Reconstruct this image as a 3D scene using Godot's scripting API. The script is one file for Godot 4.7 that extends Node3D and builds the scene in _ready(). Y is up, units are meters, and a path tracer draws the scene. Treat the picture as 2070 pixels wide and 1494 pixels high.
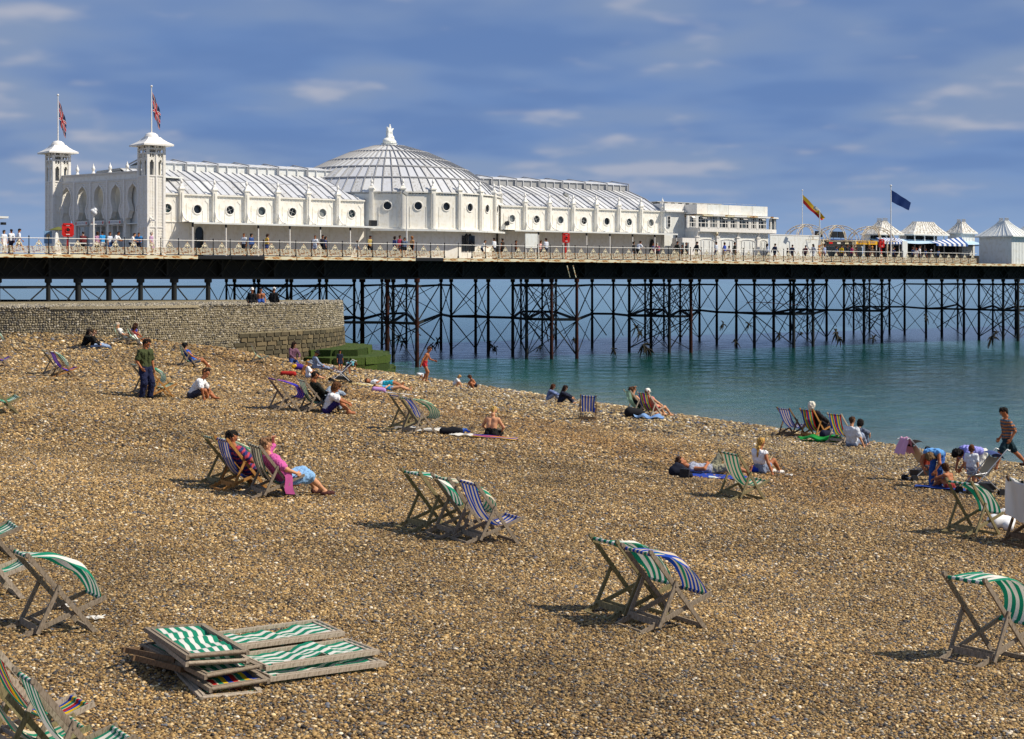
extends Node3D

# The camera stands 6.2 m above the sea; the lens is shifted down so that uprights stay upright.
const FOC := 3200.0
const EYE := 6.2
const MIDX := 1035.0
const HORIZ := 566.0
const DK := 7.83            # pier deck height above the sea
var rng := RandomNumberGenerator.new()
var mats := {}
var names := {}
var pier := Transform3D()
var cache := {}
var nz := FastNoiseLite.new()

class MB:
	var v := PackedVector3Array()
	var n := PackedVector3Array()
	var c := PackedColorArray()
	var uv := PackedVector2Array()
	var col := Color(1, 1, 1)
	func tri(a: Vector3, b: Vector3, d: Vector3, na: Vector3, nb: Vector3, nd: Vector3) -> void:
		if (b - a).cross(d - a).dot(na + nb + nd) > 0.0:
			v.append(a); v.append(d); v.append(b)
			n.append(na); n.append(nd); n.append(nb)
		else:
			v.append(a); v.append(b); v.append(d)
			n.append(na); n.append(nb); n.append(nd)
		c.append(col); c.append(col); c.append(col)
	func quad(a: Vector3, b: Vector3, d: Vector3, e: Vector3, nn: Vector3) -> void:
		tri(a, b, d, nn, nn, nn)
		tri(a, d, e, nn, nn, nn)
	func flat(a: Vector3, b: Vector3, d: Vector3, e: Vector3, out: Vector3) -> void:
		var nn := (b - a).cross(d - a)
		if nn.length_squared() < 1e-14:
			nn = (d - a).cross(e - a)
		nn = nn.normalized()
		if nn.dot(out) < 0.0:
			nn = -nn
		quad(a, b, d, e, nn)
	func box(ct: Vector3, sz: Vector3, bs := Basis.IDENTITY) -> void:
		var x := bs.x * sz.x * 0.5
		var y := bs.y * sz.y * 0.5
		var z := bs.z * sz.z * 0.5
		quad(ct + x - y - z, ct + x + y - z, ct + x + y + z, ct + x - y + z, bs.x)
		quad(ct - x - y - z, ct - x + y - z, ct - x + y + z, ct - x - y + z, -bs.x)
		quad(ct + y - x - z, ct + y + x - z, ct + y + x + z, ct + y - x + z, bs.y)
		quad(ct - y - x - z, ct - y + x - z, ct - y + x + z, ct - y - x + z, -bs.y)
		quad(ct + z - x - y, ct + z + x - y, ct + z + x + y, ct + z - x + y, bs.z)
		quad(ct - z - x - y, ct - z + x - y, ct - z + x + y, ct - z - x + y, -bs.z)
	# a board from a to b, w wide along side, t thick across it
	func bar(a: Vector3, b: Vector3, w: float, t: float, side := Vector3(1, 0, 0)) -> void:
		var l := b - a
		var y := l.normalized()
		if absf(y.dot(side)) > 0.98:
			side = Vector3(0, 0, 1) if absf(y.z) < 0.9 else Vector3(0, 1, 0)
		var z := side.cross(y).normalized()
		var x := y.cross(z).normalized()
		box((a + b) * 0.5, Vector3(w, l.length(), t), Basis(x, y, z))
	func rod(a: Vector3, b: Vector3, r: float, r2 := -1.0, k := 8) -> void:
		tube([a, b], [r, r if r2 < 0.0 else r2], k)
	func tube(p: Array, r: Array, k := 8, caps := true) -> void:
		var rings := []
		var nrm := []
		var side := Vector3.ZERO
		for i in p.size():
			var d: Vector3 = (p[mini(i + 1, p.size() - 1)] - p[maxi(i - 1, 0)]).normalized()
			if side == Vector3.ZERO:
				side = d.cross(Vector3(0, 1, 0) if absf(d.y) < 0.9 else Vector3(1, 0, 0)).normalized()
			side = (side - d * side.dot(d)).normalized()
			var up := d.cross(side)
			var ring := PackedVector3Array()
			var rn := PackedVector3Array()
			for j in k:
				var a := TAU * j / k
				var o := side * cos(a) + up * sin(a)
				ring.append(p[i] + o * r[i])
				rn.append(o)
			rings.append(ring)
			nrm.append(rn)
		for i in p.size() - 1:
			for j in k:
				var m := (j + 1) % k
				tri(rings[i][j], rings[i + 1][j], rings[i + 1][m], nrm[i][j], nrm[i + 1][j], nrm[i + 1][m])
				tri(rings[i][j], rings[i + 1][m], rings[i][m], nrm[i][j], nrm[i + 1][m], nrm[i][m])
		if caps:
			var e: Array = [0, p.size() - 1]
			for q in e:
				var dn: Vector3 = (p[0] - p[1]).normalized() if q == 0 else (p[q] - p[q - 1]).normalized()
				for j in range(1, k - 1):
					tri(rings[q][0], rings[q][j], rings[q][j + 1], dn, dn, dn)
	# pr: points (radius, height) turned about the upright through o
	func lathe(o: Vector3, pr: Array, k := 12, a0 := 0.0, a1 := TAU, smooth := true) -> void:
		for i in pr.size() - 1:
			var p: Vector2 = pr[i]
			var q: Vector2 = pr[i + 1]
			var s := (q - p).normalized()
			var sn := Vector2(s.y, -s.x)
			if sn.x < 0.0 or (absf(sn.x) < 1e-4 and sn.y < 0 and i > 0):
				sn = sn if sn.x >= 0.0 else -sn if absf(s.x) < 1e-5 else sn
			for j in k:
				var t := lerpf(a0, a1, float(j) / k)
				var u := lerpf(a0, a1, float(j + 1) / k)
				var m := (t + u) * 0.5
				var nt := Vector3(sin(t) * sn.x, sn.y, cos(t) * sn.x) if smooth else Vector3(sin(m) * sn.x, sn.y, cos(m) * sn.x)
				var nu := Vector3(sin(u) * sn.x, sn.y, cos(u) * sn.x) if smooth else nt
				var a := o + Vector3(sin(t) * p.x, p.y, cos(t) * p.x)
				var b := o + Vector3(sin(u) * p.x, p.y, cos(u) * p.x)
				var d := o + Vector3(sin(u) * q.x, q.y, cos(u) * q.x)
				var e := o + Vector3(sin(t) * q.x, q.y, cos(t) * q.x)
				if p.x > 1e-5:
					tri(a, b, d, nt, nu, nu)
				if q.x > 1e-5:
					tri(a, d, e, nt, nu, nt)
	# rows x cols points, smooth
	func grid(p: Array, cols: int, colors := PackedColorArray(), uvs := PackedVector2Array()) -> void:
		var rows := p.size() / cols
		var nn := []
		for i in rows:
			for j in cols:
				var dx: Vector3 = p[i * cols + mini(j + 1, cols - 1)] - p[i * cols + maxi(j - 1, 0)]
				var dy: Vector3 = p[mini(i + 1, rows - 1) * cols + j] - p[maxi(i - 1, 0) * cols + j]
				nn.append(dy.cross(dx).normalized())
		for i in rows - 1:
			for j in cols - 1:
				var q := [i * cols + j, i * cols + j + 1, (i + 1) * cols + j + 1, (i + 1) * cols + j]
				for t in [[0, 1, 2], [0, 2, 3]]:
					for k in t:
						v.append(p[q[k]]); n.append(nn[q[k]])
						c.append(colors[q[k]] if colors.size() else col)
						if uvs.size():
							uv.append(uvs[q[k]])
	func ball(o: Vector3, r: Vector3, k := 10) -> void:
		for i in k / 2:
			for j in k:
				var f := []
				for e in [[i, j], [i, j + 1], [i + 1, j + 1], [i + 1, j]]:
					var a: float = PI * e[0] / (k / 2)
					var b: float = TAU * e[1] / k
					f.append(Vector3(sin(a) * cos(b), cos(a), sin(a) * sin(b)))
				if i > 0:
					tri(o + f[0] * r, o + f[1] * r, o + f[2] * r, f[0], f[1], f[2])
				if i < k / 2 - 1:
					tri(o + f[0] * r, o + f[2] * r, o + f[3] * r, f[0], f[2], f[3])
	func mesh(colored := false) -> ArrayMesh:
		var a := []
		a.resize(Mesh.ARRAY_MAX)
		a[Mesh.ARRAY_VERTEX] = v
		a[Mesh.ARRAY_NORMAL] = n
		if colored:
			a[Mesh.ARRAY_COLOR] = c
		if uv.size() == v.size():
			a[Mesh.ARRAY_TEX_UV] = uv
		var m := ArrayMesh.new()
		m.add_surface_from_arrays(Mesh.PRIMITIVE_TRIANGLES, a)
		return m

func lin(r: float, g: float, b: float) -> Color:
	return Color(r, g, b).linear_to_srgb()

func hexc(s: String) -> Color:
	return Color.html(s)

# one material per name
func mat(nm: String, color: Color = Color.WHITE, rough := 0.8, metal := 0.0) -> StandardMaterial3D:
	if mats.has(nm):
		return mats[nm]
	var m := StandardMaterial3D.new()
	m.resource_name = nm
	m.albedo_color = color
	m.roughness = rough
	m.metallic = metal
	m.metallic_specular = 0.4
	mats[nm] = m
	return m

func noise_tex(w: int, h: int, freq: float, kind: int, ramp: Array, sd := 1, octaves := 4, normal := 0.0) -> NoiseTexture2D:
	var f := FastNoiseLite.new()
	f.seed = sd
	f.noise_type = kind as FastNoiseLite.NoiseType
	f.frequency = freq
	f.fractal_octaves = octaves
	if octaves < 2:
		f.fractal_type = FastNoiseLite.FRACTAL_NONE
	var t := NoiseTexture2D.new()
	t.width = w
	t.height = h
	t.seamless = true
	t.noise = f
	if normal > 0.0:
		t.as_normal_map = true
		t.bump_strength = normal
	elif ramp.size():
		var g := Gradient.new()
		var offs := PackedFloat32Array()
		var cols := PackedColorArray()
		for r in ramp:
			offs.append(r[0])
			cols.append(r[1])
		g.offsets = offs
		g.colors = cols
		t.color_ramp = g
	return t

func tex_mat(nm: String, tex: Texture2D, scale: Vector3, color := Color.WHITE, rough := 0.85, world := false) -> StandardMaterial3D:
	var m := mat(nm, color, rough)
	m.albedo_texture = tex
	m.uv1_triplanar = true
	m.uv1_world_triplanar = world
	m.uv1_scale = scale
	return m

func numbered(called: String) -> String:
	names[called] = names.get(called, -1) + 1
	return called if names[called] == 0 else "%s_%03d" % [called, names[called]]

func tag(o: Node3D, label: String, category: String, group := "") -> Node3D:
	o.set_meta("label", label)
	o.set_meta("category", category)
	if group:
		o.set_meta("group", group)
	return o

func thing(called: String, label: String, category: String, where := Transform3D(), group := "") -> Node3D:
	var o := Node3D.new()
	o.name = numbered(called)
	o.transform = where
	add_child(o)
	return tag(o, label, category, group)

func put(parent: Node, called: String, m: Mesh, material: Material, at := Transform3D()) -> MeshInstance3D:
	var o := MeshInstance3D.new()
	o.name = called if parent != self else numbered(called)
	o.mesh = m
	o.material_override = material
	o.transform = at
	parent.add_child(o, true)
	return o

func struct(called: String, m: Mesh, material: Material) -> MeshInstance3D:
	var o := put(self, called, m, material)
	o.set_meta("kind", "structure")
	return o

func at(p: Vector3, yaw := 0.0, s := 1.0) -> Transform3D:
	return Transform3D(Basis(Vector3.UP, yaw).scaled(Vector3(s, s, s)), p)

# heading in degrees: 0 looks right across the view, 90 away to sea, 180 left, 270 to the camera
func heading(deg: float) -> float:
	return atan2(cos(deg_to_rad(deg)), -sin(deg_to_rad(deg)))

# ---- the lie of the beach ----
func beach(x: float, z: float) -> float:
	var d := -z
	var s := (x - 5.0) * -0.9 + (d - 73.7) * -0.44
	var pts := [[-60.0, -9.0], [-6.0, -1.1], [0.0, 0.0], [2.0, 0.56], [4.0, 0.96], [6.0, 1.14], [9.0, 1.24], [12.0, 1.36], [16.0, 1.62], [20.0, 1.88], [25.0, 2.1], [30.0, 2.42], [40.0, 2.9], [60.0, 3.5], [200.0, 6.0]]
	var g := 0.0
	for i in pts.size() - 1:
		if s < pts[i + 1][0] or i == pts.size() - 2:
			g = lerpf(pts[i][1], pts[i + 1][1], (s - pts[i][0]) / (pts[i + 1][0] - pts[i][0]))
			break
	g += 0.6 * smoothstep(10.0, 24.0, s) * smoothstep(24.0, 46.0, d)
	g += 1.0 * smoothstep(4.0, 15.0, s) * smoothstep(62.0, 86.0, d)
	if s > 0.5:
		g += (nz.get_noise_2d(x * 7.0, z * 7.0) * 0.06 + nz.get_noise_2d(x * 1.6 + 90.0, z * 1.6) * 0.14) * smoothstep(4.0, 13.0, s)
	return g

# where the line of sight through a spot of the photograph meets the beach
func ground(px: float, py: float) -> Vector3:
	var qx := (px - MIDX) / FOC
	var qy := (py - HORIZ) / FOC
	var d := 9.0
	while d < 140.0 and EYE - qy * d > beach(qx * d, -d):
		d += 0.4
	var lo := d - 0.4
	for i in 10:
		var m := (lo + d) * 0.5
		if EYE - qy * m > beach(qx * m, -m):
			lo = m
		else:
			d = m
	return Vector3(qx * d, beach(qx * d, -d), -d)

func spot(px: float, py: float, d: float) -> Vector3:
	return Vector3((px - MIDX) / FOC * d, EYE - (py - HORIZ) / FOC * d, -d)

# point on the pier: u along it (away to the right), v across it (away from the shore side), y above the sea
func pt(u: float, v: float, y: float) -> Vector3:
	return Vector3(u, y, -v)

# u on the pier of a photograph column px, at the offset v
func along(px: float, v: float) -> float:
	var q := (px - MIDX) / FOC
	return (q * (124.0 + 0.793 * v) - (5.04 - 0.609 * v)) / (0.793 - 0.609 * q)

func on_pier(u: float, v: float, y := DK, yaw := 0.0, s := 1.0) -> Transform3D:
	return pier * Transform3D(Basis(Vector3.UP, yaw).scaled(Vector3(s, s, s)), pt(u, v, y))

func _ready() -> void:
	rng.seed = 7
	nz.seed = 3
	nz.frequency = 0.05
	nz.fractal_octaves = 3
	pier = Transform3D(Basis(Vector3(0.793, 0, -0.609), Vector3.UP, Vector3(0.609, 0, 0.793)), Vector3(5.04, 0, -124.0))
	make_camera_and_light()
	make_materials()
	make_beach()
	make_sea()
	make_groyne()
	make_pier()
	make_pavilion()
	make_annex()
	make_kiosks()
	make_pier_things()
	make_chairs()
	make_stack()
	make_people()
	make_pier_people()
	make_belongings()

func make_camera_and_light() -> void:
	var cam := Camera3D.new()
	cam.name = "camera"
	cam.position = Vector3(0, EYE, 0)
	cam.projection = Camera3D.PROJECTION_FRUSTUM
	cam.near = 0.5
	cam.far = 40000.0
	cam.size = 0.5 * 1494.0 / FOC
	cam.frustum_offset = Vector2(0, -181.0 / FOC * 0.5)
	cam.current = true
	add_child(cam)
	var sun := DirectionalLight3D.new()
	sun.name = "sun"
	sun.light_energy = 1.6
	sun.light_color = Color(1.0, 0.955, 0.88)
	sun.light_angular_distance = 0.5
	sun.shadow_enabled = true
	var e := deg_to_rad(47.0)
	var from := Vector3(cos(e) * 0.985, sin(e), -cos(e) * -0.17)
	add_child(sun)
	sun.look_at_from_position(from * 50.0, Vector3.ZERO, Vector3.UP)
	var env := Environment.new()
	env.background_mode = Environment.BG_SKY
	env.tonemap_mode = Environment.TONE_MAPPER_LINEAR
	env.tonemap_exposure = 1.1
	env.sdfgi_enabled = true
	env.ssao_enabled = true
	env.ssil_enabled = true
	env.sky = make_sky()
	env.background_energy_multiplier = 0.92
	var we := WorldEnvironment.new()
	we.name = "air"
	we.environment = env
	add_child(we)

# broken stratocumulus over blue; bands flatten towards the horizon because the layer is level
func sky_color(dir: Vector3, n1: FastNoiseLite, n2: FastNoiseLite) -> Color:
	var el := maxf(dir.y, 0.0)
	var low := Color(0.26, 0.385, 0.6)
	var mid := Color(0.15, 0.26, 0.51)
	var top := Color(0.125, 0.215, 0.445)
	var c := low.lerp(mid, smoothstep(0.0, 0.1, el)).lerp(top, smoothstep(0.09, 0.26, el))
	var k := 1.0 / (el + 0.12)
	var p := Vector2(dir.x, dir.z) * k
	var big := n1.get_noise_2d(p.x * 16.0 + 7.0, p.y * 14.0)
	var a := n1.get_noise_2d(p.x * 46.0, p.y * 50.0)
	var b := n2.get_noise_2d(p.x * 95.0 + 40.0, p.y * 110.0)
	var amount := smoothstep(0.015, 0.09, el)
	var veil := smoothstep(-0.6, 0.25, big * 0.9 + a * 0.7 + (el - 0.1) * 2.0)
	c = c.lerp(Color(0.255, 0.33, 0.475), veil * 0.76 * amount)
	c = c.lerp(Color(0.115, 0.205, 0.43), smoothstep(0.0, 0.5, -a * 0.9 - big * 0.3 + b * 0.25) * 0.5 * amount)
	c = c.lerp(Color(0.43, 0.455, 0.55), smoothstep(0.05, 0.7, a * 0.75 + b * 0.75 + big * 0.35) * 0.85 * amount)
	return c

func make_sky() -> Sky:
	var n1 := FastNoiseLite.new()
	n1.seed = 21
	n1.frequency = 0.02
	n1.fractal_octaves = 4
	var n2 := FastNoiseLite.new()
	n2.seed = 5
	n2.frequency = 0.03
	n2.fractal_octaves = 4
	var im := Image.create(1024, 512, false, Image.FORMAT_RGBF)
	im.fill(Color(0.2, 0.31, 0.45))
	for y in 257:
		var el := PI * 0.5 - PI * (y + 0.5) / 512.0
		for x in 1024:
			var az := TAU * (x + 0.5) / 1024.0
			im.set_pixel(x, y, sky_color(Vector3(-sin(az) * cos(el), sin(el), cos(az) * cos(el)), n1, n2))
	im.resize(4096, 2048, Image.INTERPOLATE_BILINEAR)
	var first := 790
	for y in range(first, 1026):
		var el := PI * 0.5 - PI * (y + 0.5) / 2048.0
		var soft := smoothstep(first, first + 24, y)
		for x in 4096:
			var az := TAU * (x + 0.5) / 4096.0
			var cc := sky_color(Vector3(-sin(az) * cos(el), sin(el), cos(az) * cos(el)), n1, n2)
			im.set_pixel(x, y, cc if soft >= 1.0 else im.get_pixel(x, y).lerp(cc, soft))
	var ps := PanoramaSkyMaterial.new()
	ps.panorama = ImageTexture.create_from_image(im)
	var sky := Sky.new()
	sky.sky_material = ps
	return sky

func make_materials() -> void:
	var grain := noise_tex(256, 256, 0.02, FastNoiseLite.TYPE_SIMPLEX, [[0.0, Color(0.62, 0.6, 0.57)], [0.45, Color(0.9, 0.88, 0.86)], [1.0, Color(1, 1, 1)]], 4, 5)
	tex_mat("wood_grey", grain, Vector3(9, 2.2, 9), lin(0.31, 0.26, 0.2))
	tex_mat("wood_olive", grain, Vector3(9, 2.2, 9), lin(0.27, 0.235, 0.125))
	tex_mat("wood_brown", grain, Vector3(9, 2.2, 9), lin(0.2, 0.13, 0.075))
	tex_mat("wood_orange", grain, Vector3(9, 2.2, 9), lin(0.5, 0.25, 0.07))
	tex_mat("wood_pale", grain, Vector3(9, 2.2, 9), lin(0.47, 0.41, 0.33))
	var dirt := noise_tex(512, 512, 0.012, FastNoiseLite.TYPE_SIMPLEX, [[0.0, Color(0.93, 0.91, 0.87)], [0.4, Color(0.98, 0.975, 0.965)], [1.0, Color(1, 1, 1)]], 9, 6)
	tex_mat("white_paint", dirt, Vector3(0.35, 0.25, 0.35), lin(0.83, 0.815, 0.765), 0.55)
	tex_mat("white_trim", dirt, Vector3(0.6, 0.6, 0.6), lin(0.82, 0.81, 0.79), 0.5)
	tex_mat("cool_white", dirt, Vector3(0.3, 0.2, 0.3), lin(0.74, 0.77, 0.77), 0.5)
	tex_mat("roof_sheet", dirt, Vector3(0.5, 0.5, 0.5), lin(0.56, 0.585, 0.64), 0.42)
	tex_mat("roof_sheet_pale", dirt, Vector3(0.45, 0.6, 0.45), lin(0.66, 0.68, 0.71), 0.42)
	tex_mat("roof_sheet_stained", noise_tex(256, 256, 0.03, FastNoiseLite.TYPE_SIMPLEX, [[0.0, Color(0.55, 0.52, 0.45)], [0.33, Color(0.93, 0.92, 0.9)], [1.0, Color(1, 1, 1)]], 13, 4), Vector3(0.5, 0.5, 0.5), lin(0.58, 0.6, 0.64), 0.45)
	tex_mat("lead_grey", dirt, Vector3(0.8, 0.8, 0.8), lin(0.36, 0.37, 0.38), 0.6)
	var rust := noise_tex(256, 256, 0.018, FastNoiseLite.TYPE_SIMPLEX, [[0.0, Color(0.42, 0.2, 0.07)], [0.3, Color(0.75, 0.5, 0.25)], [0.45, Color(0.95, 0.93, 0.86)], [1.0, Color(1, 1, 1)]], 17, 5)
	tex_mat("fascia", rust, Vector3(0.22, 0.9, 0.22), lin(0.74, 0.7, 0.55), 0.7)
	tex_mat("rail_cream", rust, Vector3(0.7, 0.7, 0.7), lin(0.8, 0.76, 0.64), 0.6)
	mat("dark_iron", lin(0.012, 0.014, 0.014), 0.7)
	mat("black_paint", lin(0.015, 0.016, 0.018), 0.45)
	tex_mat("rusty_iron", noise_tex(128, 128, 0.03, FastNoiseLite.TYPE_SIMPLEX, [[0.0, Color(0.1, 0.06, 0.04)], [0.5, Color(0.42, 0.2, 0.13)], [1.0, Color(0.6, 0.33, 0.2)]], 23, 4), Vector3(0.6, 0.3, 0.6), Color(0.5, 0.45, 0.42), 0.9)
	mat("rib_grey", lin(0.33, 0.335, 0.35), 0.6)
	mat("weed", lin(0.02, 0.018, 0.01), 0.9)
	mat("timber_deck", lin(0.2, 0.17, 0.13), 0.9)
	mat("dark_glass", lin(0.02, 0.025, 0.03), 0.06)
	mat("grey_glass", lin(0.09, 0.11, 0.12), 0.1)
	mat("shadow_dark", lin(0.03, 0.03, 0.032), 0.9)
	mat("red_paint", lin(0.62, 0.02, 0.015), 0.35)
	mat("steel", lin(0.45, 0.46, 0.48), 0.35, 0.6)
	mat("globe", lin(0.55, 0.57, 0.6), 0.15)
	var m := mat("canvas", Color.WHITE, 0.9)
	m.vertex_color_use_as_albedo = true
	m.backlight_enabled = true
	m.backlight = Color(0.75, 0.75, 0.75)
	var w := mat("vertex", Color.WHITE, 0.85)
	w.vertex_color_use_as_albedo = true

# ------------------------------------------------------------------ beach, sea, groyne
func stone(sd: int) -> ArrayMesh:
	var r := RandomNumberGenerator.new()
	r.seed = sd
	var t := (1.0 + sqrt(5.0)) * 0.5
	var p := [Vector3(-1, t, 0), Vector3(1, t, 0), Vector3(-1, -t, 0), Vector3(1, -t, 0), Vector3(0, -1, t), Vector3(0, 1, t), Vector3(0, -1, -t), Vector3(0, 1, -t), Vector3(t, 0, -1), Vector3(t, 0, 1), Vector3(-t, 0, -1), Vector3(-t, 0, 1)]
	var f := [[0, 11, 5], [0, 5, 1], [0, 1, 7], [0, 7, 10], [0, 10, 11], [1, 5, 9], [5, 11, 4], [11, 10, 2], [10, 7, 6], [7, 1, 8], [3, 9, 4], [3, 4, 2], [3, 2, 6], [3, 6, 8], [3, 8, 9], [4, 9, 5], [2, 4, 11], [6, 2, 10], [8, 6, 7], [9, 8, 1]]
	var fr := FastNoiseLite.new()
	fr.seed = sd
	fr.frequency = 0.6
	var flatten := Vector3(1.15, r.randf_range(0.5, 0.75), r.randf_range(0.75, 0.95))
	var shape := func(q: Vector3) -> Vector3:
		var u := q.normalized()
		return u * (1.0 + 0.28 * fr.get_noise_3dv(u * 1.5)) * flatten
	var m := MB.new()
	for tr in f:
		var a: Vector3 = p[tr[0]]
		var b: Vector3 = p[tr[1]]
		var d: Vector3 = p[tr[2]]
		var ab := (a.normalized() + b.normalized())
		var bd := (b.normalized() + d.normalized())
		var da := (d.normalized() + a.normalized())
		for q in [[a, ab, da], [ab, b, bd], [da, bd, d], [ab, bd, da]]:
			var s := [shape.call(q[0]), shape.call(q[1]), shape.call(q[2])]
			var nn := []
			for e in s:
				nn.append((e / flatten / flatten).normalized())
			m.tri(s[0], s[1], s[2], nn[0], nn[1], nn[2])
	return m.mesh()

func pebble_color() -> Color:
	var k := rng.randf()
	var v := rng.randf_range(0.5, 1.42)
	var c: Color
	if k < 0.46:
		c = Color(0.37, 0.245, 0.094)       # tan
	elif k < 0.68:
		c = Color(0.18, 0.11, 0.046)       # brown
	elif k < 0.76:
		c = Color(0.16, 0.135, 0.092)        # grey
	elif k < 0.81:
		c = Color(0.12, 0.13, 0.155)         # blue grey flint
	elif k < 0.9:
		c = Color(0.62, 0.485, 0.27)        # cream
	elif k < 0.925:
		c = Color(0.66, 0.6, 0.48)         # chalk white
	else:
		c = Color(0.045, 0.04, 0.037)      # black flint
	return Color(c.r * v * 0.89, c.g * v * 0.86, c.b * v * 0.84)

func make_beach() -> void:
	var cell := FastNoiseLite.new()
	var m := mat("shingle", Color.WHITE, 0.9)
	var f := FastNoiseLite.new()
	f.noise_type = FastNoiseLite.TYPE_CELLULAR
	f.fractal_type = FastNoiseLite.FRACTAL_NONE
	f.cellular_return_type = FastNoiseLite.RETURN_CELL_VALUE
	f.cellular_jitter = 1.0
	f.frequency = 0.09
	var t := NoiseTexture2D.new()
	t.width = 1024
	t.height = 1024
	t.seamless = true
	t.normalize = true
	t.noise = f
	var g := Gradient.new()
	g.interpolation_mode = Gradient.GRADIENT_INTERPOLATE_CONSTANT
	var ramp := [[0.0, lin(0.24, 0.155, 0.064)], [0.2, lin(0.15, 0.09, 0.04)], [0.36, lin(0.28, 0.18, 0.075)], [0.5, lin(0.16, 0.14, 0.12)], [0.6, lin(0.21, 0.13, 0.06)], [0.72, lin(0.14, 0.15, 0.18)], [0.78, lin(0.6, 0.5, 0.36)], [0.87, lin(0.25, 0.17, 0.1)], [0.95, lin(0.05, 0.045, 0.04)]]  # ground tones darker than the stones, painting shade into the gaps between them
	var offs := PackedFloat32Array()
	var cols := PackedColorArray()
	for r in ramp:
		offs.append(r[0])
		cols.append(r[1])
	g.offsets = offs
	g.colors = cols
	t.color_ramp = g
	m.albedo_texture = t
	m.vertex_color_use_as_albedo = true
	m.uv1_triplanar = true
	m.uv1_world_triplanar = true
	m.uv1_scale = Vector3(0.27, 0.27, 0.27)
	var f2 := f.duplicate()
	f2.cellular_return_type = FastNoiseLite.RETURN_DISTANCE
	var t2 := NoiseTexture2D.new()
	t2.width = 1024
	t2.height = 1024
	t2.seamless = true
	t2.noise = f2
	t2.as_normal_map = true
	t2.bump_strength = 14.0
	m.normal_enabled = true
	m.normal_texture = t2
	m.normal_scale = 1.0
	var b := MB.new()
	var xs := []
	var zs := []
	var x := -62.0
	while x < 46.0:
		xs.append(x)
		x += 0.5 if x > -34.0 and x < 22.0 else 2.0
	var z := 16.0
	while z > -118.0:
		zs.append(z)
		z -= 0.5
	var p := []
	var c := PackedColorArray()
	for zz in zs:
		for xx in xs:
			p.append(Vector3(xx, beach(xx, zz), zz))
			c.append(beach_tone(xx, zz))
	b.grid(p, xs.size(), c)
	var fine_x := 0
	while xs[fine_x] < -33.0:
		fine_x += 1
	var low_x: float = xs[fine_x]
	for i in b.n.size():
		if b.n[i].y < 0.0:
			b.n[i] = -b.n[i]
	for i in range(0, b.v.size(), 3):
		if (b.v[i + 1] - b.v[i]).cross(b.v[i + 2] - b.v[i]).y > 0.0:
			var tv := b.v[i + 1]; b.v[i + 1] = b.v[i + 2]; b.v[i + 2] = tv
			var tn := b.n[i + 1]; b.n[i + 1] = b.n[i + 2]; b.n[i + 2] = tn
			var tc := b.c[i + 1]; b.c[i + 1] = b.c[i + 2]; b.c[i + 2] = tc
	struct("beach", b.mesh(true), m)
	# the stones themselves, thrown over the part of the beach in view
	var pm := mat("pebble", Color.WHITE, 0.62)
	pm.vertex_color_use_as_albedo = true
	var batches := [[], [], [], []]
	var bands := [[11.0, 22.0, 1650.0, 0.0119], [22.0, 34.0, 1000.0, 0.0146], [34.0, 50.0, 400.0, 0.0215], [50.0, 74.0, 140.0, 0.036], [74.0, 98.0, 60.0, 0.052]]
	for bd in bands:
		var d0: float = bd[0]
		var d1: float = bd[1]
		var width := 0.36 * d1 + 1.6
		var num := int((d1 - d0) * 2.0 * width * bd[2])
		for i in num:
			var d := rng.randf_range(d0, d1)
			var px := rng.randf_range(-width, width)
			if absf(px) > 0.335 * d + 1.4:
				continue
			if px < -31.9 or px > 20.0 or (px - 5.0) * -0.9 + (d - 73.7) * -0.44 < -1.0:
				continue
			var k := rng.randf()
			batches[i & 3].append([px, -d, bd[3] * (0.55 + 0.75 * k + (0.9 * (k - 0.9) * 8.0 if k > 0.93 else 0.0))])
	for k in 4:
		var mm := MultiMesh.new()
		mm.transform_format = MultiMesh.TRANSFORM_3D
		mm.use_colors = true
		mm.mesh = stone(40 + k)
		var list: Array = batches[k]
		mm.instance_count = list.size()
		var i := 0
		for e in list:
			var s: float = e[2]
			var bs := Basis(Vector3(1, 0, 0), rng.randf_range(-0.5, 0.5)) * Basis(Vector3.UP, rng.randf() * TAU)
			var gx: float = (e[0] - low_x) * 2.0
			var gz: float = (16.0 - e[1]) * 2.0
			var cell_at := int(gz) * xs.size() + fine_x + int(gx)
			var fx := gx - floorf(gx)
			var fz := gz - floorf(gz)
			var h := lerpf(lerpf(p[cell_at].y, p[cell_at + 1].y, fx), lerpf(p[cell_at + xs.size()].y, p[cell_at + xs.size() + 1].y, fx), fz)
			mm.set_instance_transform(i, Transform3D(bs.scaled(Vector3(s, s, s)), Vector3(e[0], h + s * 0.38, e[1])))
			mm.set_instance_color(i, pebble_color() * c[cell_at] * 1.08)
			i += 1
		var o := MultiMeshInstance3D.new()
		o.name = numbered("pebbles")
		o.multimesh = mm
		o.material_override = pm
		o.set_meta("kind", "stuff")
		o.set_meta("label", "tan, grey and white shingle pebbles covering the whole beach")
		o.set_meta("category", "pebbles")
		add_child(o)

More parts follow.
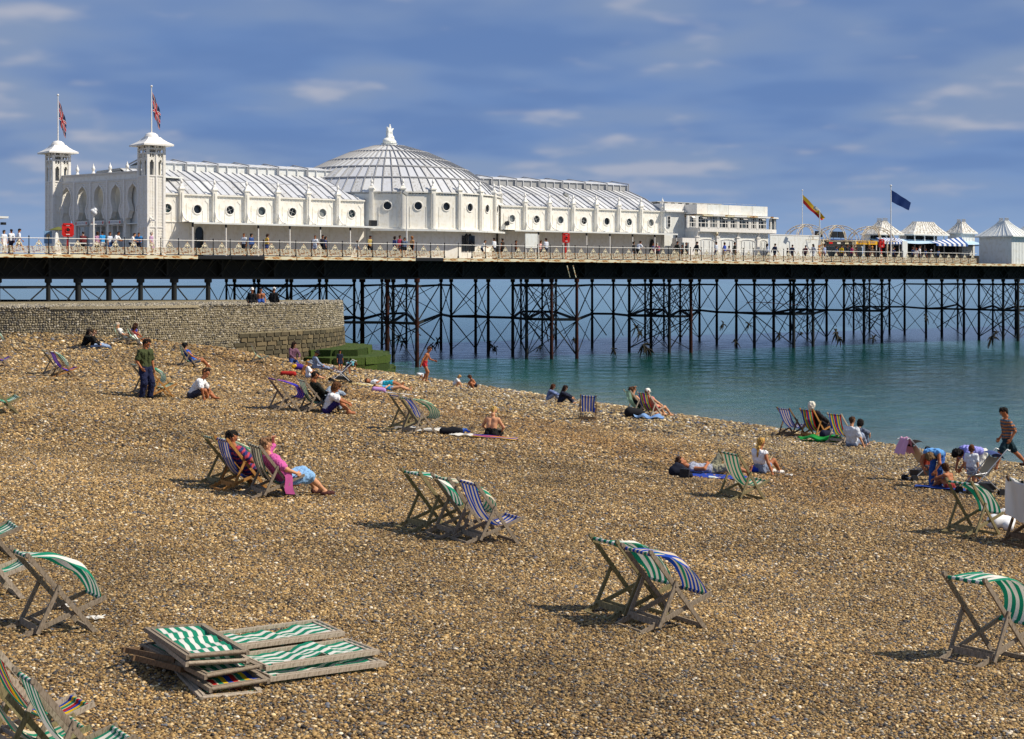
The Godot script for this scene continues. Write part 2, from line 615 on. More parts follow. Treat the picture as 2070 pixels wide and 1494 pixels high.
# bands of greyer stone near the tide line, browner and darker fine shingle in the dip behind the bank
func beach_tone(x: float, z: float) -> Color:
	var s := (x - 5.0) * -0.9 + (-z - 73.7) * -0.44
	var k := 0.92 + 0.35 * nz.get_noise_2d(x * 2.5, z * 2.5) + 0.3 * nz.get_noise_2d(x * 9.0 + 20.0, z * 9.0)
	var c := Color(k, k, k)
	var grey := smoothstep(13.5, 9.0, s + 2.5 * nz.get_noise_2d(x * 3.0 + 50.0, z * 3.0))
	c = c.lerp(Color(1.0, 1.1, 1.3) * (k * 1.08), grey * 0.85)
	var dip := exp(-pow((s - 16.0 + 2.0 * nz.get_noise_2d(x * 2.0, z * 2.0)) / 2.3, 2.0))
	c = c.lerp(Color(0.74, 0.64, 0.52) * k, dip * 0.75)
	var top := smoothstep(14.0, 20.0, s) * smoothstep(66.0, 80.0, -z)
	c = c.lerp(Color(0.95, 0.98, 1.03) * k, top)
	var wet := smoothstep(1.6, 0.4, s)
	return c.lerp(Color(0.45, 0.42, 0.36), wet)

func wave(x: float, z: float) -> float:
	var h := 0.0
	h += 0.020 * sin(x * 0.62 + z * 1.75 + 2.2 * nz.get_noise_2d(x * 0.9, z * 0.9))
	h += 0.013 * sin(-x * 0.9 + z * 3.1 + 3.0 * nz.get_noise_2d(x * 1.3 + 70.0, z * 1.3))
	h += 0.020 * nz.get_noise_2d(x * 7.0, z * 16.0)
	h += 0.012 * nz.get_noise_2d(x * 17.0 + 30.0, z * 34.0)
	return h

func water_tone(x: float, z: float) -> Color:
	var s := -((x - 5.0) * -0.9 + (-z - 73.7) * -0.44)
	var c := Color(0.10, 0.15, 0.13)
	c = c.lerp(Color(0.025, 0.1, 0.095), smoothstep(-0.5, 9.0, s))
	c = c.lerp(Color(0.005, 0.052, 0.046), smoothstep(8.0, 26.0, s))
	c = c.lerp(Color(0.075, 0.18, 0.2), smoothstep(45.0, 90.0, s)).lerp(Color(0.12, 0.235, 0.265), smoothstep(90.0, 200.0, s))
	var patch := nz.get_noise_2d(x * 0.5, z * 1.3)
	return c * (1.0 + 0.25 * patch)

func make_sea() -> void:
	var m := mat("sea_water", Color.WHITE, 0.12)
	m.vertex_color_use_as_albedo = true
	m.metallic_specular = 0.33
	var nt := noise_tex(512, 512, 0.02, FastNoiseLite.TYPE_SIMPLEX, [], 31, 5, 5.0)
	m.normal_enabled = true
	m.normal_texture = nt
	m.normal_scale = 0.5
	m.uv1_triplanar = true
	m.uv1_world_triplanar = true
	m.uv1_scale = Vector3(0.11, 0.11, 0.24)
	var b := MB.new()
	var xs := []
	var zs := []
	var x := -26.0
	while x <= 44.01:
		xs.append(x)
		x += 0.5
	var z := -38.0
	while z >= -170.01:
		zs.append(z)
		z -= 0.4 if z > -125.0 else 0.6
	var p := []
	var c := PackedColorArray()
	for zz in zs:
		for xx in xs:
			var fade: float = minf(minf(smoothstep(0.0, 4.0, xx - xs[0]), smoothstep(0.0, 4.0, xs[-1] - xx)), minf(smoothstep(0.0, 4.0, zs[0] - zz), smoothstep(0.0, 8.0, zz - zs[-1])))
			p.append(Vector3(xx, wave(xx, zz) * fade, zz))
			c.append(water_tone(xx, zz))
	b.grid(p, xs.size(), c)
	var x0: float = xs[0]
	var x1: float = xs[-1]
	var z0: float = zs[0]
	var z1: float = zs[-1]
	var big := 30000.0
	for r in [[-big, x0, -big, 400.0], [x1, big, -big, 400.0], [x0, x1, -big, z1], [x0, x1, z0, 400.0]]:
		var q := []
		var qc := PackedColorArray()
		for j in 13:
			for i in 13:
				var u := pow(float(j) / 12.0, 3.0)
				var zz: float = lerpf(r[3], r[2], u)
				var xx: float = lerpf(r[0], r[1], i / 12.0)
				if r[0] == -big:
					xx = lerpf(r[1], r[0], pow(i / 12.0, 3.0))
				elif r[1] == big:
					xx = lerpf(r[0], r[1], pow(i / 12.0, 3.0))
				q.append(Vector3(xx, 0, zz))
				qc.append(water_tone(xx, zz))
		b.grid(q, 13, qc)
	for i in b.n.size():
		if b.n[i].y < 0:
			b.n[i] = -b.n[i]
	# keep the winding in step with the normals
	for i in range(0, b.v.size(), 3):
		if (b.v[i + 1] - b.v[i]).cross(b.v[i + 2] - b.v[i]).y > 0.0:
			var t := b.v[i + 1]; b.v[i + 1] = b.v[i + 2]; b.v[i + 2] = t
			var tn := b.n[i + 1]; b.n[i + 1] = b.n[i + 2]; b.n[i + 2] = tn
			var tc := b.c[i + 1]; b.c[i + 1] = b.c[i + 2]; b.c[i + 2] = tc
	struct("sea", b.mesh(true), m)

# plan of the stone groyne: near edge then the round head then the far edge
func groyne_edge() -> Array:
	var e := []
	for q in [[-260, 79.0], [-120, 78.8], [0, 78.8], [100, 79.5], [200, 80.4], [300, 82.0], [400, 84.5], [500, 87.5], [560, 89.8], [610, 92.0], [645, 94.0], [672, 96.2], [688, 98.6], [692, 101.0], [684, 103.5], [660, 105.5], [600, 107.0], [450, 108.0], [200, 109.0], [0, 109.5], [-260, 110.0]]:
		e.append(Vector2((q[0] - MIDX) / FOC * q[1], -q[1]))
	return e

func make_groyne() -> void:
	var top := 4.83
	var e := groyne_edge()
	var wall := thing("groyne", "curved flint cobble sea wall with round head in front of the pier", "sea wall", Transform3D(Basis.IDENTITY, Vector3(e[8].x, 0, e[8].y)))
	var o := Vector3(e[8].x, 0, e[8].y)
	var stonem := tex_mat("flint_wall", noise_tex(256, 256, 0.05, FastNoiseLite.TYPE_SIMPLEX, [[0.0, Color(0.45, 0.42, 0.36)], [0.5, Color(0.85, 0.82, 0.75)], [1.0, Color(1, 1, 1)]], 61, 5), Vector3(0.5, 0.5, 0.5), lin(0.33, 0.3, 0.22), 0.95, true)
	# finer points along the edge
	var line: Array[Vector2] = []
	for i in e.size() - 1:
		var p0: Vector2 = e[maxi(i - 1, 0)]
		var p3: Vector2 = e[mini(i + 2, e.size() - 1)]
		for k in 6:
			line.append(e[i].cubic_interpolate(e[i + 1], p0, p3, k / 6.0))
	line.append(e[-1])
	var mid := Vector2(-16, -98)
	var b := MB.new()
	var hs := [-2.0, 0.9, 1.6, top - 0.16, top, top]
	var ins := [-0.42, -0.22, -0.12, 0.0, 0.05, 0.35]
	var nrm: Array[Vector2] = []
	for i in line.size():
		var t := (line[mini(i + 1, line.size() - 1)] - line[maxi(i - 1, 0)]).normalized()
		nrm.append(Vector2(-t.y, t.x))
	for i in nrm.size():
		if nrm[i].dot(line[i] - mid) < 0.0 and i > 40 and i < 80:
			nrm[i] = -nrm[i]
		elif i <= 40 and nrm[i].y < 0.0:
			nrm[i] = -nrm[i]
		elif i >= 80 and nrm[i].y > 0.0:
			nrm[i] = -nrm[i]
	var pos := func(i: int, k: int) -> Vector3:
		var w: Vector2 = line[i] - nrm[i] * ins[k]
		return Vector3(w.x, hs[k], w.y) - o
	for i in line.size() - 1:
		var nn := Vector3(nrm[i].x, 0.05, nrm[i].y)
		var n2 := Vector3(nrm[i + 1].x, 0.05, nrm[i + 1].y)
		for k in 4:
			var a: Vector3 = pos.call(i, k)
			var c: Vector3 = pos.call(i + 1, k)
			var d: Vector3 = pos.call(i + 1, k + 1)
			var f: Vector3 = pos.call(i, k + 1)
			b.tri(a, c, d, nn, n2, n2)
			b.tri(a, d, f, nn, n2, nn)
	# walkway on top
	var half := line.size() / 2
	for i in half:
		var a := line[i] - nrm[i] * 0.04
		var c := line[i + 1] - nrm[i + 1] * 0.04
		var j := line.size() - 1 - i
		var d := line[j - 1] - nrm[j - 1] * 0.04
		var f := line[j] - nrm[j] * 0.04
		b.flat(Vector3(a.x, top, a.y) - o, Vector3(c.x, top, c.y) - o, Vector3(d.x, top + 0.02, d.y) - o, Vector3(f.x, top + 0.02, f.y) - o, Vector3.UP)
	put(wall, "wall_core", b.mesh(), stonem)
	# flints set in rows, then courses of squared blocks low on the head
	var flint := MultiMesh.new()
	flint.transform_format = MultiMesh.TRANSFORM_3D
	flint.use_colors = true
	flint.mesh = stone(77)
	var list := []
	var blocks := 0
	var len_at := 0.0
	var bm: Array[ArrayMesh] = []
	for k in 5:
		var q := MB.new()
		var s := Vector3(1.0, 1.0, 1.0)
		var j := []
		for i in 8:
			j.append(Vector3(rng.randf_range(0.44, 0.5), rng.randf_range(0.42, 0.5), rng.randf_range(0.36, 0.5)) * Vector3(-1 if i & 1 else 1, -1 if i & 2 else 1, -1 if i & 4 else 1))
		for fc in [[0, 1, 3, 2, 4], [4, 5, 7, 6, 0], [0, 2, 6, 4, 1], [1, 3, 7, 5, 0], [2, 3, 7, 6, 0], [0, 1, 5, 4, 2]]:
			q.flat(j[fc[0]], j[fc[1]], j[fc[2]], j[fc[3]], j[fc[0]] + j[fc[2]])
		bm.append(q.mesh())
	var tones: Array[StandardMaterial3D] = []
	for k in 4:
		tones.append(tex_mat("block_%d" % k, mats["flint_wall"].albedo_texture, Vector3(1.3, 1.3, 1.3), [lin(0.2, 0.175, 0.115), lin(0.15, 0.13, 0.09), lin(0.24, 0.2, 0.13), lin(0.115, 0.105, 0.075)][k], 0.95))
	var seg_len := PackedFloat32Array()
	for i in range(0, line.size() - 1):
		seg_len.append(line[i].distance_to(line[i + 1]))
	var total := 0.0
	for s in seg_len:
		total += s
	var walk := func(s: float) -> Array:
		var i := 0
		while i < seg_len.size() - 1 and s > seg_len[i]:
			s -= seg_len[i]
			i += 1
		var f := clampf(s / seg_len[i], 0.0, 1.0)
		return [line[i].lerp(line[i + 1], f), nrm[i].lerp(nrm[i + 1], f).normalized()]
	var upto := 0.0
	for i in 84:
		upto += seg_len[i]
	var inset := func(h: float) -> float:
		for k in 3:
			if h < hs[k + 1]:
				return lerpf(ins[k], ins[k + 1], (h - hs[k]) / (hs[k + 1] - hs[k]))
		return 0.0
	var from_block := upto * 0.5
	# squared block courses: from the head back along the wall
	var course := [1.64, 1.89, 2.14, 2.39, 2.64, 2.89, 3.14]
	for ci in course.size():
		var y: float = course[ci]
		var s := from_block + (ci % 2) * 0.35 + ci * 0.2
		while s < upto and blocks < 290:
			var wl := rng.randf_range(0.5, 0.95)
			var w: Array = walk.call(s + wl * 0.5)
			var out: Vector2 = w[1]
			var face: Vector2 = w[0] - out * (inset.call(y) - 0.015)
			var bs := Basis(Vector3(-out.y, 0, out.x), Vector3.UP, Vector3(out.x, 0, out.y))
			if bs.determinant() < 0.0:
				bs.x = -bs.x
			var tr := Transform3D(bs * Basis.from_scale(Vector3(wl - 0.045, 0.21, 0.16)), Vector3(face.x, y, face.y) - o)
			put(wall, "stone_block", bm[rng.randi() % 5], tones[rng.randi() % 4], tr)
			blocks += 1
			s += wl
	# flints
	var fy := 0.2
	while fy < top + 0.01:
		var s := rng.randf() * 0.1
		var step := 0.125
		while s < upto:
			if not (s > from_block + 1.3 and fy > 1.5 and fy < 3.29):
				var w: Array = walk.call(s)
				var out: Vector2 = w[1]
				var face: Vector2 = w[0] - out * inset.call(fy)
				var g := beach(face.x, face.y)
				var line_gap := absf(fposmod(fy - 2.9, 0.52)) < 0.05 and fy < 2.9
				if fy > g - 0.1 and not line_gap:
					list.append([Vector3(face.x, fy + rng.randf_range(-0.02, 0.02), face.y) - o, out, rng.randf_range(0.045, 0.072)])
			s += step * rng.randf_range(0.85, 1.15)
		fy += 0.118
	# rounded flints on the top edge and walk
	for i in 7000:
		var k := rng.randf_range(0.0, 1.0)
		var w: Array = walk.call(upto * k)
		var out: Vector2 = w[1]
		var back := rng.randf() * rng.randf() * 9.0 if k < 0.8 else rng.randf() * 2.5
		var q: Vector2 = w[0] - out * back
		list.append([Vector3(q.x, top + 0.02, q.y) - o, Vector2(0, 0), rng.randf_range(0.05, 0.085)])
	flint.instance_count = list.size()
	for i in list.size():
		var l: Array = list[i]
		var s: float = l[2]
		var bs := Basis(Vector3(rng.randf() - 0.5, rng.randf() - 0.5, rng.randf() - 0.5).normalized(), rng.randf() * TAU)
		flint.set_instance_transform(i, Transform3D(bs.scaled(Vector3(s, s, s)), l[0]))
		var k := rng.randf()
		var c := Color(0.32, 0.275, 0.19)
		if k < 0.3:
			c = Color(0.42, 0.37, 0.28)
		elif k < 0.55:
			c = Color(0.13, 0.125, 0.12)
		elif k < 0.64:
			c = Color(0.6, 0.55, 0.45)
		var y: float = l[0].y
		var damp := smoothstep(3.4, 1.5, y)
		flint.set_instance_color(i, c.lerp(Color(0.13, 0.12, 0.075), damp * 0.55) * rng.randf_range(0.62, 0.98))
	var fm := mat("flint", Color.WHITE, 0.7)
	fm.vertex_color_use_as_albedo = true
	var fo := MultiMeshInstance3D.new()
	fo.name = "flint_facing"
	fo.multimesh = flint
	fo.material_override = fm
	fo.set_meta("kind", "stuff")
	wall.add_child(fo)
	# pale kerb along the middle of the wall top and dark weep holes
	var kb := MB.new()
	for i in range(18, 36):
		var a := line[i] + nrm[i] * 0.03
		var c := line[i + 1] + nrm[i + 1] * 0.03
		kb.bar(Vector3(a.x, top - 0.03, a.y) - o, Vector3(c.x, top - 0.03, c.y) - o, 0.14, 0.1, Vector3.UP)
	put(wall, "kerb", kb.mesh(), tex_mat("pale_stone", mats["flint_wall"].albedo_texture, Vector3(1, 1, 1), lin(0.5, 0.46, 0.36), 0.9))
	for px in [110, 155, 197, 240, 284, 325, 368, 412, 449, 489, 545, 589]:
		var best := 0
		for i in 84:
			if absf(line[i].x / -line[i].y * FOC + MIDX - px) < absf(line[best].x / -line[best].y * FOC + MIDX - px):
				best = i
		var q := line[best] + nrm[best] * 0.02
		var hb := MB.new()
		hb.box(Vector3.ZERO, Vector3(0.3, 0.17, 0.12), Basis(Vector3.UP, atan2(nrm[best].x, nrm[best].y)))
		put(wall, "weep_hole", hb.mesh(), mats["shadow_dark"], Transform3D(Basis.IDENTITY, Vector3(q.x, 2.78, q.y) - o))
	# the green footing: three rough stepped tiers round the head
	var alga := tex_mat("algae", noise_tex(512, 512, 0.02, FastNoiseLite.TYPE_SIMPLEX, [[0.0, Color(0.16, 0.19, 0.07)], [0.3, Color(0.27, 0.38, 0.09)], [0.52, Color(0.42, 0.58, 0.17)], [0.66, Color(0.33, 0.45, 0.12)], [0.78, Color(0.52, 0.52, 0.36)], [1.0, Color(0.66, 0.62, 0.5)]], 71, 6), Vector3(0.42, 0.42, 0.42), Color(0.6, 0.6, 0.58), 0.85, true)
	alga.heightmap_enabled = false
	var foot := thing("groyne_footing", "stepped stone footing of the groyne covered in bright green algae", "stone steps", Transform3D(Basis.IDENTITY, spot(700, 770, 97.0) * Vector3(1, 0, 1)))
	var fo_o := foot.position
	var tiers := [
		[[[576, 94.3], [640, 92.6], [700, 92.9], [738, 95.5], [742, 100.5], [660, 104], [590, 100]], 2.12, -1.0],
		[[[590, 93.4], [650, 91.2], [720, 91.4], [772, 93.6], [784, 96.5], [776, 100.5], [700, 103], [600, 98]], 1.72, -1.0],
		[[[584, 92.4], [650, 89.8], [730, 89.9], [786, 92.4], [795, 96.0], [785, 101.0], [700, 104], [590, 98]], 0.86, -1.2]]
	var greens := []
	for k in 3:
		greens.append(tex_mat("green_block_%d" % k, alga.albedo_texture, Vector3(0.7, 0.7, 0.7), [Color(0.66, 0.66, 0.6), Color(0.5, 0.52, 0.48), Color(0.58, 0.56, 0.5)][k], 0.85))
	for ti in tiers:
		var poly: Array = []
		for q in ti[0]:
			poly.append(Vector2((q[0] - MIDX) / FOC * q[1], -q[1]))
		var fine: Array[Vector2] = []
		for i in poly.size():
			var a: Vector2 = poly[i]
			var c: Vector2 = poly[(i + 1) % poly.size()]
			for k in 30:
				fine.append(a.cubic_interpolate(c, poly[(i + poly.size() - 1) % poly.size()], poly[(i + 2) % poly.size()], k / 30.0))
		var ctr := Vector2.ZERO
		for q in fine:
			ctr += q / fine.size()
		var tb := MB.new()
		var rows := []
		var prof := [[0.0, ti[2], 1.03], [0.0, 0.0, 1.02], [0.0, ti[1] * 0.2, 1.0], [0.0, ti[1] * 0.4, 1.0], [0.0, ti[1] * 0.55, 1.0], [0.0, ti[1] * 0.7, 1.0], [0.0, ti[1] * 0.85, 1.0], [0.0, ti[1] - 0.07, 0.995], [0.0, ti[1], 0.975], [0.0, ti[1] + 0.02, 0.6], [0.0, ti[1] + 0.02, 0.02]]
		for pr in prof:
			for i in fine.size() + 1:
				var q := fine[i % fine.size()]
				var w: Vector2 = ctr + (q - ctr) * pr[2]
				var bump := 0.13 * nz.get_noise_3d(w.x * 20.0, pr[1] * 34.0, w.y * 20.0) + 0.04 * nz.get_noise_3d(w.x * 55.0, pr[1] * 80.0, w.y * 55.0) - (0.14 if (i * 7 + int(pr[1] * 2.2) * 5) % 23 == 0 else 0.0) + 0.06 * sin(pr[1] * 13.0)
				w += (w - ctr).normalized() * bump
				rows.append(Vector3(w.x, pr[1] + 0.06 * nz.get_noise_2d(w.x * 16.0, w.y * 16.0), w.y) - fo_o)
		tb.grid(rows, fine.size() + 1)
		put(foot, "tier", tb.mesh(), alga)
		# worn blocks facing the tier on the side towards the beach
		var run := 0.0
		var want := 0.0
		for i in range(0, 150):
			var q0 := fine[i]
			var q1 := fine[i + 1]
			run += q0.distance_to(q1)
			if run < want:
				continue
			var wl := rng.randf_range(0.8, 1.5)
			want = run + wl
			var tn := (q1 - q0).normalized()
			var on := Vector2(tn.y, -tn.x)
			if on.dot(q0 - ctr) < 0.0:
				on = -on
			var bs := Basis(Vector3(on.y, 0, -on.x), Vector3.UP, Vector3(on.x, 0, on.y))
			var y: float = ti[1] - 0.22
			while y > ti[1] - 1.0 and y > 0.1:
				var c := q0 + tn * wl * 0.5 + on * rng.randf_range(-0.16, -0.04)
				put(foot, "block", bm[rng.randi() % 5], greens[rng.randi() % 3], Transform3D(bs * Basis.from_scale(Vector3(wl * rng.randf_range(0.94, 1.0), 0.45, 0.42)), Vector3(c.x, y, c.y) - fo_o))
				y -= 0.44

# ------------------------------------------------------------------ the pier
func make_pier() -> void:
	var p := thing("pier", "long iron seaside pier on dark braced columns standing in the sea", "pier", pier)
	var dark: Material = mats["dark_iron"]
	var b := MB.new()
	b.box(Vector3(20, DK - 0.11, -14.0), Vector3(240, 0.2, 27.6))
	put(p, "deck", b.mesh(), mats["timber_deck"])
	# front edge boards; black ones paint shade into stretches where boards are missing
	var fb := MB.new()
	fb.box(Vector3.ZERO, Vector3(2.44, 0.22, 0.12))
	var fm := fb.mesh()
	var u := -62.0
	var missing := [[-33.0, -27.3], [-20.7, -19.8], [-15.3, -11.9]]
	while u < 90.0:
		var skip := false
		for m in missing:
			if u + 1.2 > m[0] and u + 1.2 < m[1]:
				skip = true
		put(p, "edge_board", fm, mats["black_paint"] if skip else mats["fascia"], Transform3D(Basis(Vector3(0, 0, 1), rng.randf_range(-0.004, 0.004)), Vector3(u + 1.22, DK - 0.135 + rng.randf_range(-0.012, 0.012), 0.06 + rng.randf_range(0.0, 0.04))))
		u += 2.46
	# girders under the deck: a lattice in front, solid webs behind
	var gb := MB.new()
	for v in [3.6, 8.0, 13.0, 18.0, 24.0]:
		gb.box(Vector3(20, 7.0, -v), Vector3(240, 1.46, 0.16))
	for k in 60:
		gb.box(Vector3(-98 + k * 4.0, 7.0, -13.5), Vector3(0.14, 1.4, 24.5))
	put(p, "girder", gb.mesh(), dark)
	var lb := MB.new()
	lb.box(Vector3(20, 7.62, -1.25), Vector3(240, 0.14, 0.22))
	lb.box(Vector3(20, 6.33, -1.25), Vector3(240, 0.16, 0.26))
	lb.box(Vector3(20, 6.9, -1.9), Vector3(240, 1.1, 0.05))
	u = -70.0
	while u < 110.0:
		lb.bar(Vector3(u, 6.4, -1.22), Vector3(u + 1.2, 7.56, -1.22), 0.09, 0.05, Vector3(0, 0, 1))
		lb.bar(Vector3(u + 1.2, 6.4, -1.28), Vector3(u, 7.56, -1.28), 0.09, 0.05, Vector3(0, 0, 1))
		u += 1.2
	put(p, "lattice_girder", lb.mesh(), dark)
	# small brackets along the edge
	var kb := MB.new()
	kb.bar(Vector3(0, 7.45, -0.1), Vector3(0, 7.62, -0.1), 0.07, 0.07)
	kb.bar(Vector3(0, 7.6, -0.12), Vector3(0, 6.9, -1.1), 0.07, 0.05)
	var km := kb.mesh()
	u = -60.0
	while u < 80.0:
		put(p, "bracket", km, mats["dark_iron"], Transform3D(Basis.IDENTITY, Vector3(u, 0, 0)))
		u += 1.25
	# columns, from the foot of each in the sea up to the girder
	var feet := [
		[-60, 0, 0.17], [-5, 0, 0.17], [97.5, 0, 0.15], [158, 0, 0.2], [220, 0, 0.19], [284, 0, 0.17], [352, 0, 0.19], [420.6, 0, 0.17], [457.6, 712, 0.1], [474, 735, 0.1], [513.6, 712, 0.1], [522.5, 736, 0.1], [580, 712, 0.11], [588.7, 736, 0.11], [646, 714, 0.11], [660, 737, 0.1],
		[716, 716, 0.12], [732.4, 724, 0.17], [772, 703, 0.11], [783, 738, 0.16], [795, 733, 0.12], [821.5, 700, 0.1], [843, 742, 0.14], [891.5, 705, 0.12], [912, 713, 0.12], [961.5, 711, 0.12], [987, 716, 0.13], [1036.5, 718.5, 0.13], [1053, 693, 0.1], [1064.5, 723.6, 0.13], [1096, 693, 0.1], [1115, 726, 0.13], [1124, 695.6, 0.1], [1166, 726, 0.13],
		[1197, 702, 0.12], [1240, 703, 0.12], [1272, 709.6, 0.13], [1304, 685, 0.11], [1316, 708, 0.13], [1342, 685, 0.1], [1353, 713, 0.13], [1375, 689, 0.11], [1396.6, 713, 0.14], [1414, 688, 0.12], [1449, 695.6, 0.12], [1488.5, 698, 0.12], [1525, 702, 0.13], [1564, 699.6, 0.13], [1597.5, 685.7, 0.12], [1604.5, 703.8, 0.14], [1632, 683, 0.11], [1643.5, 702, 0.13],
		[1671, 687, 0.12], [1706, 688, 0.12], [1725.6, 673, 0.11], [1746.5, 691, 0.13], [1757.7, 670, 0.11], [1782.7, 691, 0.13], [1798, 674.5, 0.12], [1828.7, 674.5, 0.12], [1872, 681.5, 0.12], [1904, 678.7, 0.14], [1936, 664.8, 0.11], [1948.5, 684, 0.13], [1979, 685.7, 0.13], [2007, 670, 0.11], [2028, 688.4, 0.13], [2053, 673, 0.11], [2058, 690, 0.14], [2090, 676, 0.12], [2125, 688, 0.13]]
	var rusty := {783: true, 843: true, 1115: true, 1166: true, 1396: true, 732: true}
	var inv := pier.affine_inverse()
	var at_foot: Array[Vector3] = []
	var radius := PackedFloat32Array()
	for f in feet:
		var w: Vector3
		if f[1] == 0:
			w = pier * pt(along(f[0], 1.2), 1.2, 0.0)
		else:
			w = spot(f[0], f[1], FOC * EYE / (f[1] - HORIZ))
		var l := inv * w
		l.y = 0
		at_foot.append(l)
		radius.append(f[2])
	for i in feet.size():
		var c := at_foot[i]
		var r := radius[i]
		var cb := MB.new()
		cb.tube([c + Vector3(0, -2.5, 0), c + Vector3(0, 1.4, 0), c + Vector3(0, 2.95, 0), c + Vector3(0, 3.0, 0), c + Vector3(0, 3.2, 0), c + Vector3(0, 3.25, 0), c + Vector3(0, 6.0, 0), c + Vector3(0, 6.05, 0), c + Vector3(0, 6.3, 0)], [r * 1.12, r * 1.08, r, r * 1.35, r * 1.35, r * 0.95, r * 0.92, r * 1.5, r * 1.5], 10)
		var o := put(p, "column", cb.mesh(), mats["rusty_iron"] if rusty.has(int(feet[i][0])) else dark)
		if rusty.has(int(feet[i][0])):
			o.set_meta("label", "rust red iron column")
	# cross bracing and beams between neighbours
	var rod_count := 0
	var spare := MB.new()
	var pairs := []
	for i in feet.size():
		for j in range(i + 1, feet.size()):
			var d := at_foot[i].distance_to(at_foot[j])
			var gap: float = feet[j][0] - feet[i][0]
			if d > 0.9 and (d < 6.2 and gap > 12.0 or (j == i + 1 and gap < 95.0)):
				pairs.append([i, j, d])
	pairs.sort_custom(func(x, y): return x[2] < y[2])
	var links := {}
	for pr in pairs:
		if pr[1] != pr[0] + 1 and (links.get(pr[0], 0) > 2 or links.get(pr[1], 0) > 2):
			continue
		links[pr[0]] = links.get(pr[0], 0) + 1
		links[pr[1]] = links.get(pr[1], 0) + 1
		for once in 1:
			var i: int = pr[0]
			var j: int = pr[1]
			var step := 1 if pr[2] < 5.2 or j == i + 1 else 2
			var a := at_foot[i]
			var c := at_foot[j]
			var iron: Material = mats["rusty_iron"] if rusty.has(int(feet[i][0])) and rng.randf() < 0.35 else dark
			for tier in 2:
				var lo := 3.15 if tier == 1 else 0.25
				var hi := 5.95 if tier == 1 else 3.0
				for way in 2:
					if rng.randf() < (0.04 if tier == 1 else 0.14):
						continue
					var q0 := a + Vector3(0, lo if way == 0 else hi, 0)
					var q1 := c + Vector3(0, hi if way == 0 else lo, 0)
					var rb := MB.new() if rod_count < 295 else spare
					var rr := 0.033 if rng.randf() < 0.8 else 0.05
					if tier == 0 and rng.randf() < 0.2:
						var lowq := q0 if q0.y < q1.y else q1
						var hiq := q1 if q0.y < q1.y else q0
						rb.rod(hiq, hiq.lerp(lowq, rng.randf_range(0.55, 0.85)), rr, rr, 5)
					else:
						rb.rod(q0, q1, rr, rr, 5)
					if rb != spare:
						put(p, "brace", rb.mesh(), iron)
					rod_count += 1
			if step == 1:
				var bb := MB.new()
				bb.bar(a + Vector3(0, 3.1, 0), c + Vector3(0, 3.1, 0), 0.2, 0.14, Vector3.UP)
				put(p, "beam", bb.mesh(), iron)
				if rng.randf() < 0.6:
					var tb := MB.new()
					tb.bar(a + Vector3(0, 5.75, 0), c + Vector3(0, 5.75, 0), 0.17, 0.12, Vector3.UP)
					put(p, "beam", tb.mesh(), iron)
	if spare.v.size():
		put(p, "far_braces", spare.mesh(), dark).set_meta("kind", "stuff")
	# rags of weed and broken iron hanging low in the bracing
	var clump := [[989, 693, 1.0], [1000, 704, 0.8], [1285, 662, 1.0], [1292, 673, 1.2], [1300, 696, 1.5], [1310, 704, 1.3], [1160, 684, 0.8], [1462, 655, 0.9], [1690, 672, 1.4], [1697, 684, 1.0], [1765, 684, 1.0], [2005, 680, 1.4], [2012, 670, 0.9], [1575, 676, 0.7], [1514, 656, 0.8], [1620, 676, 0.8], [815, 690, 1.1], [806, 682, 0.9], [884, 690, 1.1], [872, 697, 0.9], [1872, 640, 0.8], [1240, 706, 0.8], [1486, 690, 0.9], [1090, 700, 0.7]]
	for cl in clump:
		var w: Vector3 = inv * spot(cl[0], cl[1], 128.0)
		var wb := MB.new()
		for k in 9:
			var d := Vector3(rng.randf_range(-0.5, 0.5), rng.randf_range(-0.7, 0.5), rng.randf_range(-0.3, 0.3)) * float(cl[2])
			wb.tube([w, w + d * 0.5 + Vector3(0.05, 0, 0), w + d + Vector3(0, -0.15, 0)], [0.04, 0.055 * cl[2], 0.015], 5)
		put(p, "hanging_weed", wb.mesh(), mats["weed"])
	var ld := MB.new()
	for px in [1146.0, 1158.0]:
		var q := inv * spot(px, 537.0, 123.2)
		ld.bar(q, q + Vector3(0.27, -0.92, 0.05), 0.07, 0.05, Vector3(0, 0, 1))
	put(p, "ladder_rail", ld.mesh(), mats["fascia"])
	var gu := MB.new()
	for q in [[1508, 612, 1560, 611], [1540, 611, 1620, 617]]:
		gu.rod(inv * spot(q[0], q[1], 131.0), inv * spot(q[2], q[3], 131.0), 0.025, 0.02, 5)
	put(p, "loose_pole", gu.mesh(), mats["rusty_iron"])
	make_railing()

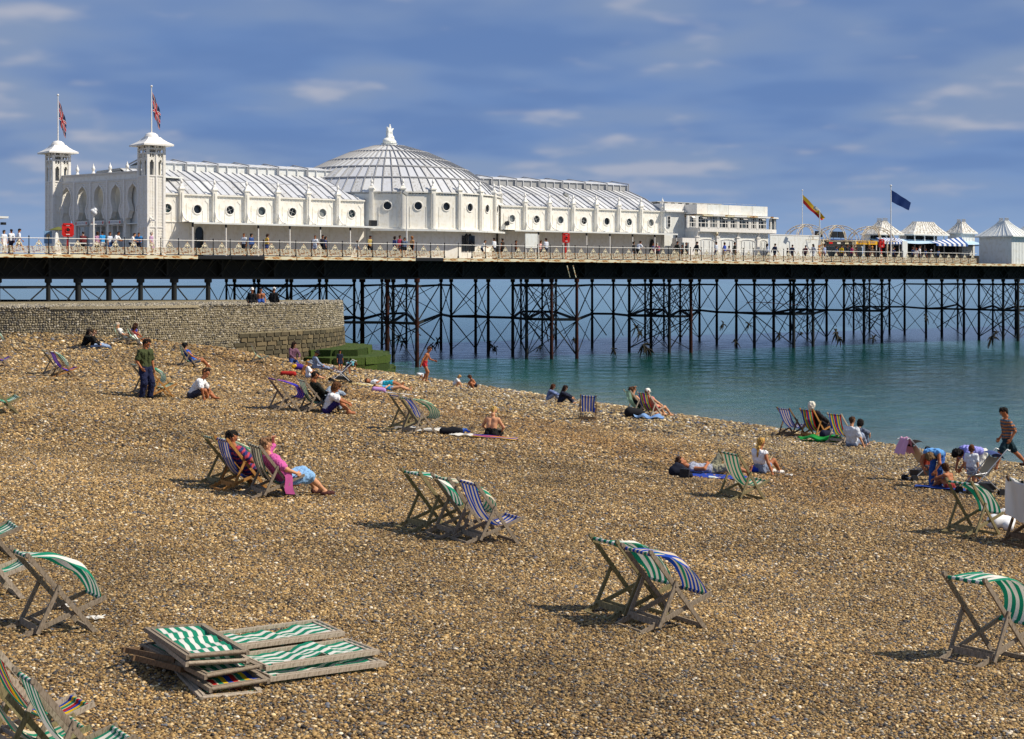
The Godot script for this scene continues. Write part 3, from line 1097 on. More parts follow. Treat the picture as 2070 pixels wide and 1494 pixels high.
func make_railing() -> void:
	var r := thing("pier_railing", "cream ornamental iron railing with black posts along the pier edge", "railing", pier * Transform3D(Basis.IDENTITY, pt(0, 0.16, DK)))
	var pb := MB.new()
	pb.rod(Vector3(0, 0, 0), Vector3(0, 1.0, 0), 0.035, 0.03, 8)
	pb.lathe(Vector3.ZERO, [Vector2(0.07, 0.0), Vector2(0.06, 0.12), Vector2(0.035, 0.16)], 8)
	pb.ball(Vector3(0, 1.06, 0), Vector3(0.05, 0.065, 0.05), 8)
	var post := pb.mesh()
	# one cast panel: lattice below, a leafy crest rising in the middle
	var b := MB.new()
	var w := 1.25
	b.bar(Vector3(0.03, 0.08, 0), Vector3(w - 0.03, 0.08, 0), 0.045, 0.03, Vector3.UP)
	var crest := func(x: float) -> float:
		var t := absf(x / w - 0.5) * 2.0
		return 0.47 + 0.1 * cos(t * PI * 1.5) * (1.0 - t) + 0.28 * exp(-t * t * 22.0)
	for i in 9:
		var x0 := 0.03 + i * 0.1322
		var x1 := x0 + 0.1322
		var m := (x0 + x1) * 0.5
		for y in [0.1, 0.22, 0.34]:
			b.bar(Vector3(x0, y, 0), Vector3(m, y + 0.12, 0), 0.024, 0.02, Vector3(0, 0, 1))
			b.bar(Vector3(m, y, 0), Vector3(x1, y + 0.12, 0), 0.024, 0.02, Vector3(0, 0, 1))
			b.bar(Vector3(x1, y, 0), Vector3(m, y + 0.12, 0), 0.02, 0.02, Vector3(0, 0, 1))
		b.bar(Vector3(x0, crest.call(x0), 0), Vector3(x1, crest.call(x1), 0), 0.045, 0.03, Vector3(0, 0, 1))
	for s in [-1.0, 1.0]:
		var pts := []
		var rs := []
		for k in 9:
			var a := k / 8.0 * 4.6
			pts.append(Vector3(w * 0.5 + s * (0.1 + 0.085 * cos(a) * (1.0 - k / 14.0)), 0.6 + 0.085 * sin(a) * (1.0 - k / 14.0), 0))
			rs.append(0.022)
		b.tube(pts, rs, 5)
	b.ball(Vector3(w * 0.5, 0.78, 0), Vector3(0.05, 0.09, 0.03), 8)
	b.ball(Vector3(w * 0.5, 0.6, 0), Vector3(0.06, 0.1, 0.03), 8)
	b.bar(Vector3(w * 0.5, 0.45, 0), Vector3(w * 0.5, 0.9, 0), 0.03, 0.03)
	var panel := b.mesh()
	var hb := MB.new()
	hb.rod(Vector3(0, 0.965, 0), Vector3(w, 0.965, 0), 0.026, 0.026, 6)
	var rail := hb.mesh()
	var u := -60.0
	var k := 0
	while u < along(1966, 0.16):
		put(r, "post", post, mats["black_paint"], Transform3D(Basis.IDENTITY, Vector3(u, 0, 0)))
		var hole := u > -12.9 and u < -11.0
		put(r, "handrail", rail, mats["white_trim"], Transform3D(Basis.IDENTITY, Vector3(u, 0, 0)))
		if not hole:
			put(r, "panel", panel, mats["rail_cream"], Transform3D(Basis.IDENTITY, Vector3(u, 0, 0)))
		u += w
		k += 1

# ------------------------------------------------------------------ the domed pavilion
const OU := -9.3
const OV := 12.5
func pq(u: float, v: float, y: float) -> Vector3:
	return Vector3(u - OU, y - DK, -(v - OV))

func finial(h: float, r: float) -> ArrayMesh:
	var m := MB.new()
	m.lathe(Vector3.ZERO, [Vector2(r, 0), Vector2(r * 0.5, h * 0.18), Vector2(r * 0.4, h * 0.24), Vector2(r * 0.8, h * 0.42), Vector2(r * 0.75, h * 0.55), Vector2(r * 0.3, h * 0.75), Vector2(0.0, h)], 8)
	return m.mesh()

func ring_mesh(r: float, w: float) -> ArrayMesh:
	var m := MB.new()
	var pts := []
	var rs := []
	for k in 21:
		pts.append(Vector3(sin(TAU * k / 20.0) * r, cos(TAU * k / 20.0) * r, 0))
		rs.append(w)
	m.tube(pts, rs, 6, false)
	return m.mesh()

func disc_mesh(r: float) -> ArrayMesh:
	var m := MB.new()
	for k in 20:
		m.tri(Vector3.ZERO, Vector3(sin(TAU * k / 20.0) * r, cos(TAU * k / 20.0) * r, 0), Vector3(sin(TAU * (k + 1) / 20.0) * r, cos(TAU * (k + 1) / 20.0) * r, 0), Vector3(0, 0, 1), Vector3(0, 0, 1), Vector3(0, 0, 1))
	return m.mesh()

# wall panel of a bay: plate with a round opening, mouldings proud of it; x across, from the canopy up
func bay_panel(w: float, h: float, cy: float, r: float, arched: bool) -> ArrayMesh:
	var m := MB.new()
	var hw := w * 0.5
	var k := 24
	for i in k:
		var a := TAU * i / k
		var b := TAU * (i + 1) / k
		var p0 := Vector3(sin(a) * r, cy + cos(a) * r, 0)
		var p1 := Vector3(sin(b) * r, cy + cos(b) * r, 0)
		var o := []
		for t in [a, b]:
			var d := Vector2(sin(t), cos(t))
			var s := 1e9
			if absf(d.x) > 1e-5:
				s = minf(s, hw / absf(d.x))
			if d.y > 1e-5:
				s = minf(s, (h - cy) / d.y)
			elif d.y < -1e-5:
				s = minf(s, cy / -d.y)
			o.append(Vector3(d.x * s, cy + d.y * s, 0))
		m.quad(p0, p1, o[1], o[0], Vector3(0, 0, 1))
		m.quad(p0, p1, p1 - Vector3(0, 0, 0.14), p0 - Vector3(0, 0, 0.14), -Vector3(sin((a + b) / 2), cos((a + b) / 2), 0))
	for c in [Vector2(-hw, 0), Vector2(hw, 0), Vector2(-hw, h), Vector2(hw, h)]:
		var e := Vector2(signf(c.x), signf(c.y - cy))
		var t0 := atan2(c.x, c.y - cy)
		var best := roundf(t0 / TAU * k)
		for i in [floor(t0 / TAU * k), floor(t0 / TAU * k) + 1]:
			pass
		# fill the triangle that the fan leaves at the corner
		var lo := floorf(t0 / TAU * k) * TAU / k
		var hi := lo + TAU / k
		var ps := []
		for t in [lo, hi]:
			var d := Vector2(sin(t), cos(t))
			var s := hw / maxf(absf(d.x), 1e-5)
			s = minf(s, ((h - cy) if d.y > 0 else cy) / maxf(absf(d.y), 1e-5))
			ps.append(Vector3(d.x * s, cy + d.y * s, 0))
		m.tri(ps[0], ps[1], Vector3(c.x, c.y, 0), Vector3(0, 0, 1), Vector3(0, 0, 1), Vector3(0, 0, 1))
	# mouldings
	m.box(Vector3(0, h - 0.05, 0.06), Vector3(w, 0.1, 0.12))
	m.box(Vector3(0, 0.04, 0.03), Vector3(w, 0.08, 0.06))
	for i in 7:
		var x := (i - 3) * w / 8.0
		m.box(Vector3(x, h - 0.17, 0.025), Vector3(0.035, 0.12, 0.05))
	if arched:
		for s in [-1.0, 1.0]:
			m.box(Vector3(s * hw * 0.74, h * 0.36, 0.015), Vector3(0.03, h * 0.62, 0.03))
			m.box(Vector3(s * hw * 0.36, h * 0.24, 0.015), Vector3(0.025, h * 0.4, 0.03))
			var last := Vector3(s * hw * 0.74, h * 0.67, 0.015)
			for i in 6:
				var a := (i + 1) / 6.0 * PI * 0.5
				var nx := Vector3(s * hw * (0.74 - 0.2 * sin(a)), h * (0.67 + 0.12 * sin(a * 1.0)), 0.015)
				m.bar(last, nx, 0.03, 0.03, Vector3(0, 0, 1))
				last = nx
	else:
		for s in [-1.0, 1.0]:
			m.box(Vector3(s * hw * 0.62, h * 0.32, 0.015), Vector3(0.04, h * 0.56, 0.03))
	return m.mesh()

func make_pavilion() -> void:
	var p := thing("pier_pavilion", "white domed pavilion with glazed roofs, porthole windows and twin entrance towers on the pier", "pavilion", pier * Transform3D(Basis.IDENTITY, pt(OU, OV, DK)))
	var white: Material = mats["white_paint"]
	var trim: Material = mats["white_trim"]
	var can := 10.2
	var eav := 12.2
	var fin := finial(0.62, 0.13)
	var ring := ring_mesh(0.34, 0.05)
	var glass := disc_mesh(0.34)
	var reflections := [mats["dark_glass"], mats["grey_glass"], mats["dark_glass"], mat("teal_reflection", lin(0.04, 0.07, 0.075), 0.08)]
	# reflections painted as pane tones, dark to bright; each pane leans its own way
	var lit := mat("bright_reflection", lin(0.22, 0.24, 0.24), 0.15)
	var bar_m := MB.new()
	bar_m.box(Vector3.ZERO, Vector3(0.62, 0.025, 0.02))
	bar_m.box(Vector3.ZERO, Vector3(0.025, 0.62, 0.02))
	var wbars := bar_m.mesh()
	# pilaster: shaft, cap, finial
	var pm := MB.new()
	pm.box(Vector3(0, 1.15, 0), Vector3(0.3, 2.3, 0.3))
	pm.box(Vector3(0, 1.05, 0.17), Vector3(0.12, 2.1, 0.06))
	pm.box(Vector3(0, 2.33, 0), Vector3(0.4, 0.08, 0.4))
	pm.lathe(Vector3(0, 2.37, 0), [Vector2(0.26, 0), Vector2(0.12, 0.2), Vector2(0.1, 0.22)], 4, PI / 4, TAU + PI / 4, false)
	var pil := pm.mesh()
	# curved bracket that props each pilaster from the canopy
	var sm := MB.new()
	var last := Vector3(0, 0.95, 0.16)
	for i in 8:
		var a := (i + 1) / 8.0 * PI * 0.5
		var nx := Vector3(0, 0.06 + 0.89 * pow(1.0 - sin(a), 1.0), 0.16 + 1.05 * (1.0 - cos(a)))
		sm.bar(last, nx, 0.07, 0.05, Vector3(1, 0, 0))
		last = nx
	sm.box(Vector3(0, 0.03, 0.7), Vector3(0.06, 0.05, 1.1))
	sm.box(Vector3(0, 0.5, 0.17), Vector3(0.05, 0.9, 0.05))
	for i in 3:
		sm.bar(Vector3(0, 0.06, 0.3 + 0.2 * i), Vector3(0, 0.5 - 0.14 * i, 0.22 + 0.14 * i), 0.03, 0.03)
	var scroll := sm.mesh()
	var pc := MB.new()
	pc.rod(Vector3(0, 0, 0), Vector3(0, 2.32, 0), 0.055, 0.045, 8)
	var cpost := pc.mesh()
	var pc2 := MB.new()
	pc2.rod(Vector3(0, 2.02, 0), Vector3(0, 2.3, 0), 0.075, 0.075, 8)
	var ccap := pc2.mesh()
	var sp := 2.527
	var wings := [[-15.62, -1.0, 7], [-3.02, 1.0, 7]]
	var k := 0
	for wg in wings:
		var dirn: float = wg[1]
		for i in wg[2]:
			var u0: float = wg[0] + dirn * sp * i
			var u1 := u0 + dirn * sp
			var ul := minf(u0, u1)
			var c := (u0 + u1) * 0.5
			var width := sp - 0.3
			if i == 6 and dirn < 0.0:
				width -= 0.5
				c += 0.25
			k += 1
			var pw := put(p, "upper_wall", bay_panel(width, eav - can, 0.95, 0.34, true), white, Transform3D(Basis.IDENTITY, pq(c, 6.0, can)))
			var wd := put(pw, "round_window", ring, trim, Transform3D(Basis.IDENTITY, Vector3(0, 0.95, 0.02)))
			put(pw, "pane", glass, [reflections[0], reflections[1], lit, reflections[3]][(k * 7 + k / 3) % 4] if k % 3 else reflections[0], Transform3D(Basis(Vector3.UP, 0.06 * sin(k * 2.3)) * Basis(Vector3.RIGHT, 0.05 * cos(k * 1.7)), Vector3(0, 0.95, -0.1)))
			if k % 2:
				put(pw, "glazing_bars", wbars, mats["lead_grey"], Transform3D(Basis(Vector3(0, 0, 1), k * 0.4), Vector3(0, 0.95, -0.05)))
			put(p, "pilaster", pil, white, Transform3D(Basis.IDENTITY, pq(u1, 5.9, can)))
			put(p, "finial", fin, trim, Transform3D(Basis.IDENTITY, pq(u1, 5.9, can + 2.56)))
			put(p, "scroll_bracket", scroll, trim, Transform3D(Basis.IDENTITY, pq(u1, 5.9, can)))
			# lower wall under the canopy, boarded
			var lb := MB.new()
			lb.box(Vector3(0, 1.18, -0.1), Vector3(sp, 2.36, 0.2))
			for j in 2:
				lb.box(Vector3((j - 0.5) * sp * 0.5, 1.18, 0.01), Vector3(0.06, 2.36, 0.03))
			put(p, "lower_wall", lb.mesh(), white, Transform3D(Basis.IDENTITY, pq((u0 + u1) * 0.5, 6.0, DK)))
			# canopy
			var cb := MB.new()
			cb.flat(Vector3(-sp / 2, 0.08, 0), Vector3(sp / 2, 0.08, 0), Vector3(sp / 2, -0.02, 2.0), Vector3(-sp / 2, -0.02, 2.0), Vector3.UP)
			cb.flat(Vector3(-sp / 2, 0.02, 0), Vector3(sp / 2, 0.02, 0), Vector3(sp / 2, -0.08, 2.0), Vector3(-sp / 2, -0.08, 2.0), Vector3.DOWN)
			cb.box(Vector3(0, -0.06, 2.03), Vector3(sp, 0.12, 0.05))
			if not (dirn < 0 and i == 6):
				put(p, "canopy", cb.mesh(), mats["cool_white"], Transform3D(Basis.IDENTITY, pq((u0 + u1) * 0.5, 6.0, can - 0.02)))
				put(p, "canopy_post", cpost, trim, Transform3D(Basis.IDENTITY, pq(u1, 4.15, DK)))
				put(p, "post_cap", ccap, mats["black_paint"], Transform3D(Basis.IDENTITY, pq(u1, 4.15, DK)))
			# roof: sheets in two slopes with a rib at every joint
			var slopes := [[6.0, eav - 0.02, 8.1, 13.25], [8.1, 13.27, 10.5, 14.12]]
			var rb := MB.new()
			for sl in slopes.size():
				var s: Array = slopes[sl]
				for j in 4:
					var a0 := ul + sp * j / 4.0 + 0.035
					var a1 := ul + sp * (j + 1) / 4.0 - 0.035
					var pmh := MB.new()
					var base := pq(a0, s[0], s[1])
					pmh.flat(Vector3.ZERO, pq(a1, s[0], s[1]) - base, pq(a1, s[2], s[3]) - base, pq(a0, s[2], s[3]) - base, Vector3(0, 1, 0.4))
					pmh.flat(Vector3.ZERO, pq(a1, s[0], s[1]) - base, pq(a1, s[0], s[1] - 0.06) - base, pq(a0, s[0], s[1] - 0.06) - base, Vector3(0, 0, 1))
					var kind: String = ["roof_sheet", "roof_sheet_pale", "roof_sheet", "roof_sheet_stained"][rng.randi() % 4]
					put(p, "roof_sheet", pmh.mesh(), mats[kind], Transform3D(Basis.IDENTITY, base + Vector3(0, rng.randf_range(0.0, 0.012), 0)))
					rb.bar(pq(a1 + 0.035, s[0], s[1] + 0.03), pq(a1 + 0.035, s[2], s[3] + 0.03), 0.045, 0.06)
				rb.box(pq((u0 + u1) * 0.5, s[0] + 0.03, s[1] + 0.02), Vector3(sp, 0.05, 0.05))
			put(p, "roof_ribs", rb.mesh(), mats["rib_grey"])
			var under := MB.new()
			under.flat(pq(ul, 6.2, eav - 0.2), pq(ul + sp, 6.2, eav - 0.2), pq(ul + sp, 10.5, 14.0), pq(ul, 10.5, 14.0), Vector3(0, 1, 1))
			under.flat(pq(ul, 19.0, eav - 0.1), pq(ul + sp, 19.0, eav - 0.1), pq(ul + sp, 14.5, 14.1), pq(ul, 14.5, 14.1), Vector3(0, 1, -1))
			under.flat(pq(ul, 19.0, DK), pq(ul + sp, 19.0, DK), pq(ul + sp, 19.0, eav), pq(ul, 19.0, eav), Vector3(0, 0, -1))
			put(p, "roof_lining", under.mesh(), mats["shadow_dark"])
			if dirn < 0.0 and i == 6:
				var cap := MB.new()
				cap.box(pq((u0 + u1) * 0.5, 12.5, 14.05), Vector3(sp, 0.16, 4.2))
				put(p, "roof_cap", cap.mesh(), mats["lead_grey"])
				continue
			# raised lantern along the ridge with a fin between bays
			var lm := MB.new()
			lm.box(pq((u0 + u1) * 0.5, 12.5, 14.3), Vector3(sp - 0.06, 0.62, 4.0))
			put(p, "ridge_lantern", lm.mesh(), mats["cool_white"] if dirn < 0 else mats["lead_grey"])
			var lt := MB.new()
			for j in 3:
				var a0 := ul + sp * j / 3.0 + 0.02
				var a1 := ul + sp * (j + 1) / 3.0 - 0.03
				lt.flat(pq(a0, 10.4, 14.62), pq(a1, 10.4, 14.62), pq(a1, 12.5, 14.98), pq(a0, 12.5, 14.98), Vector3(0, 1, 0.1))
				lt.flat(pq(a0, 14.6, 14.62), pq(a1, 14.6, 14.62), pq(a1, 12.5, 14.98), pq(a0, 12.5, 14.98), Vector3(0, 1, -0.1))
				lt.box(pq(a1 + 0.02, 10.44, 14.36), Vector3(0.05, 0.5, 0.06))
			put(p, "lantern_roof", lt.mesh(), mats["roof_sheet_pale"])
			var fn := MB.new()
			fn.bar(pq(u1, 10.3, 14.05), pq(u1, 10.3, 14.72), 0.07, 0.08)
			fn.bar(pq(u1, 10.28, 14.72), pq(u1, 12.5, 15.08), 0.09, 0.08)
			fn.bar(pq(u1, 12.5, 15.08), pq(u1, 14.7, 14.72), 0.09, 0.08)
			fn.bar(pq(u1, 10.35, 14.12), pq(u1, 8.1, 13.33), 0.075, 0.09)
			fn.bar(pq(u1, 8.1, 13.33), pq(u1, 6.1, 12.3), 0.075, 0.08)
			put(p, "lantern_fin", fn.mesh(), mats["rib_grey"])
	# gable end beyond the right wing
	var ge := MB.new()
	var ue := -3.02 + 7 * sp
	for e in [[ue + 0.1, 1.0], [-15.62 - 7 * sp + 0.2, -1.0]]:
		ge.flat(pq(e[0], 6.0, DK), pq(e[0], 19.0, DK), pq(e[0], 19.0, eav), pq(e[0], 6.0, eav), Vector3(e[1], 0, 0))
		ge.flat(pq(e[0], 6.0, eav), pq(e[0], 19.0, eav), pq(e[0], 14.5, 14.1), pq(e[0], 10.5, 14.1), Vector3(e[1], 0, 0))
	put(p, "gable_end", ge.mesh(), mats["cool_white"])
	# arched door near the left tower and its neighbour at the far end
	var door := func(u: float, h: float, w: float, m: Material) -> void:
		var d := MB.new()
		d.box(Vector3(0, h * 0.4, 0.03), Vector3(w, h * 0.8, 0.06))
		for j in 10:
			var a := PI * j / 10.0
			var b := PI * (j + 1) / 10.0
			d.tri(Vector3(0, h * 0.8, 0.06), Vector3(cos(a) * w / 2, h * 0.8 + sin(a) * h * 0.2, 0.06), Vector3(cos(b) * w / 2, h * 0.8 + sin(b) * h * 0.2, 0.06), Vector3(0, 0, 1), Vector3(0, 0, 1), Vector3(0, 0, 1))
		put(p, "arched_door", d.mesh(), m, Transform3D(Basis.IDENTITY, pq(u, 5.98, DK)))
	door.call(along(402, 6.0), 2.1, 0.62, mats["dark_glass"])
	door.call(along(1317, 6.0), 1.9, 0.5, mats["shadow_dark"])
	make_rotunda(p, ring, fin)
	make_front(p, fin)

func make_rotunda(p: Node3D, ring: ArrayMesh, fin: ArrayMesh) -> void:
	var white: Material = mats["white_paint"]
	var R := 9.0
	var can := 10.05
	var top := 12.9
	var pm := MB.new()
	pm.box(Vector3(0, 1.5, 0), Vector3(0.34, 3.0, 0.36))
	pm.box(Vector3(0, 1.4, 0.2), Vector3(0.14, 2.7, 0.06))
	pm.box(Vector3(0, 3.03, 0), Vector3(0.46, 0.1, 0.46))
	pm.lathe(Vector3(0, 3.08, 0), [Vector2(0.3, 0), Vector2(0.12, 0.22), Vector2(0.1, 0.25)], 4, PI / 4, TAU + PI / 4, false)
	var pil := pm.mesh()
	var step := TAU / 24.0
	var a0 := deg_to_rad(-41.5)
	var chord := 2.0 * R * sin(step / 2)
	var inner := R * cos(step / 2)
	var pmesh := bay_panel(chord - 0.3, top - can, 1.75, 0.34, false)
	var glass := disc_mesh(0.34)
	for i in 7:
		var a := a0 + step * i
		var d := Vector3(sin(a), 0, cos(a))
		put(p, "pilaster", pil, white, Transform3D(Basis(Vector3.UP, a), Vector3(d.x * R, can - DK, d.z * R)))
		put(p, "finial", fin, mats["white_trim"], Transform3D(Basis(Vector3.UP, a), Vector3(d.x * R, can - DK + 3.3, d.z * R)))
		if i == 6:
			break
		var m := a + step / 2
		var e := Vector3(sin(m), 0, cos(m)) * inner
		var w := put(p, "upper_wall", pmesh, white, Transform3D(Basis(Vector3.UP, m), e + Vector3(0, can - DK, 0)))
		put(w, "round_window", ring, mats["white_trim"], Transform3D(Basis.IDENTITY, Vector3(0, 1.75, 0.02)))
		put(w, "pane", glass, mats["dark_glass"], Transform3D(Basis.IDENTITY, Vector3(0, 1.75, -0.1)))
		var lb := MB.new()
		lb.box(Vector3(0, 1.1, -0.3), Vector3(chord, 2.2, 0.2))
		lb.box(Vector3(0, 1.1, -0.19), Vector3(0.06, 2.2, 0.03))
		put(p, "lower_wall", lb.mesh(), white, Transform3D(Basis(Vector3.UP, m), e))
		var cb := MB.new()
		cb.flat(Vector3(-chord / 2, 0, -0.3), Vector3(chord / 2, 0, -0.3), Vector3(chord / 2 + 0.09, -0.05, 0.7), Vector3(-chord / 2 - 0.09, -0.05, 0.7), Vector3.UP)
		cb.flat(Vector3(-chord / 2, -0.1, -0.3), Vector3(chord / 2, -0.1, -0.3), Vector3(chord / 2 + 0.09, -0.15, 0.7), Vector3(-chord / 2 - 0.09, -0.15, 0.7), Vector3.DOWN)
		cb.box(Vector3(0, -0.1, 0.7), Vector3(chord + 0.16, 0.14, 0.04))
		put(p, "canopy", cb.mesh(), mats["cool_white"], Transform3D(Basis(Vector3.UP, m), e + Vector3(0, can - DK, 0)))
	# twin arched window low on the drum
	var m3 := a0 + step * 3.5
	var e3 := Vector3(sin(m3), 0, cos(m3)) * (inner - 0.16)
	var wb := MB.new()
	for s in [-0.55, -0.2, 0.2, 0.55]:
		wb.box(Vector3(s, 1.2, 0.02), Vector3(0.3, 1.2, 0.05))
	for s in [-0.2, 0.2]:
		wb.lathe(Vector3(s, 1.8, 0.0), [Vector2(0.15, -0.02), Vector2(0.13, 0.06), Vector2(0.06, 0.14), Vector2(0, 0.17)], 10)
	put(p, "twin_window", wb.mesh(), mats["dark_glass"], Transform3D(Basis(Vector3.UP, m3), e3))
	# a dark lamp box against the drum and another crooked on the wing wall
	var lbx := MB.new()
	lbx.box(Vector3(0, 0.28, 0), Vector3(0.55, 0.42, 0.3))
	lbx.box(Vector3(0, 0.05, 0), Vector3(0.4, 0.06, 0.25))
	put(p, "floodlight", lbx.mesh(), mats["black_paint"], Transform3D(Basis.IDENTITY, pq(along(754, 4.4), 4.4, 10.15)))
	var lb2 := MB.new()
	lb2.box(Vector3.ZERO, Vector3(0.3, 0.34, 0.2), Basis(Vector3(0, 0, 1), 0.25))
	put(p, "floodlight", lb2.mesh(), mats["black_paint"], Transform3D(Basis.IDENTITY, pq(along(1025, 5.8), 5.8, 10.75)))
	# back of the drum
	var bk := MB.new()
	bk.lathe(Vector3.ZERO, [Vector2(R - 0.05, 0), Vector2(R - 0.05, top - DK)], 34, deg_to_rad(48.5), deg_to_rad(318.5))
	put(p, "drum_back", bk.mesh(), mats["cool_white"])
	# dome of flat sheets: five rings, seventy two gores
	var prof := [Vector2(9.05, 12.86), Vector2(7.8, 14.05), Vector2(6.4, 15.0), Vector2(4.9, 15.72), Vector2(3.2, 16.45), Vector2(1.3, 17.0)]
	var n := 72
	for i in 5:
		var p0: Vector2 = prof[i] - Vector2(0, DK)
		var p1: Vector2 = prof[i + 1] - Vector2(0, DK)
		var gores := n if i < 4 else n / 2
		var st := TAU / gores
		var half := st / 2 - 0.0045 * (1.0 + i * 0.4)
		var variants: Array[ArrayMesh] = []
		var mb := MB.new()
		var pts := [Vector3(-sin(half) * p0.x, p0.y, cos(half) * p0.x), Vector3(sin(half) * p0.x, p0.y, cos(half) * p0.x), Vector3(sin(half) * p1.x, p1.y - 0.03, cos(half) * p1.x), Vector3(-sin(half) * p1.x, p1.y - 0.03, cos(half) * p1.x)]
		mb.flat(pts[0], pts[1], pts[2], pts[3], Vector3(0, 1, 0.3))
		mb.flat(pts[0], pts[1], pts[1] - Vector3(0, 0.06, 0), pts[0] - Vector3(0, 0.06, 0), Vector3(0, 0, 1))
		var sheet := mb.mesh()
		var rest := MB.new()
		for g in gores:
			var a := st * (g + 0.5) + deg_to_rad(3.5)
			var rel := fposmod(a - deg_to_rad(-33.1) + PI, TAU) - PI
			if absf(rel) < 1.72:
				put(p, "dome_sheet", sheet, mats[["roof_sheet", "roof_sheet_pale", "roof_sheet", "roof_sheet_stained"][rng.randi() % 4] if i < 3 else "roof_sheet_pale"], Transform3D(Basis(Vector3.UP, a) * Basis(Vector3.RIGHT, rng.randf_range(-0.0012, 0.0012)), Vector3.ZERO))
			else:
				var bs := Basis(Vector3.UP, a)
				rest.flat(bs * pts[0], bs * pts[1], bs * pts[2], bs * pts[3], bs * Vector3(0, 1, 0.3))
		put(p, "dome_back", rest.mesh(), mats["roof_sheet"])
		var rib := MB.new()
		rib.bar(Vector3(0, p0.y + 0.02, p0.x), Vector3(0, p1.y + 0.02, p1.x), 0.042, 0.1)
		var ribm := rib.mesh()
		for g in gores:
			var a := st * g + deg_to_rad(3.5)
			var rel := fposmod(a - deg_to_rad(-33.1) + PI, TAU) - PI
			if absf(rel) < 1.75:
				put(p, "dome_rib", ribm, mats["rib_grey"], Transform3D(Basis(Vector3.UP, a), Vector3.ZERO))
		var hoop := MB.new()
		hoop.lathe(Vector3.ZERO, [Vector2(p1.x + 0.05, p1.y - 0.06), Vector2(p1.x + 0.11, p1.y - 0.02), Vector2(p1.x + 0.09, p1.y + 0.05), Vector2(p1.x - 0.03, p1.y + 0.06)], 72)
		put(p, "dome_hoop", hoop.mesh(), mats["rib_grey"])
	var shell := MB.new()
	var sp := []
	for e in prof:
		sp.append(Vector2(e.x - 0.06, e.y - DK - 0.12))
	sp.append(Vector2(0, 17.0 - DK))
	shell.lathe(Vector3.ZERO, sp, 48)
	put(p, "dome_frame", shell.mesh(), mats["shadow_dark"])
	# the crowning pedestal and figures
	var dr := MB.new()
	dr.lathe(Vector3(0, 16.92 - DK, 0), [Vector2(1.4, 0), Vector2(0.62, 0.12), Vector2(0.62, 0.32), Vector2(0.68, 0.34), Vector2(0.5, 0.4), Vector2(0, 0.41)], 20)
	put(p, "pedestal", dr.mesh(), mats["cool_white"])
	var o := Vector3(0, 17.3 - DK, 0)
	var bones := [[Vector3(-0.42, 0.12, 0), Vector3(0.42, 0.12, 0), 0.24, 0.24], [Vector3(0, 0.15, 0), Vector3(0, 0.42, 0.05), 0.36, 0.26], [Vector3(-0.4, 0.1, 0.1), Vector3(-0.3, 0.5, 0.1), 0.18, 0.1], [Vector3(0.42, 0.1, 0.1), Vector3(0.3, 0.48, 0), 0.18, 0.1]]
	for s in [-1.0, 1.0]:
		bones.append_array([[Vector3(s * 0.16, 0.3, 0), Vector3(s * 0.2, 0.62, 0.02), 0.14, 0.12], [Vector3(s * 0.2, 0.62, 0.02), Vector3(s * 0.16, 0.9, 0), 0.12, 0.14], [Vector3(s * 0.13, 0.9, 0), Vector3(s * 0.14, 1.14, 0), 0.07, 0.1], [Vector3(s * 0.2, 0.92, 0), Vector3(s * 0.44, 1.2, 0.05), 0.07, 0.06], [Vector3(s * 0.1, 0.9, 0.05), Vector3(-s * 0.05, 1.3, 0.05), 0.07, 0.055]])
	bones.append([Vector3(0.05, 1.1, 0), Vector3(0.1, 1.5, 0), 0.07, 0.05])
	put(p, "statue", blob(bones, 0.035, 0.05), mats["cool_white"], Transform3D(Basis(Vector3.UP, 0.6).scaled(Vector3(1.35, 1.0, 1.35)), o))

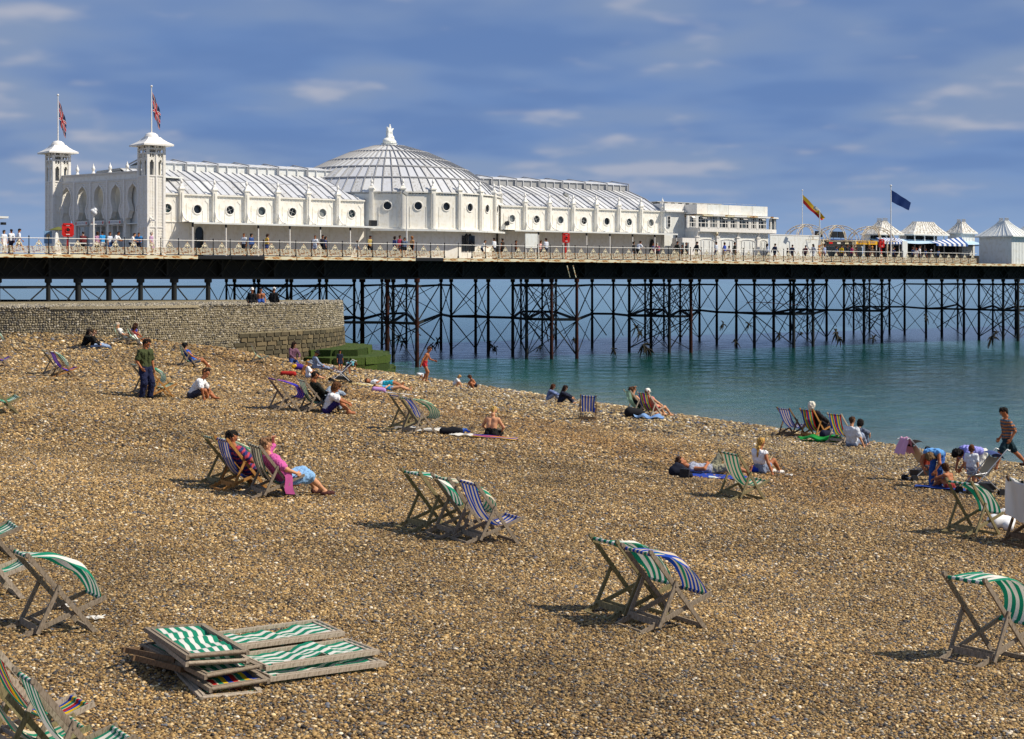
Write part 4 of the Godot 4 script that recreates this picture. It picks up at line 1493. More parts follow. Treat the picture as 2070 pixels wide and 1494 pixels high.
func tower(p: Node3D, u: float, v: float, sx: float, sz: float) -> void:
	var white: Material = mats["white_paint"]
	var t := Node3D.new()
	t.name = "tower"
	# corner nearest the camera at (u, v); the body lies to +u, +v of it
	t.position = pq(u + sx / 2, v + sz / 2, DK)
	var h := 7.42
	var core := MB.new()
	core.box(Vector3(0, 2.75, 0), Vector3(sx - 0.12, 5.5, sz - 0.12))
	var body := MeshInstance3D.new()
	body.name = "tower"
	body.mesh = core.mesh()
	body.material_override = white
	body.position = t.position
	p.add_child(body, true)
	t.free()
	# corner and middle strips, rows of small raised lozenges between them
	var st := MB.new()
	var loz := MB.new()
	var op := MB.new()
	var dk := MB.new()
	var belf := MB.new()
	for face in 4:
		var bs := Basis(Vector3.UP, PI / 2 * face)
		var w := sx if face % 2 == 0 else sz
		var off := (sz if face % 2 == 0 else sx) / 2
		for x in [-w / 2 + 0.09, 0.0, w / 2 - 0.09]:
			var ww := 0.18 if x != 0.0 else 0.11
			st.box(bs * Vector3(x, h / 2, off - 0.05), Vector3(ww, h, 0.1 + absf(x) * 0.01), bs)
		for yy in [0.15, 2.0, 5.5, 7.05, 7.35]:
			st.box(bs * Vector3(0, yy, off - 0.055), Vector3(w, 0.09, 0.085), bs)
		for s in [-1.0, 1.0]:
			for c in [-0.09, 0.09]:
				for k in 26:
					var y := 0.4 + k * 0.195
					if absf(y - 2.0) < 0.12 or y > 5.4:
						continue
					loz.box(bs * Vector3(s * w * 0.235 + c * w * 0.75, y, off - 0.055), Vector3(0.075, 0.075, 0.05), bs * Basis(Vector3(0, 0, 1), PI / 4))
			# belfry: arched opening with slots above, dark inside
			var x: float = s * w * 0.235
			var hw := w * 0.11
			belf.box(bs * Vector3(x - w * 0.155, 6.3, off - 0.09), Vector3(w * 0.085, 1.6, 0.08), bs)
			belf.box(bs * Vector3(x + w * 0.155, 6.3, off - 0.09), Vector3(w * 0.085, 1.6, 0.08), bs)
			belf.box(bs * Vector3(x, 6.72, off - 0.09), Vector3(w * 0.25, 0.1, 0.08), bs)
			belf.box(bs * Vector3(x, 6.9, off - 0.09), Vector3(0.08, 0.4, 0.08), bs)
			for k in 6:
				var a := PI * k / 6.0
				var b := PI * (k + 1) / 6.0
				belf.bar(bs * Vector3(x + cos(a) * hw, 6.45 + sin(a) * hw * 1.3, off - 0.07), bs * Vector3(x + cos(b) * hw, 6.45 + sin(b) * hw * 1.3, off - 0.07), 0.06, 0.1, bs.z)
			for c in [-1.0, 1.0]:
				belf.box(bs * Vector3(x + c * hw * 0.85, 6.62, off - 0.09), Vector3(hw * 0.4, 0.2, 0.06), bs)
			op.ball(bs * Vector3(x - w * 0.16, 7.5, off - 0.02), Vector3(0.1, 0.11, 0.1), 8)
			op.ball(bs * Vector3(x + w * 0.16, 7.5, off - 0.02), Vector3(0.1, 0.11, 0.1), 8)
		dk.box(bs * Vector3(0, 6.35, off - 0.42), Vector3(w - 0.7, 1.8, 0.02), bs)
	put(body, "strips", st.mesh(), mats["white_trim"])
	var lo := put(body, "lozenges", loz.mesh(), mats["white_trim"])
	lo.set_meta("kind", "stuff")
	put(body, "belfry", belf.mesh(), white)
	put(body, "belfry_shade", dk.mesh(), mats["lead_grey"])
	put(body, "ball_corbels", op.mesh(), mats["white_trim"])
	var fl := MB.new()
	fl.box(Vector3(0, 7.42, 0), Vector3(sx - 0.3, 0.1, sz - 0.3))
	fl.box(Vector3(0, 5.52, 0), Vector3(sx - 0.1, 0.06, sz - 0.1))
	put(body, "belfry_floor", fl.mesh(), white)
	# roof: wide flat eaves, a low pyramid and a small dome
	var rf := MB.new()
	var e := 0.42
	var prev := Vector2(1.0, 7.55)
	var steps := [Vector2(1.0, 7.55), Vector2(1.0, 7.66), Vector2(0.72, 7.84), Vector2(0.52, 8.02), Vector2(0.4, 8.18)]
	for i in steps.size() - 1:
		var a: Vector2 = steps[i]
		var b: Vector2 = steps[i + 1]
		for face in 4:
			var bs := Basis(Vector3.UP, PI / 2 * face)
			var wx := (sx if face % 2 == 0 else sz) / 2 + e
			var wz := (sz if face % 2 == 0 else sx) / 2 + e
			rf.flat(bs * Vector3(-wx * a.x, a.y, wz * a.x), bs * Vector3(wx * a.x, a.y, wz * a.x), bs * Vector3(wx * b.x, b.y, wz * b.x), bs * Vector3(-wx * b.x, b.y, wz * b.x), bs * Vector3(0, 0.6, 1))
	rf.flat(Vector3(-sx / 2 - e, 7.55, -sz / 2 - e), Vector3(sx / 2 + e, 7.55, -sz / 2 - e), Vector3(sx / 2 + e, 7.55, sz / 2 + e), Vector3(-sx / 2 - e, 7.55, sz / 2 + e), Vector3.DOWN)
	rf.lathe(Vector3(0, 8.1, 0), [Vector2(0.52, 0), Vector2(0.5, 0.12), Vector2(0.4, 0.28), Vector2(0.25, 0.38), Vector2(0, 0.43)], 16)
	put(body, "tower_roof", rf.mesh(), mats["white_trim"])

# front wall between the towers, with five keyhole arches
func make_front(p: Node3D, fin: ArrayMesh) -> void:
	var white: Material = mats["white_paint"]
	tower(p, -33.55, 5.4, 1.36, 1.6)
	tower(p, -36.2, 15.6, 1.36, 1.5)
	var r := Vector3(2.7, 0, 10.2).normalized()
	var nn := r.cross(Vector3.UP).normalized()
	var tr := Transform3D(Basis(r, Vector3.UP, nn), pq(-36.2, 15.7, DK) - nn * 0.7)
	# wall built of slices round the openings
	var centres := [0.77, 2.6, 4.47, 6.35, 8.2]
	var out := [Vector2(0.78, 2.3), Vector2(0.78, 2.62), Vector2(0.56, 2.72), Vector2(0.5, 2.95), Vector2(0.36, 3.2), Vector2(0.4, 3.42), Vector2(0.56, 3.8), Vector2(0.6, 4.15), Vector2(0.56, 4.5), Vector2(0.42, 4.8), Vector2(0.2, 4.98), Vector2(0.06, 5.1), Vector2(0.0, 5.2)]
	var topy := 5.95
	var wall := MB.new()
	for i in 5:
		var c: float = centres[i]
		var l: float = -0.25 if i == 0 else (centres[i - 1] + c) / 2
		var rr: float = 9.1 if i == 4 else (centres[i + 1] + c) / 2
		var depth := Vector3(0, 0, -0.35)
		for k in out.size() - 1:
			var a: Vector2 = out[k]
			var b: Vector2 = out[k + 1]
			wall.flat(Vector3(l, a.y, 0), Vector3(c - a.x, a.y, 0), Vector3(c - b.x, b.y, 0), Vector3(l, b.y, 0), Vector3(0, 0, 1))
			wall.flat(Vector3(c + a.x, a.y, 0), Vector3(rr, a.y, 0), Vector3(rr, b.y, 0), Vector3(c + b.x, b.y, 0), Vector3(0, 0, 1))
			wall.flat(Vector3(c - a.x, a.y, 0), Vector3(c - b.x, b.y, 0), Vector3(c - b.x, b.y, 0) + depth, Vector3(c - a.x, a.y, 0) + depth, Vector3(1, -0.2, 0))
			wall.flat(Vector3(c + a.x, a.y, 0), Vector3(c + b.x, b.y, 0), Vector3(c + b.x, b.y, 0) + depth, Vector3(c + a.x, a.y, 0) + depth, Vector3(-1, -0.2, 0))
		wall.flat(Vector3(l, out[-1].y, 0), Vector3(rr, out[-1].y, 0), Vector3(rr, topy, 0), Vector3(l, topy, 0), Vector3(0, 0, 1))
		wall.box(Vector3(l, 1.16, -0.2), Vector3(0.2, 2.32, 0.4))
		if i == 0:
			wall.box(Vector3(0.75, 1.16, -0.2), Vector3(1.9, 2.32, 0.36))
	wall.flat(Vector3(-0.25, topy, 0), Vector3(9.1, topy, 0), Vector3(9.1, topy, -0.4), Vector3(-0.25, topy, -0.4), Vector3.UP)
	var f := put(p, "entrance_front", wall.mesh(), white, tr)
	var back := MB.new()
	back.box(Vector3(4.4, 4.1, -1.5), Vector3(9.6, 3.7, 0.1))
	back.box(Vector3(4.4, 2.3, -0.75), Vector3(9.6, 0.08, 1.4))
	back.box(Vector3(4.4, 5.6, -2.2), Vector3(9.6, 0.1, 2.9))
	put(f, "inner_wall", back.mesh(), mats["cool_white"])
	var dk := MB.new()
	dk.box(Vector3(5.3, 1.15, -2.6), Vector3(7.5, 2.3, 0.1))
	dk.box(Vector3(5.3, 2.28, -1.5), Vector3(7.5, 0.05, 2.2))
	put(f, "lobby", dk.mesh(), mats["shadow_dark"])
	var band := MB.new()
	for y in [5.34, 5.42, 5.92]:
		band.box(Vector3(4.42, y, 0.04), Vector3(9.3, 0.06, 0.07))
	for k in 48:
		band.box(Vector3(-0.1 + k * 0.19, 5.8, 0.03), Vector3(0.06, 0.06, 0.05))
	var rows := MB.new()
	for i in 6:
		var x: float = -0.2 if i == 0 else 9.0 if i == 5 else (centres[i - 1] + centres[i]) / 2
		band.box(Vector3(x, 3.95, 0.05), Vector3(0.13, 3.0, 0.09))
	for i in 5:
		var c: float = centres[i]
		for k in 19:
			var y := 2.75 + k * 0.135
			var hw := 0.0
			for j in out.size() - 1:
				if y >= out[j].y and y < out[j + 1].y:
					hw = lerpf(out[j].x, out[j + 1].x, (y - out[j].y) / (out[j + 1].y - out[j].y))
			hw += 0.08
			for s in [-1.0, 1.0]:
				if hw < 0.84:
					rows.box(Vector3(c + s * (hw + 0.86) / 2, y, 0.02), Vector3(0.86 - hw, 0.07, 0.05))
		var ed := MB.new()
		for j in range(2, out.size() - 1):
			for s in [-1.0, 1.0]:
				ed.bar(Vector3(c + s * out[j].x, out[j].y, 0.03), Vector3(c + s * out[j + 1].x, out[j + 1].y, 0.03), 0.09, 0.1, Vector3(0, 0, 1))
		ed.lathe(Vector3(c + 0.1, 2.3, -0.6), [Vector2(0.1, 0), Vector2(0.3, 0.55), Vector2(0.22, 0.75), Vector2(0.3, 0.95), Vector2(0.2, 1.18), Vector2(0, 1.3)], 10)
		put(f, "keyhole_arch", ed.mesh(), mats["white_trim"])
		if i < 4:
			put(f, "finial", finial(0.75, 0.16), mats["white_trim"], Transform3D(Basis.IDENTITY, Vector3(c + 0.95, topy, -0.2)))
		var ov := MB.new()
		ov.ball(Vector3(c + 0.72, 4.0, -1.44), Vector3(0.12, 0.42, 0.02), 12)
		put(f, "oval_window", ov.mesh(), mats["dark_glass"])
	put(f, "mouldings", band.mesh(), mats["white_trim"])
	var rs := put(f, "weatherboards", rows.mesh(), mats["white_trim"])
	rs.set_meta("kind", "stuff")
	# name boards over three doorways: dark lettering too small to read, a red mark at each end
	for i in [1, 2, 3]:
		var c: float = centres[i]
		var sb := MB.new()
		sb.box(Vector3(c, 2.42, 0.12), Vector3(1.35, 0.3, 0.06))
		var s := put(f, "name_board", sb.mesh(), mats["white_trim"])
		var lt := MB.new()
		for k in 8:
			lt.box(Vector3(c - 0.42 + k * 0.12, 2.42 + 0.01 * (k % 3), 0.155), Vector3(0.07 + 0.015 * (k % 2), 0.12, 0.01))
		put(s, "lettering", lt.mesh(), mats["steel"])
		var rd := MB.new()
		rd.ball(Vector3(c - 0.58, 2.42, 0.15), Vector3(0.07, 0.11, 0.02), 8)
		rd.ball(Vector3(c + 0.58, 2.42, 0.15), Vector3(0.07, 0.11, 0.02), 8)
		put(s, "red_mark", rd.mesh(), mats["red_paint"])
		var dr := MB.new()
		for x in [-0.62, 0.0, 0.62]:
			dr.box(Vector3(c + x, 1.14, -0.15), Vector3(0.07, 2.26, 0.08))
		dr.box(Vector3(c, 2.2, -0.15), Vector3(1.3, 0.06, 0.06))
		put(f, "door_frame", dr.mesh(), mats["white_trim"])

# ------------------------------------------------------------------ other buildings and fittings on the deck
func make_annex() -> void:
	var u0 := along(1343, 5.6)
	var a := thing("cafe_building", "white flat roofed two storey cafe with a strip of windows, right of the domed pavilion", "building", pier * Transform3D(Basis.IDENTITY, pt(u0, 5.0, DK)))
	var cw: Material = mats["cool_white"]
	var tr: Material = mats["white_trim"]
	# local: x along the pier from u0, z towards the shore from v = 5
	var ux := func(px: float, v: float) -> float:
		return along(px, v) - u0
	var xa: float = ux.call(1384.0, 5.6)
	var xb: float = ux.call(1560.0, 3.6)
	var b := MB.new()
	b.box(Vector3(xa / 2, 2.2, -3.6), Vector3(xa, 4.4, 6.0))
	put(a, "side_wall", b.mesh(), cw)
	var pr := MB.new()
	pr.box(Vector3(xa / 2, 4.72, -3.6), Vector3(xa - 0.1, 0.62, 6.0))
	pr.box(Vector3(xa / 2, 4.36, -3.5), Vector3(xa + 0.1, 0.14, 6.4))
	put(a, "side_parapet", pr.mesh(), tr)
	var m := MB.new()
	m.box(Vector3((xa + xb) / 2, 1.3, -2.4), Vector3(xb - xa, 2.6, 6.8))
	put(a, "main_wall", m.mesh(), cw)
	# upper storey overhangs on brackets
	var up := MB.new()
	var zf := 1.35
	up.box(Vector3((xa + xb) / 2, 2.75, -2.0), Vector3(xb - xa, 0.34, 6.7))
	up.box(Vector3((xa + xb) / 2, 3.4, -2.6), Vector3(xb - xa - 0.3, 1.1, 6.9))
	put(a, "upper_wall", up.mesh(), tr)
	var bay := MB.new()
	bay.lathe(Vector3(xb, 2.58, -0.35), [Vector2(1.7, 0), Vector2(1.7, 0.34)], 10, 0.0, PI * 0.5)
	bay.lathe(Vector3(xb, 2.58, -0.35), [Vector2(0, 0.0), Vector2(1.7, 0.0)], 10, 0.0, PI * 0.5)
	bay.lathe(Vector3(xb, 3.9, -0.35), [Vector2(1.9, 0), Vector2(1.9, 0.12)], 10, 0.0, PI * 0.5)
	bay.lathe(Vector3(xb, 4.02, -0.35), [Vector2(1.9, 0), Vector2(0, 0.05)], 10, 0.0, PI * 0.5)
	put(a, "corner_bay", bay.mesh(), tr)
	var bg := MB.new()
	bg.lathe(Vector3(xb, 2.92, -0.35), [Vector2(1.55, 0), Vector2(1.55, 0.98)], 10, 0.0, PI * 0.5)
	put(a, "bay_glass", bg.mesh(), mats["grey_glass"])
	for k in 5:
		var t := PI * 0.5 * k / 4.0
		var mb := MB.new()
		mb.box(Vector3(xb + sin(t) * 1.62, 3.4, -0.35 + cos(t) * 1.62), Vector3(0.14, 1.0, 0.12), Basis(Vector3.UP, t))
		put(a, "mullion", mb.mesh(), tr)
	# windows, each a frame, panes and a top light tilted open
	var spans := [[1392, 1406], [1410, 1431], [1434, 1449], [1453, 1471], [1475, 1489], [1493, 1513], [1517, 1528], [1532, 1548]]
	var kk := 0
	for s in spans:
		var x0: float = ux.call(s[0], 3.7)
		var x1: float = ux.call(s[1], 3.7)
		var w := x1 - x0
		var fr := MB.new()
		for x in [0.03, w * 0.3, w * 0.72, w - 0.03]:
			fr.box(Vector3(x, 0.5, 0), Vector3(0.06, 0.98, 0.07))
		for y in [0.03, 0.42, 0.7, 0.97]:
			fr.box(Vector3(w / 2, y, 0), Vector3(w, 0.05, 0.06))
		var wn := put(a, "window", fr.mesh(), tr, Transform3D(Basis.IDENTITY, Vector3(x0, 2.92, zf - 0.02)))
		for j in 3:
			var e := [0.0, w * 0.3, w * 0.72, w]
			var pn := MB.new()
			pn.box(Vector3((e[j] + e[j + 1]) / 2, 0.5, -0.03), Vector3(e[j + 1] - e[j], 0.96, 0.015))
			put(wn, "pane", pn.mesh(), mats["dark_glass"] if (kk + j) % 3 else mats["grey_glass"])
		var fl := MB.new()
		fl.box(Vector3(0, -0.13, 0), Vector3(w * 0.42, 0.26, 0.03))
		if kk % 4 != 2:
			put(wn, "open_light", fl.mesh(), tr, Transform3D(Basis(Vector3.RIGHT, -0.9), Vector3(w * 0.51, 0.96, 0.05)))
		kk += 1
	var ml := MB.new()
	for s in spans:
		ml.box(Vector3(ux.call(s[0] - 2.0, 3.7), 3.4, zf - 0.05), Vector3(0.16, 1.05, 0.14))
	put(a, "piers", ml.mesh(), tr)
	# eaves boards above the windows and the panelled parapet
	var x := xa
	var i := 0
	while x < xb - 0.2:
		var w := minf(rng.randf_range(1.1, 1.7), xb - x)
		var eb := MB.new()
		eb.box(Vector3(x + w / 2, 3.98 + rng.randf_range(-0.02, 0.02), -1.0), Vector3(w - 0.03, 0.13, 5.2 + rng.randf_range(0.0, 0.12)))
		put(a, "eaves_board", eb.mesh(), tr if i % 2 else mats["fascia"])
		var pb := MB.new()
		pb.box(Vector3(x + w / 2, 4.55, -1.55), Vector3(w - 0.025, 0.86, 4.9 + rng.randf_range(0.0, 0.03)))
		put(a, "parapet_panel", pb.mesh(), cw if i % 3 else tr)
		x += w
		i += 1
	# pent boards below, with triangular shadows from the brackets
	var br := MB.new()
	for px in [1408.0, 1449.0, 1490.0, 1531.0]:
		var xx: float = ux.call(px, 4.0)
		br.box(Vector3(xx, 1.05, 1.06), Vector3(0.3, 2.1, 0.18))
		br.box(Vector3(xx, 2.14, 1.08), Vector3(0.42, 0.12, 0.24))
		br.bar(Vector3(xx, 2.1, 1.0), Vector3(xx, 2.6, 1.3), 0.1, 0.1)
	put(a, "pilasters", br.mesh(), tr)
	for pxs in [[1411, 1446], [1452, 1487], [1493, 1528], [1534, 1552]]:
		var p0: float = ux.call(pxs[0], 4.0)
		var p1: float = ux.call(pxs[1], 4.0)
		var w := p1 - p0
		var c := (p0 + p1) / 2
		var dm := MB.new()
		for k in 8:
			var aa := PI * k / 8.0
			var bb := PI * (k + 1) / 8.0
			dm.bar(Vector3(c - cos(aa) * w * 0.46, 1.75 + sin(aa) * 0.22, 1.02), Vector3(c - cos(bb) * w * 0.46, 1.75 + sin(bb) * 0.22, 1.02), 0.06, 0.06, Vector3(0, 0, 1))
		for xx in [p0 + w * 0.04, p0 + w * 0.18, c - w * 0.16, c + w * 0.16, p1 - w * 0.18, p1 - w * 0.04]:
			dm.box(Vector3(xx, 1.25, 1.02), Vector3(0.03, 1.1, 0.05))
		for k in 14:
			dm.box(Vector3(p0 + w * (k + 0.5) / 14.0, 0.5, 1.02), Vector3(0.025, 0.7, 0.05))
		put(a, "panelled_door", dm.mesh(), tr)
	var sw := MB.new()
	sw.box(Vector3(ux.call(1351.0, 5.6), 3.45, -0.56), Vector3(0.34, 0.98, 0.1))
	var swn := put(a, "narrow_window", sw.mesh(), tr)
	for k in 3:
		var pn := MB.new()
		pn.box(Vector3(ux.call(1351.0, 5.6), 3.12 + k * 0.32, -0.5), Vector3(0.24, 0.27, 0.03))
		put(swn, "pane", pn.mesh(), mats["dark_glass"])
	var po := MB.new()
	po.box(Vector3(ux.call(1390.0, 4.0), 1.0, 0.5), Vector3(1.5, 2.0, 1.3))
	put(a, "porch", po.mesh(), tr)
	var pg := MB.new()
	pg.box(Vector3(ux.call(1398.0, 3.3), 0.95, 1.17), Vector3(0.34, 1.3, 0.03))
	pg.box(Vector3(ux.call(1389.0, 3.3), 0.95, 1.17), Vector3(0.3, 1.3, 0.03))
	put(a, "porch_door", pg.mesh(), mats["grey_glass"])
	# roof lights and aerial rods
	var rl := MB.new()
	x = ux.call(1332.0, 8.0)
	var xe: float = ux.call(1463.0, 8.0)
	rl.box(Vector3((x + xe) / 2, 5.32, -4.0), Vector3(xe - x, 0.07, 1.6))
	put(a, "roof_light_lid", rl.mesh(), mats["lead_grey"])
	var k2 := 0
	while x < xe:
		var pb := MB.new()
		pb.box(Vector3(x + 0.22, 5.14, -4.0), Vector3(0.4, 0.3, 1.3))
		put(a, "roof_light", pb.mesh(), tr if k2 % 2 else mats["dark_glass"])
		x += 0.45
		k2 += 1
	var ar := MB.new()
	for px in [1470.0, 1497.0, 1508.0, 1536.0]:
		ar.rod(Vector3(ux.call(px, 6.0), 4.9, -1.5), Vector3(ux.call(px, 6.0), 5.35, -1.5), 0.015, 0.015, 5)
	ar.rod(Vector3(ux.call(1470.0, 6.0), 5.3, -1.5), Vector3(ux.call(1536.0, 6.0), 5.28, -1.5), 0.01, 0.01, 5)
	put(a, "roof_wires", ar.mesh(), mats["steel"])
	var lm := MB.new()
	lm.ball(Vector3(ux.call(1448.0, 3.8), 2.42, 1.25), Vector3(0.13, 0.2, 0.13), 8)
	put(a, "wall_lamp", lm.mesh(), mats["fascia"])
	# the blank white screen wall beyond it
	var s0 := along(1556, 3.0)
	var s1 := along(1655, 3.0)
	var sc := thing("screen_wall", "plain white boarded screen between the cafe and the wire arches", "wall", on_pier(s0, 3.0))
	var n := 6
	for j in n:
		var w := (s1 - s0) / n
		var sb := MB.new()
		sb.box(Vector3(w * (j + 0.5), 1.2, 0), Vector3(w - 0.015, 2.4, 0.08))
		put(sc, "board", sb.mesh(), cw)
	var cp := MB.new()
	cp.box(Vector3((s1 - s0) / 2, 2.43, 0), Vector3(s1 - s0 + 0.05, 0.07, 0.14))
	put(sc, "coping", cp.mesh(), tr)

func hip_roof(w: float, d: float, tw: float, td: float, h: float, flare: float) -> Array:
	# four faces, each swept up from wide eaves to a narrow ridge
	var faces: Array[ArrayMesh] = []
	for f in 4:
		var m := MB.new()
		var bs := Basis(Vector3.UP, PI / 2 * f)
		var wx := (w if f % 2 == 0 else d) / 2
		var wz := (d if f % 2 == 0 else w) / 2
		var tx := (tw if f % 2 == 0 else td) / 2
		var tz := (td if f % 2 == 0 else tw) / 2
		var pts := []
		for i in 7:
			var t := i / 6.0
			var k := pow(1.0 - t, 1.0 + flare)
			var hw := lerpf(tx, wx, k)
			var hz := lerpf(tz, wz, k)
			pts.append(bs * Vector3(-hw, h * t, hz))
			pts.append(bs * Vector3(hw, h * t, hz))
		m.grid(pts, 2)
		# standing seams
		var seams := int(wx * 2.0 / 0.55)
		for j in range(1, seams):
			var s := -1.0 + 2.0 * j / seams
			for i in 6:
				var a: Vector3 = pts[i * 2].lerp(pts[i * 2 + 1], (s + 1) / 2)
				var b: Vector3 = pts[i * 2 + 2].lerp(pts[i * 2 + 3], (s + 1) / 2)
				m.bar(a + Vector3(0, 0.02, 0), b + Vector3(0, 0.02, 0), 0.035, 0.05, bs.x)
		faces.append(m.mesh())
	return faces

func make_kiosks() -> void:
	var stained := tex_mat("stained_roof", noise_tex(256, 256, 0.022, FastNoiseLite.TYPE_SIMPLEX, [[0.0, Color(0.4, 0.38, 0.33)], [0.35, Color(0.82, 0.81, 0.78)], [0.6, Color(1, 1, 1)], [1.0, Color(1, 1, 1)]], 91, 5), Vector3(0.5, 0.9, 0.5), lin(0.72, 0.71, 0.68), 0.6)
	# [front corner px, eaves py, top py, v, ridge share, label, width, depth]
	var list := [
		[1778, 473, 447, 6.0, 0.2, "small white kiosk with square tent roof behind the right wire arch", 3.5, 2.2],
		[1846, 474, 449, 6.5, 0.5, "white kiosk with long hipped roof and open blue trimmed stall front", 5.6, 1.9],
		[1945, 471, 449, 7.0, 0.25, "white kiosk with stained tent roof behind the blue striped awning", 2.4, 2.0],
		[2047, 477, 446, -0.25, 0.2, "plain white boarded kiosk with steep tent roof at the deck edge", 3.2, 4.3],
		[2112, 478, 444, -0.25, 0.2, "white kiosk with a door, cut off by the right edge of the view", 3.2, 4.3]]
	var i := 0
	for k in list:
		var v: float = k[3]
		var w: float = k[6]
		var depth: float = k[7]
		var uc := along(k[0], v) + w / 2
		var dist := 124.0 + 0.793 * v + 0.609 * uc
		var ye: float = EYE + (HORIZ - k[1]) / FOC * dist - DK
		var yt: float = EYE + (HORIZ - k[2]) / FOC * (dist + 1.0) - DK
		var t := thing("kiosk", k[5], "kiosk", on_pier(uc, v + depth / 2), "kiosks along the pier")
		var body := MB.new()
		var open: bool = i == 1 or i == 0
		if open:
			body.box(Vector3(0, ye / 2, -depth * 0.3), Vector3(w * 0.9, ye, depth * 0.4))
		else:
			body.box(Vector3(0, ye / 2, 0), Vector3(w * 0.9, ye, depth * 0.9))
			for j in int(w / 0.5):
				body.box(Vector3(-w * 0.45 + (j + 0.5) * 0.5, ye / 2, depth * 0.45 + 0.01), Vector3(0.03, ye, 0.03))
			for j in int(depth / 0.4):
				body.box(Vector3(-w * 0.45 - 0.004, ye / 2, -depth * 0.45 + (j + 0.5) * 0.4), Vector3(0.012, ye, 0.02))
		put(t, "wall", body.mesh(), mats["cool_white"] if not open else mats["white_paint"])
		var ev := MB.new()
		ev.box(Vector3(0, ye - 0.05, 0), Vector3(w + 0.2, 0.12, depth + 0.3))
		put(t, "eaves", ev.mesh(), mats["cool_white"])
		for face in hip_roof(w + 0.3, depth + 0.3, w * k[4], depth * (0.3 if i < 3 else 0.18), yt - ye, 0.25):
			put(t, "roof", face, stained if i < 3 else mats["cool_white"], Transform3D(Basis.IDENTITY, Vector3(0, ye + 0.01, 0)))
		if k[4] < 0.4:
			var cr := MB.new()
			var rr: float = w * k[4] / 2
			for j in 9:
				var x := -rr + rr * 2.0 * j / 8.0
				for z in [-rr, rr]:
					cr.rod(Vector3(x, 0, z), Vector3(x, 0.3, z), 0.018, 0.018, 5)
			for z in [-rr, rr]:
				cr.rod(Vector3(-rr, 0.28, z), Vector3(rr, 0.28, z), 0.02, 0.02, 5)
				cr.rod(Vector3(-rr, 0.1, z), Vector3(rr, 0.1, z), 0.02, 0.02, 5)
			put(t, "roof_crown", cr.mesh(), mats["lead_grey"], Transform3D(Basis.IDENTITY, Vector3(0, yt, 0)))
		if open:
			var pb := MB.new()
			for j in 4:
				pb.box(Vector3(-w * 0.42 + w * 0.28 * j, ye / 2, depth * 0.42), Vector3(0.09, ye, 0.09))
			put(t, "front_posts", pb.mesh(), mats["white_trim"])
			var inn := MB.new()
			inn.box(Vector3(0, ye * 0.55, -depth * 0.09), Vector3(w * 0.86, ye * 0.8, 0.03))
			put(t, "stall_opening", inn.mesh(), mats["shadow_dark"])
		if i == 4:
			var dm := MB.new()
			for z in [0.0, 0.75]:
				dm.box(Vector3(-w * 0.18, 0.35 + z, depth * 0.45 + 0.03), Vector3(0.55, 0.66, 0.04))
			dm.box(Vector3(-w * 0.43, ye * 0.45, depth * 0.45 + 0.06), Vector3(0.07, ye * 0.9, 0.07))
			put(t, "door_panels", dm.mesh(), mats["white_trim"])
		if i == 3:
			var dm := MB.new()
			dm.tube([Vector3(w * 0.46, ye - 0.1, depth * 0.5), Vector3(w * 0.43, ye - 0.35, depth * 0.47), Vector3(w * 0.43, 0.1, depth * 0.47)], [0.03, 0.03, 0.03], 6)
			put(t, "drain_pipe", dm.mesh(), mats["black_paint"])
		i += 1
	# long stall under blue and white awnings
	var a0 := along(1782, 5.6)
	var a1 := along(1992, 5.6)
	var st := thing("market_stall", "dark open stall front under a pale blue canopy, between the kiosks", "stall", on_pier(a0, 7.0))
	var w := a1 - a0
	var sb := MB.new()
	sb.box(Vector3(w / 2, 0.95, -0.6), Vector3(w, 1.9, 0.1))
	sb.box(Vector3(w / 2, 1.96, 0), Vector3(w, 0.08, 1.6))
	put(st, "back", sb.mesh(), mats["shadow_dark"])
	var cv := MB.new()
	for j in 14:
		cv.flat(Vector3(w * j / 14.0, 2.5, -0.4), Vector3(w * (j + 1) / 14.0, 2.5, -0.4), Vector3(w * (j + 1) / 14.0, 2.05 + 0.06 * sin(j + 1.0), 1.3), Vector3(w * j / 14.0, 2.05 + 0.06 * sin(j + 0.0), 1.3), Vector3.UP)
	put(st, "canopy", cv.mesh(), mat("pale_blue_cloth", lin(0.42, 0.58, 0.72), 0.9))
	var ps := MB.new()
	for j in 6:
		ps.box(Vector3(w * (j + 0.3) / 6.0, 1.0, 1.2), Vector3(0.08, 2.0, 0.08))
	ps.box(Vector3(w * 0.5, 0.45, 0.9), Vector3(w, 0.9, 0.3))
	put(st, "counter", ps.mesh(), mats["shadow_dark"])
	var stripes := func(called: String, label: String, px0: float, px1: float, n: int, v: float, yb: float, yt: float, tilt: float) -> void:
		var s0 := along(px0, v)
		var s1 := along(px1, v)
		var t := thing(called, label, "awning", on_pier(s0, v))
		for j in n:
			var x0 := (s1 - s0) * j / n
			var x1 := (s1 - s0) * (j + 1) / n
			var h0 := yt + tilt * (1.0 - float(j) / n)
			var h1 := yt + tilt * (1.0 - float(j + 1) / n)
			var m := MB.new()
			m.flat(Vector3(x0, h0, -0.9), Vector3(x1, h1, -0.9), Vector3(x1, yb + 0.12, 0.0), Vector3(x0, yb + 0.12, 0.0), Vector3(0, 1, 1))
			m.flat(Vector3(x0, yb + 0.12, 0), Vector3(x1, yb + 0.12, 0), Vector3(x1, yb - 0.1, 0.02), Vector3(x0, yb - 0.1, 0.02), Vector3(0, 0, 1))
			put(t, "stripe", m.mesh(), mat("awning_blue", lin(0.03, 0.09, 0.3), 0.9) if j % 2 == 0 else mat("awning_white", lin(0.7, 0.72, 0.76), 0.9))
	stripes.call("awning", "blue and white striped awning sloping beside the plain white kiosk", 1893.0, 1957.0, 13, 3.6, 1.86, 2.72, -0.55)
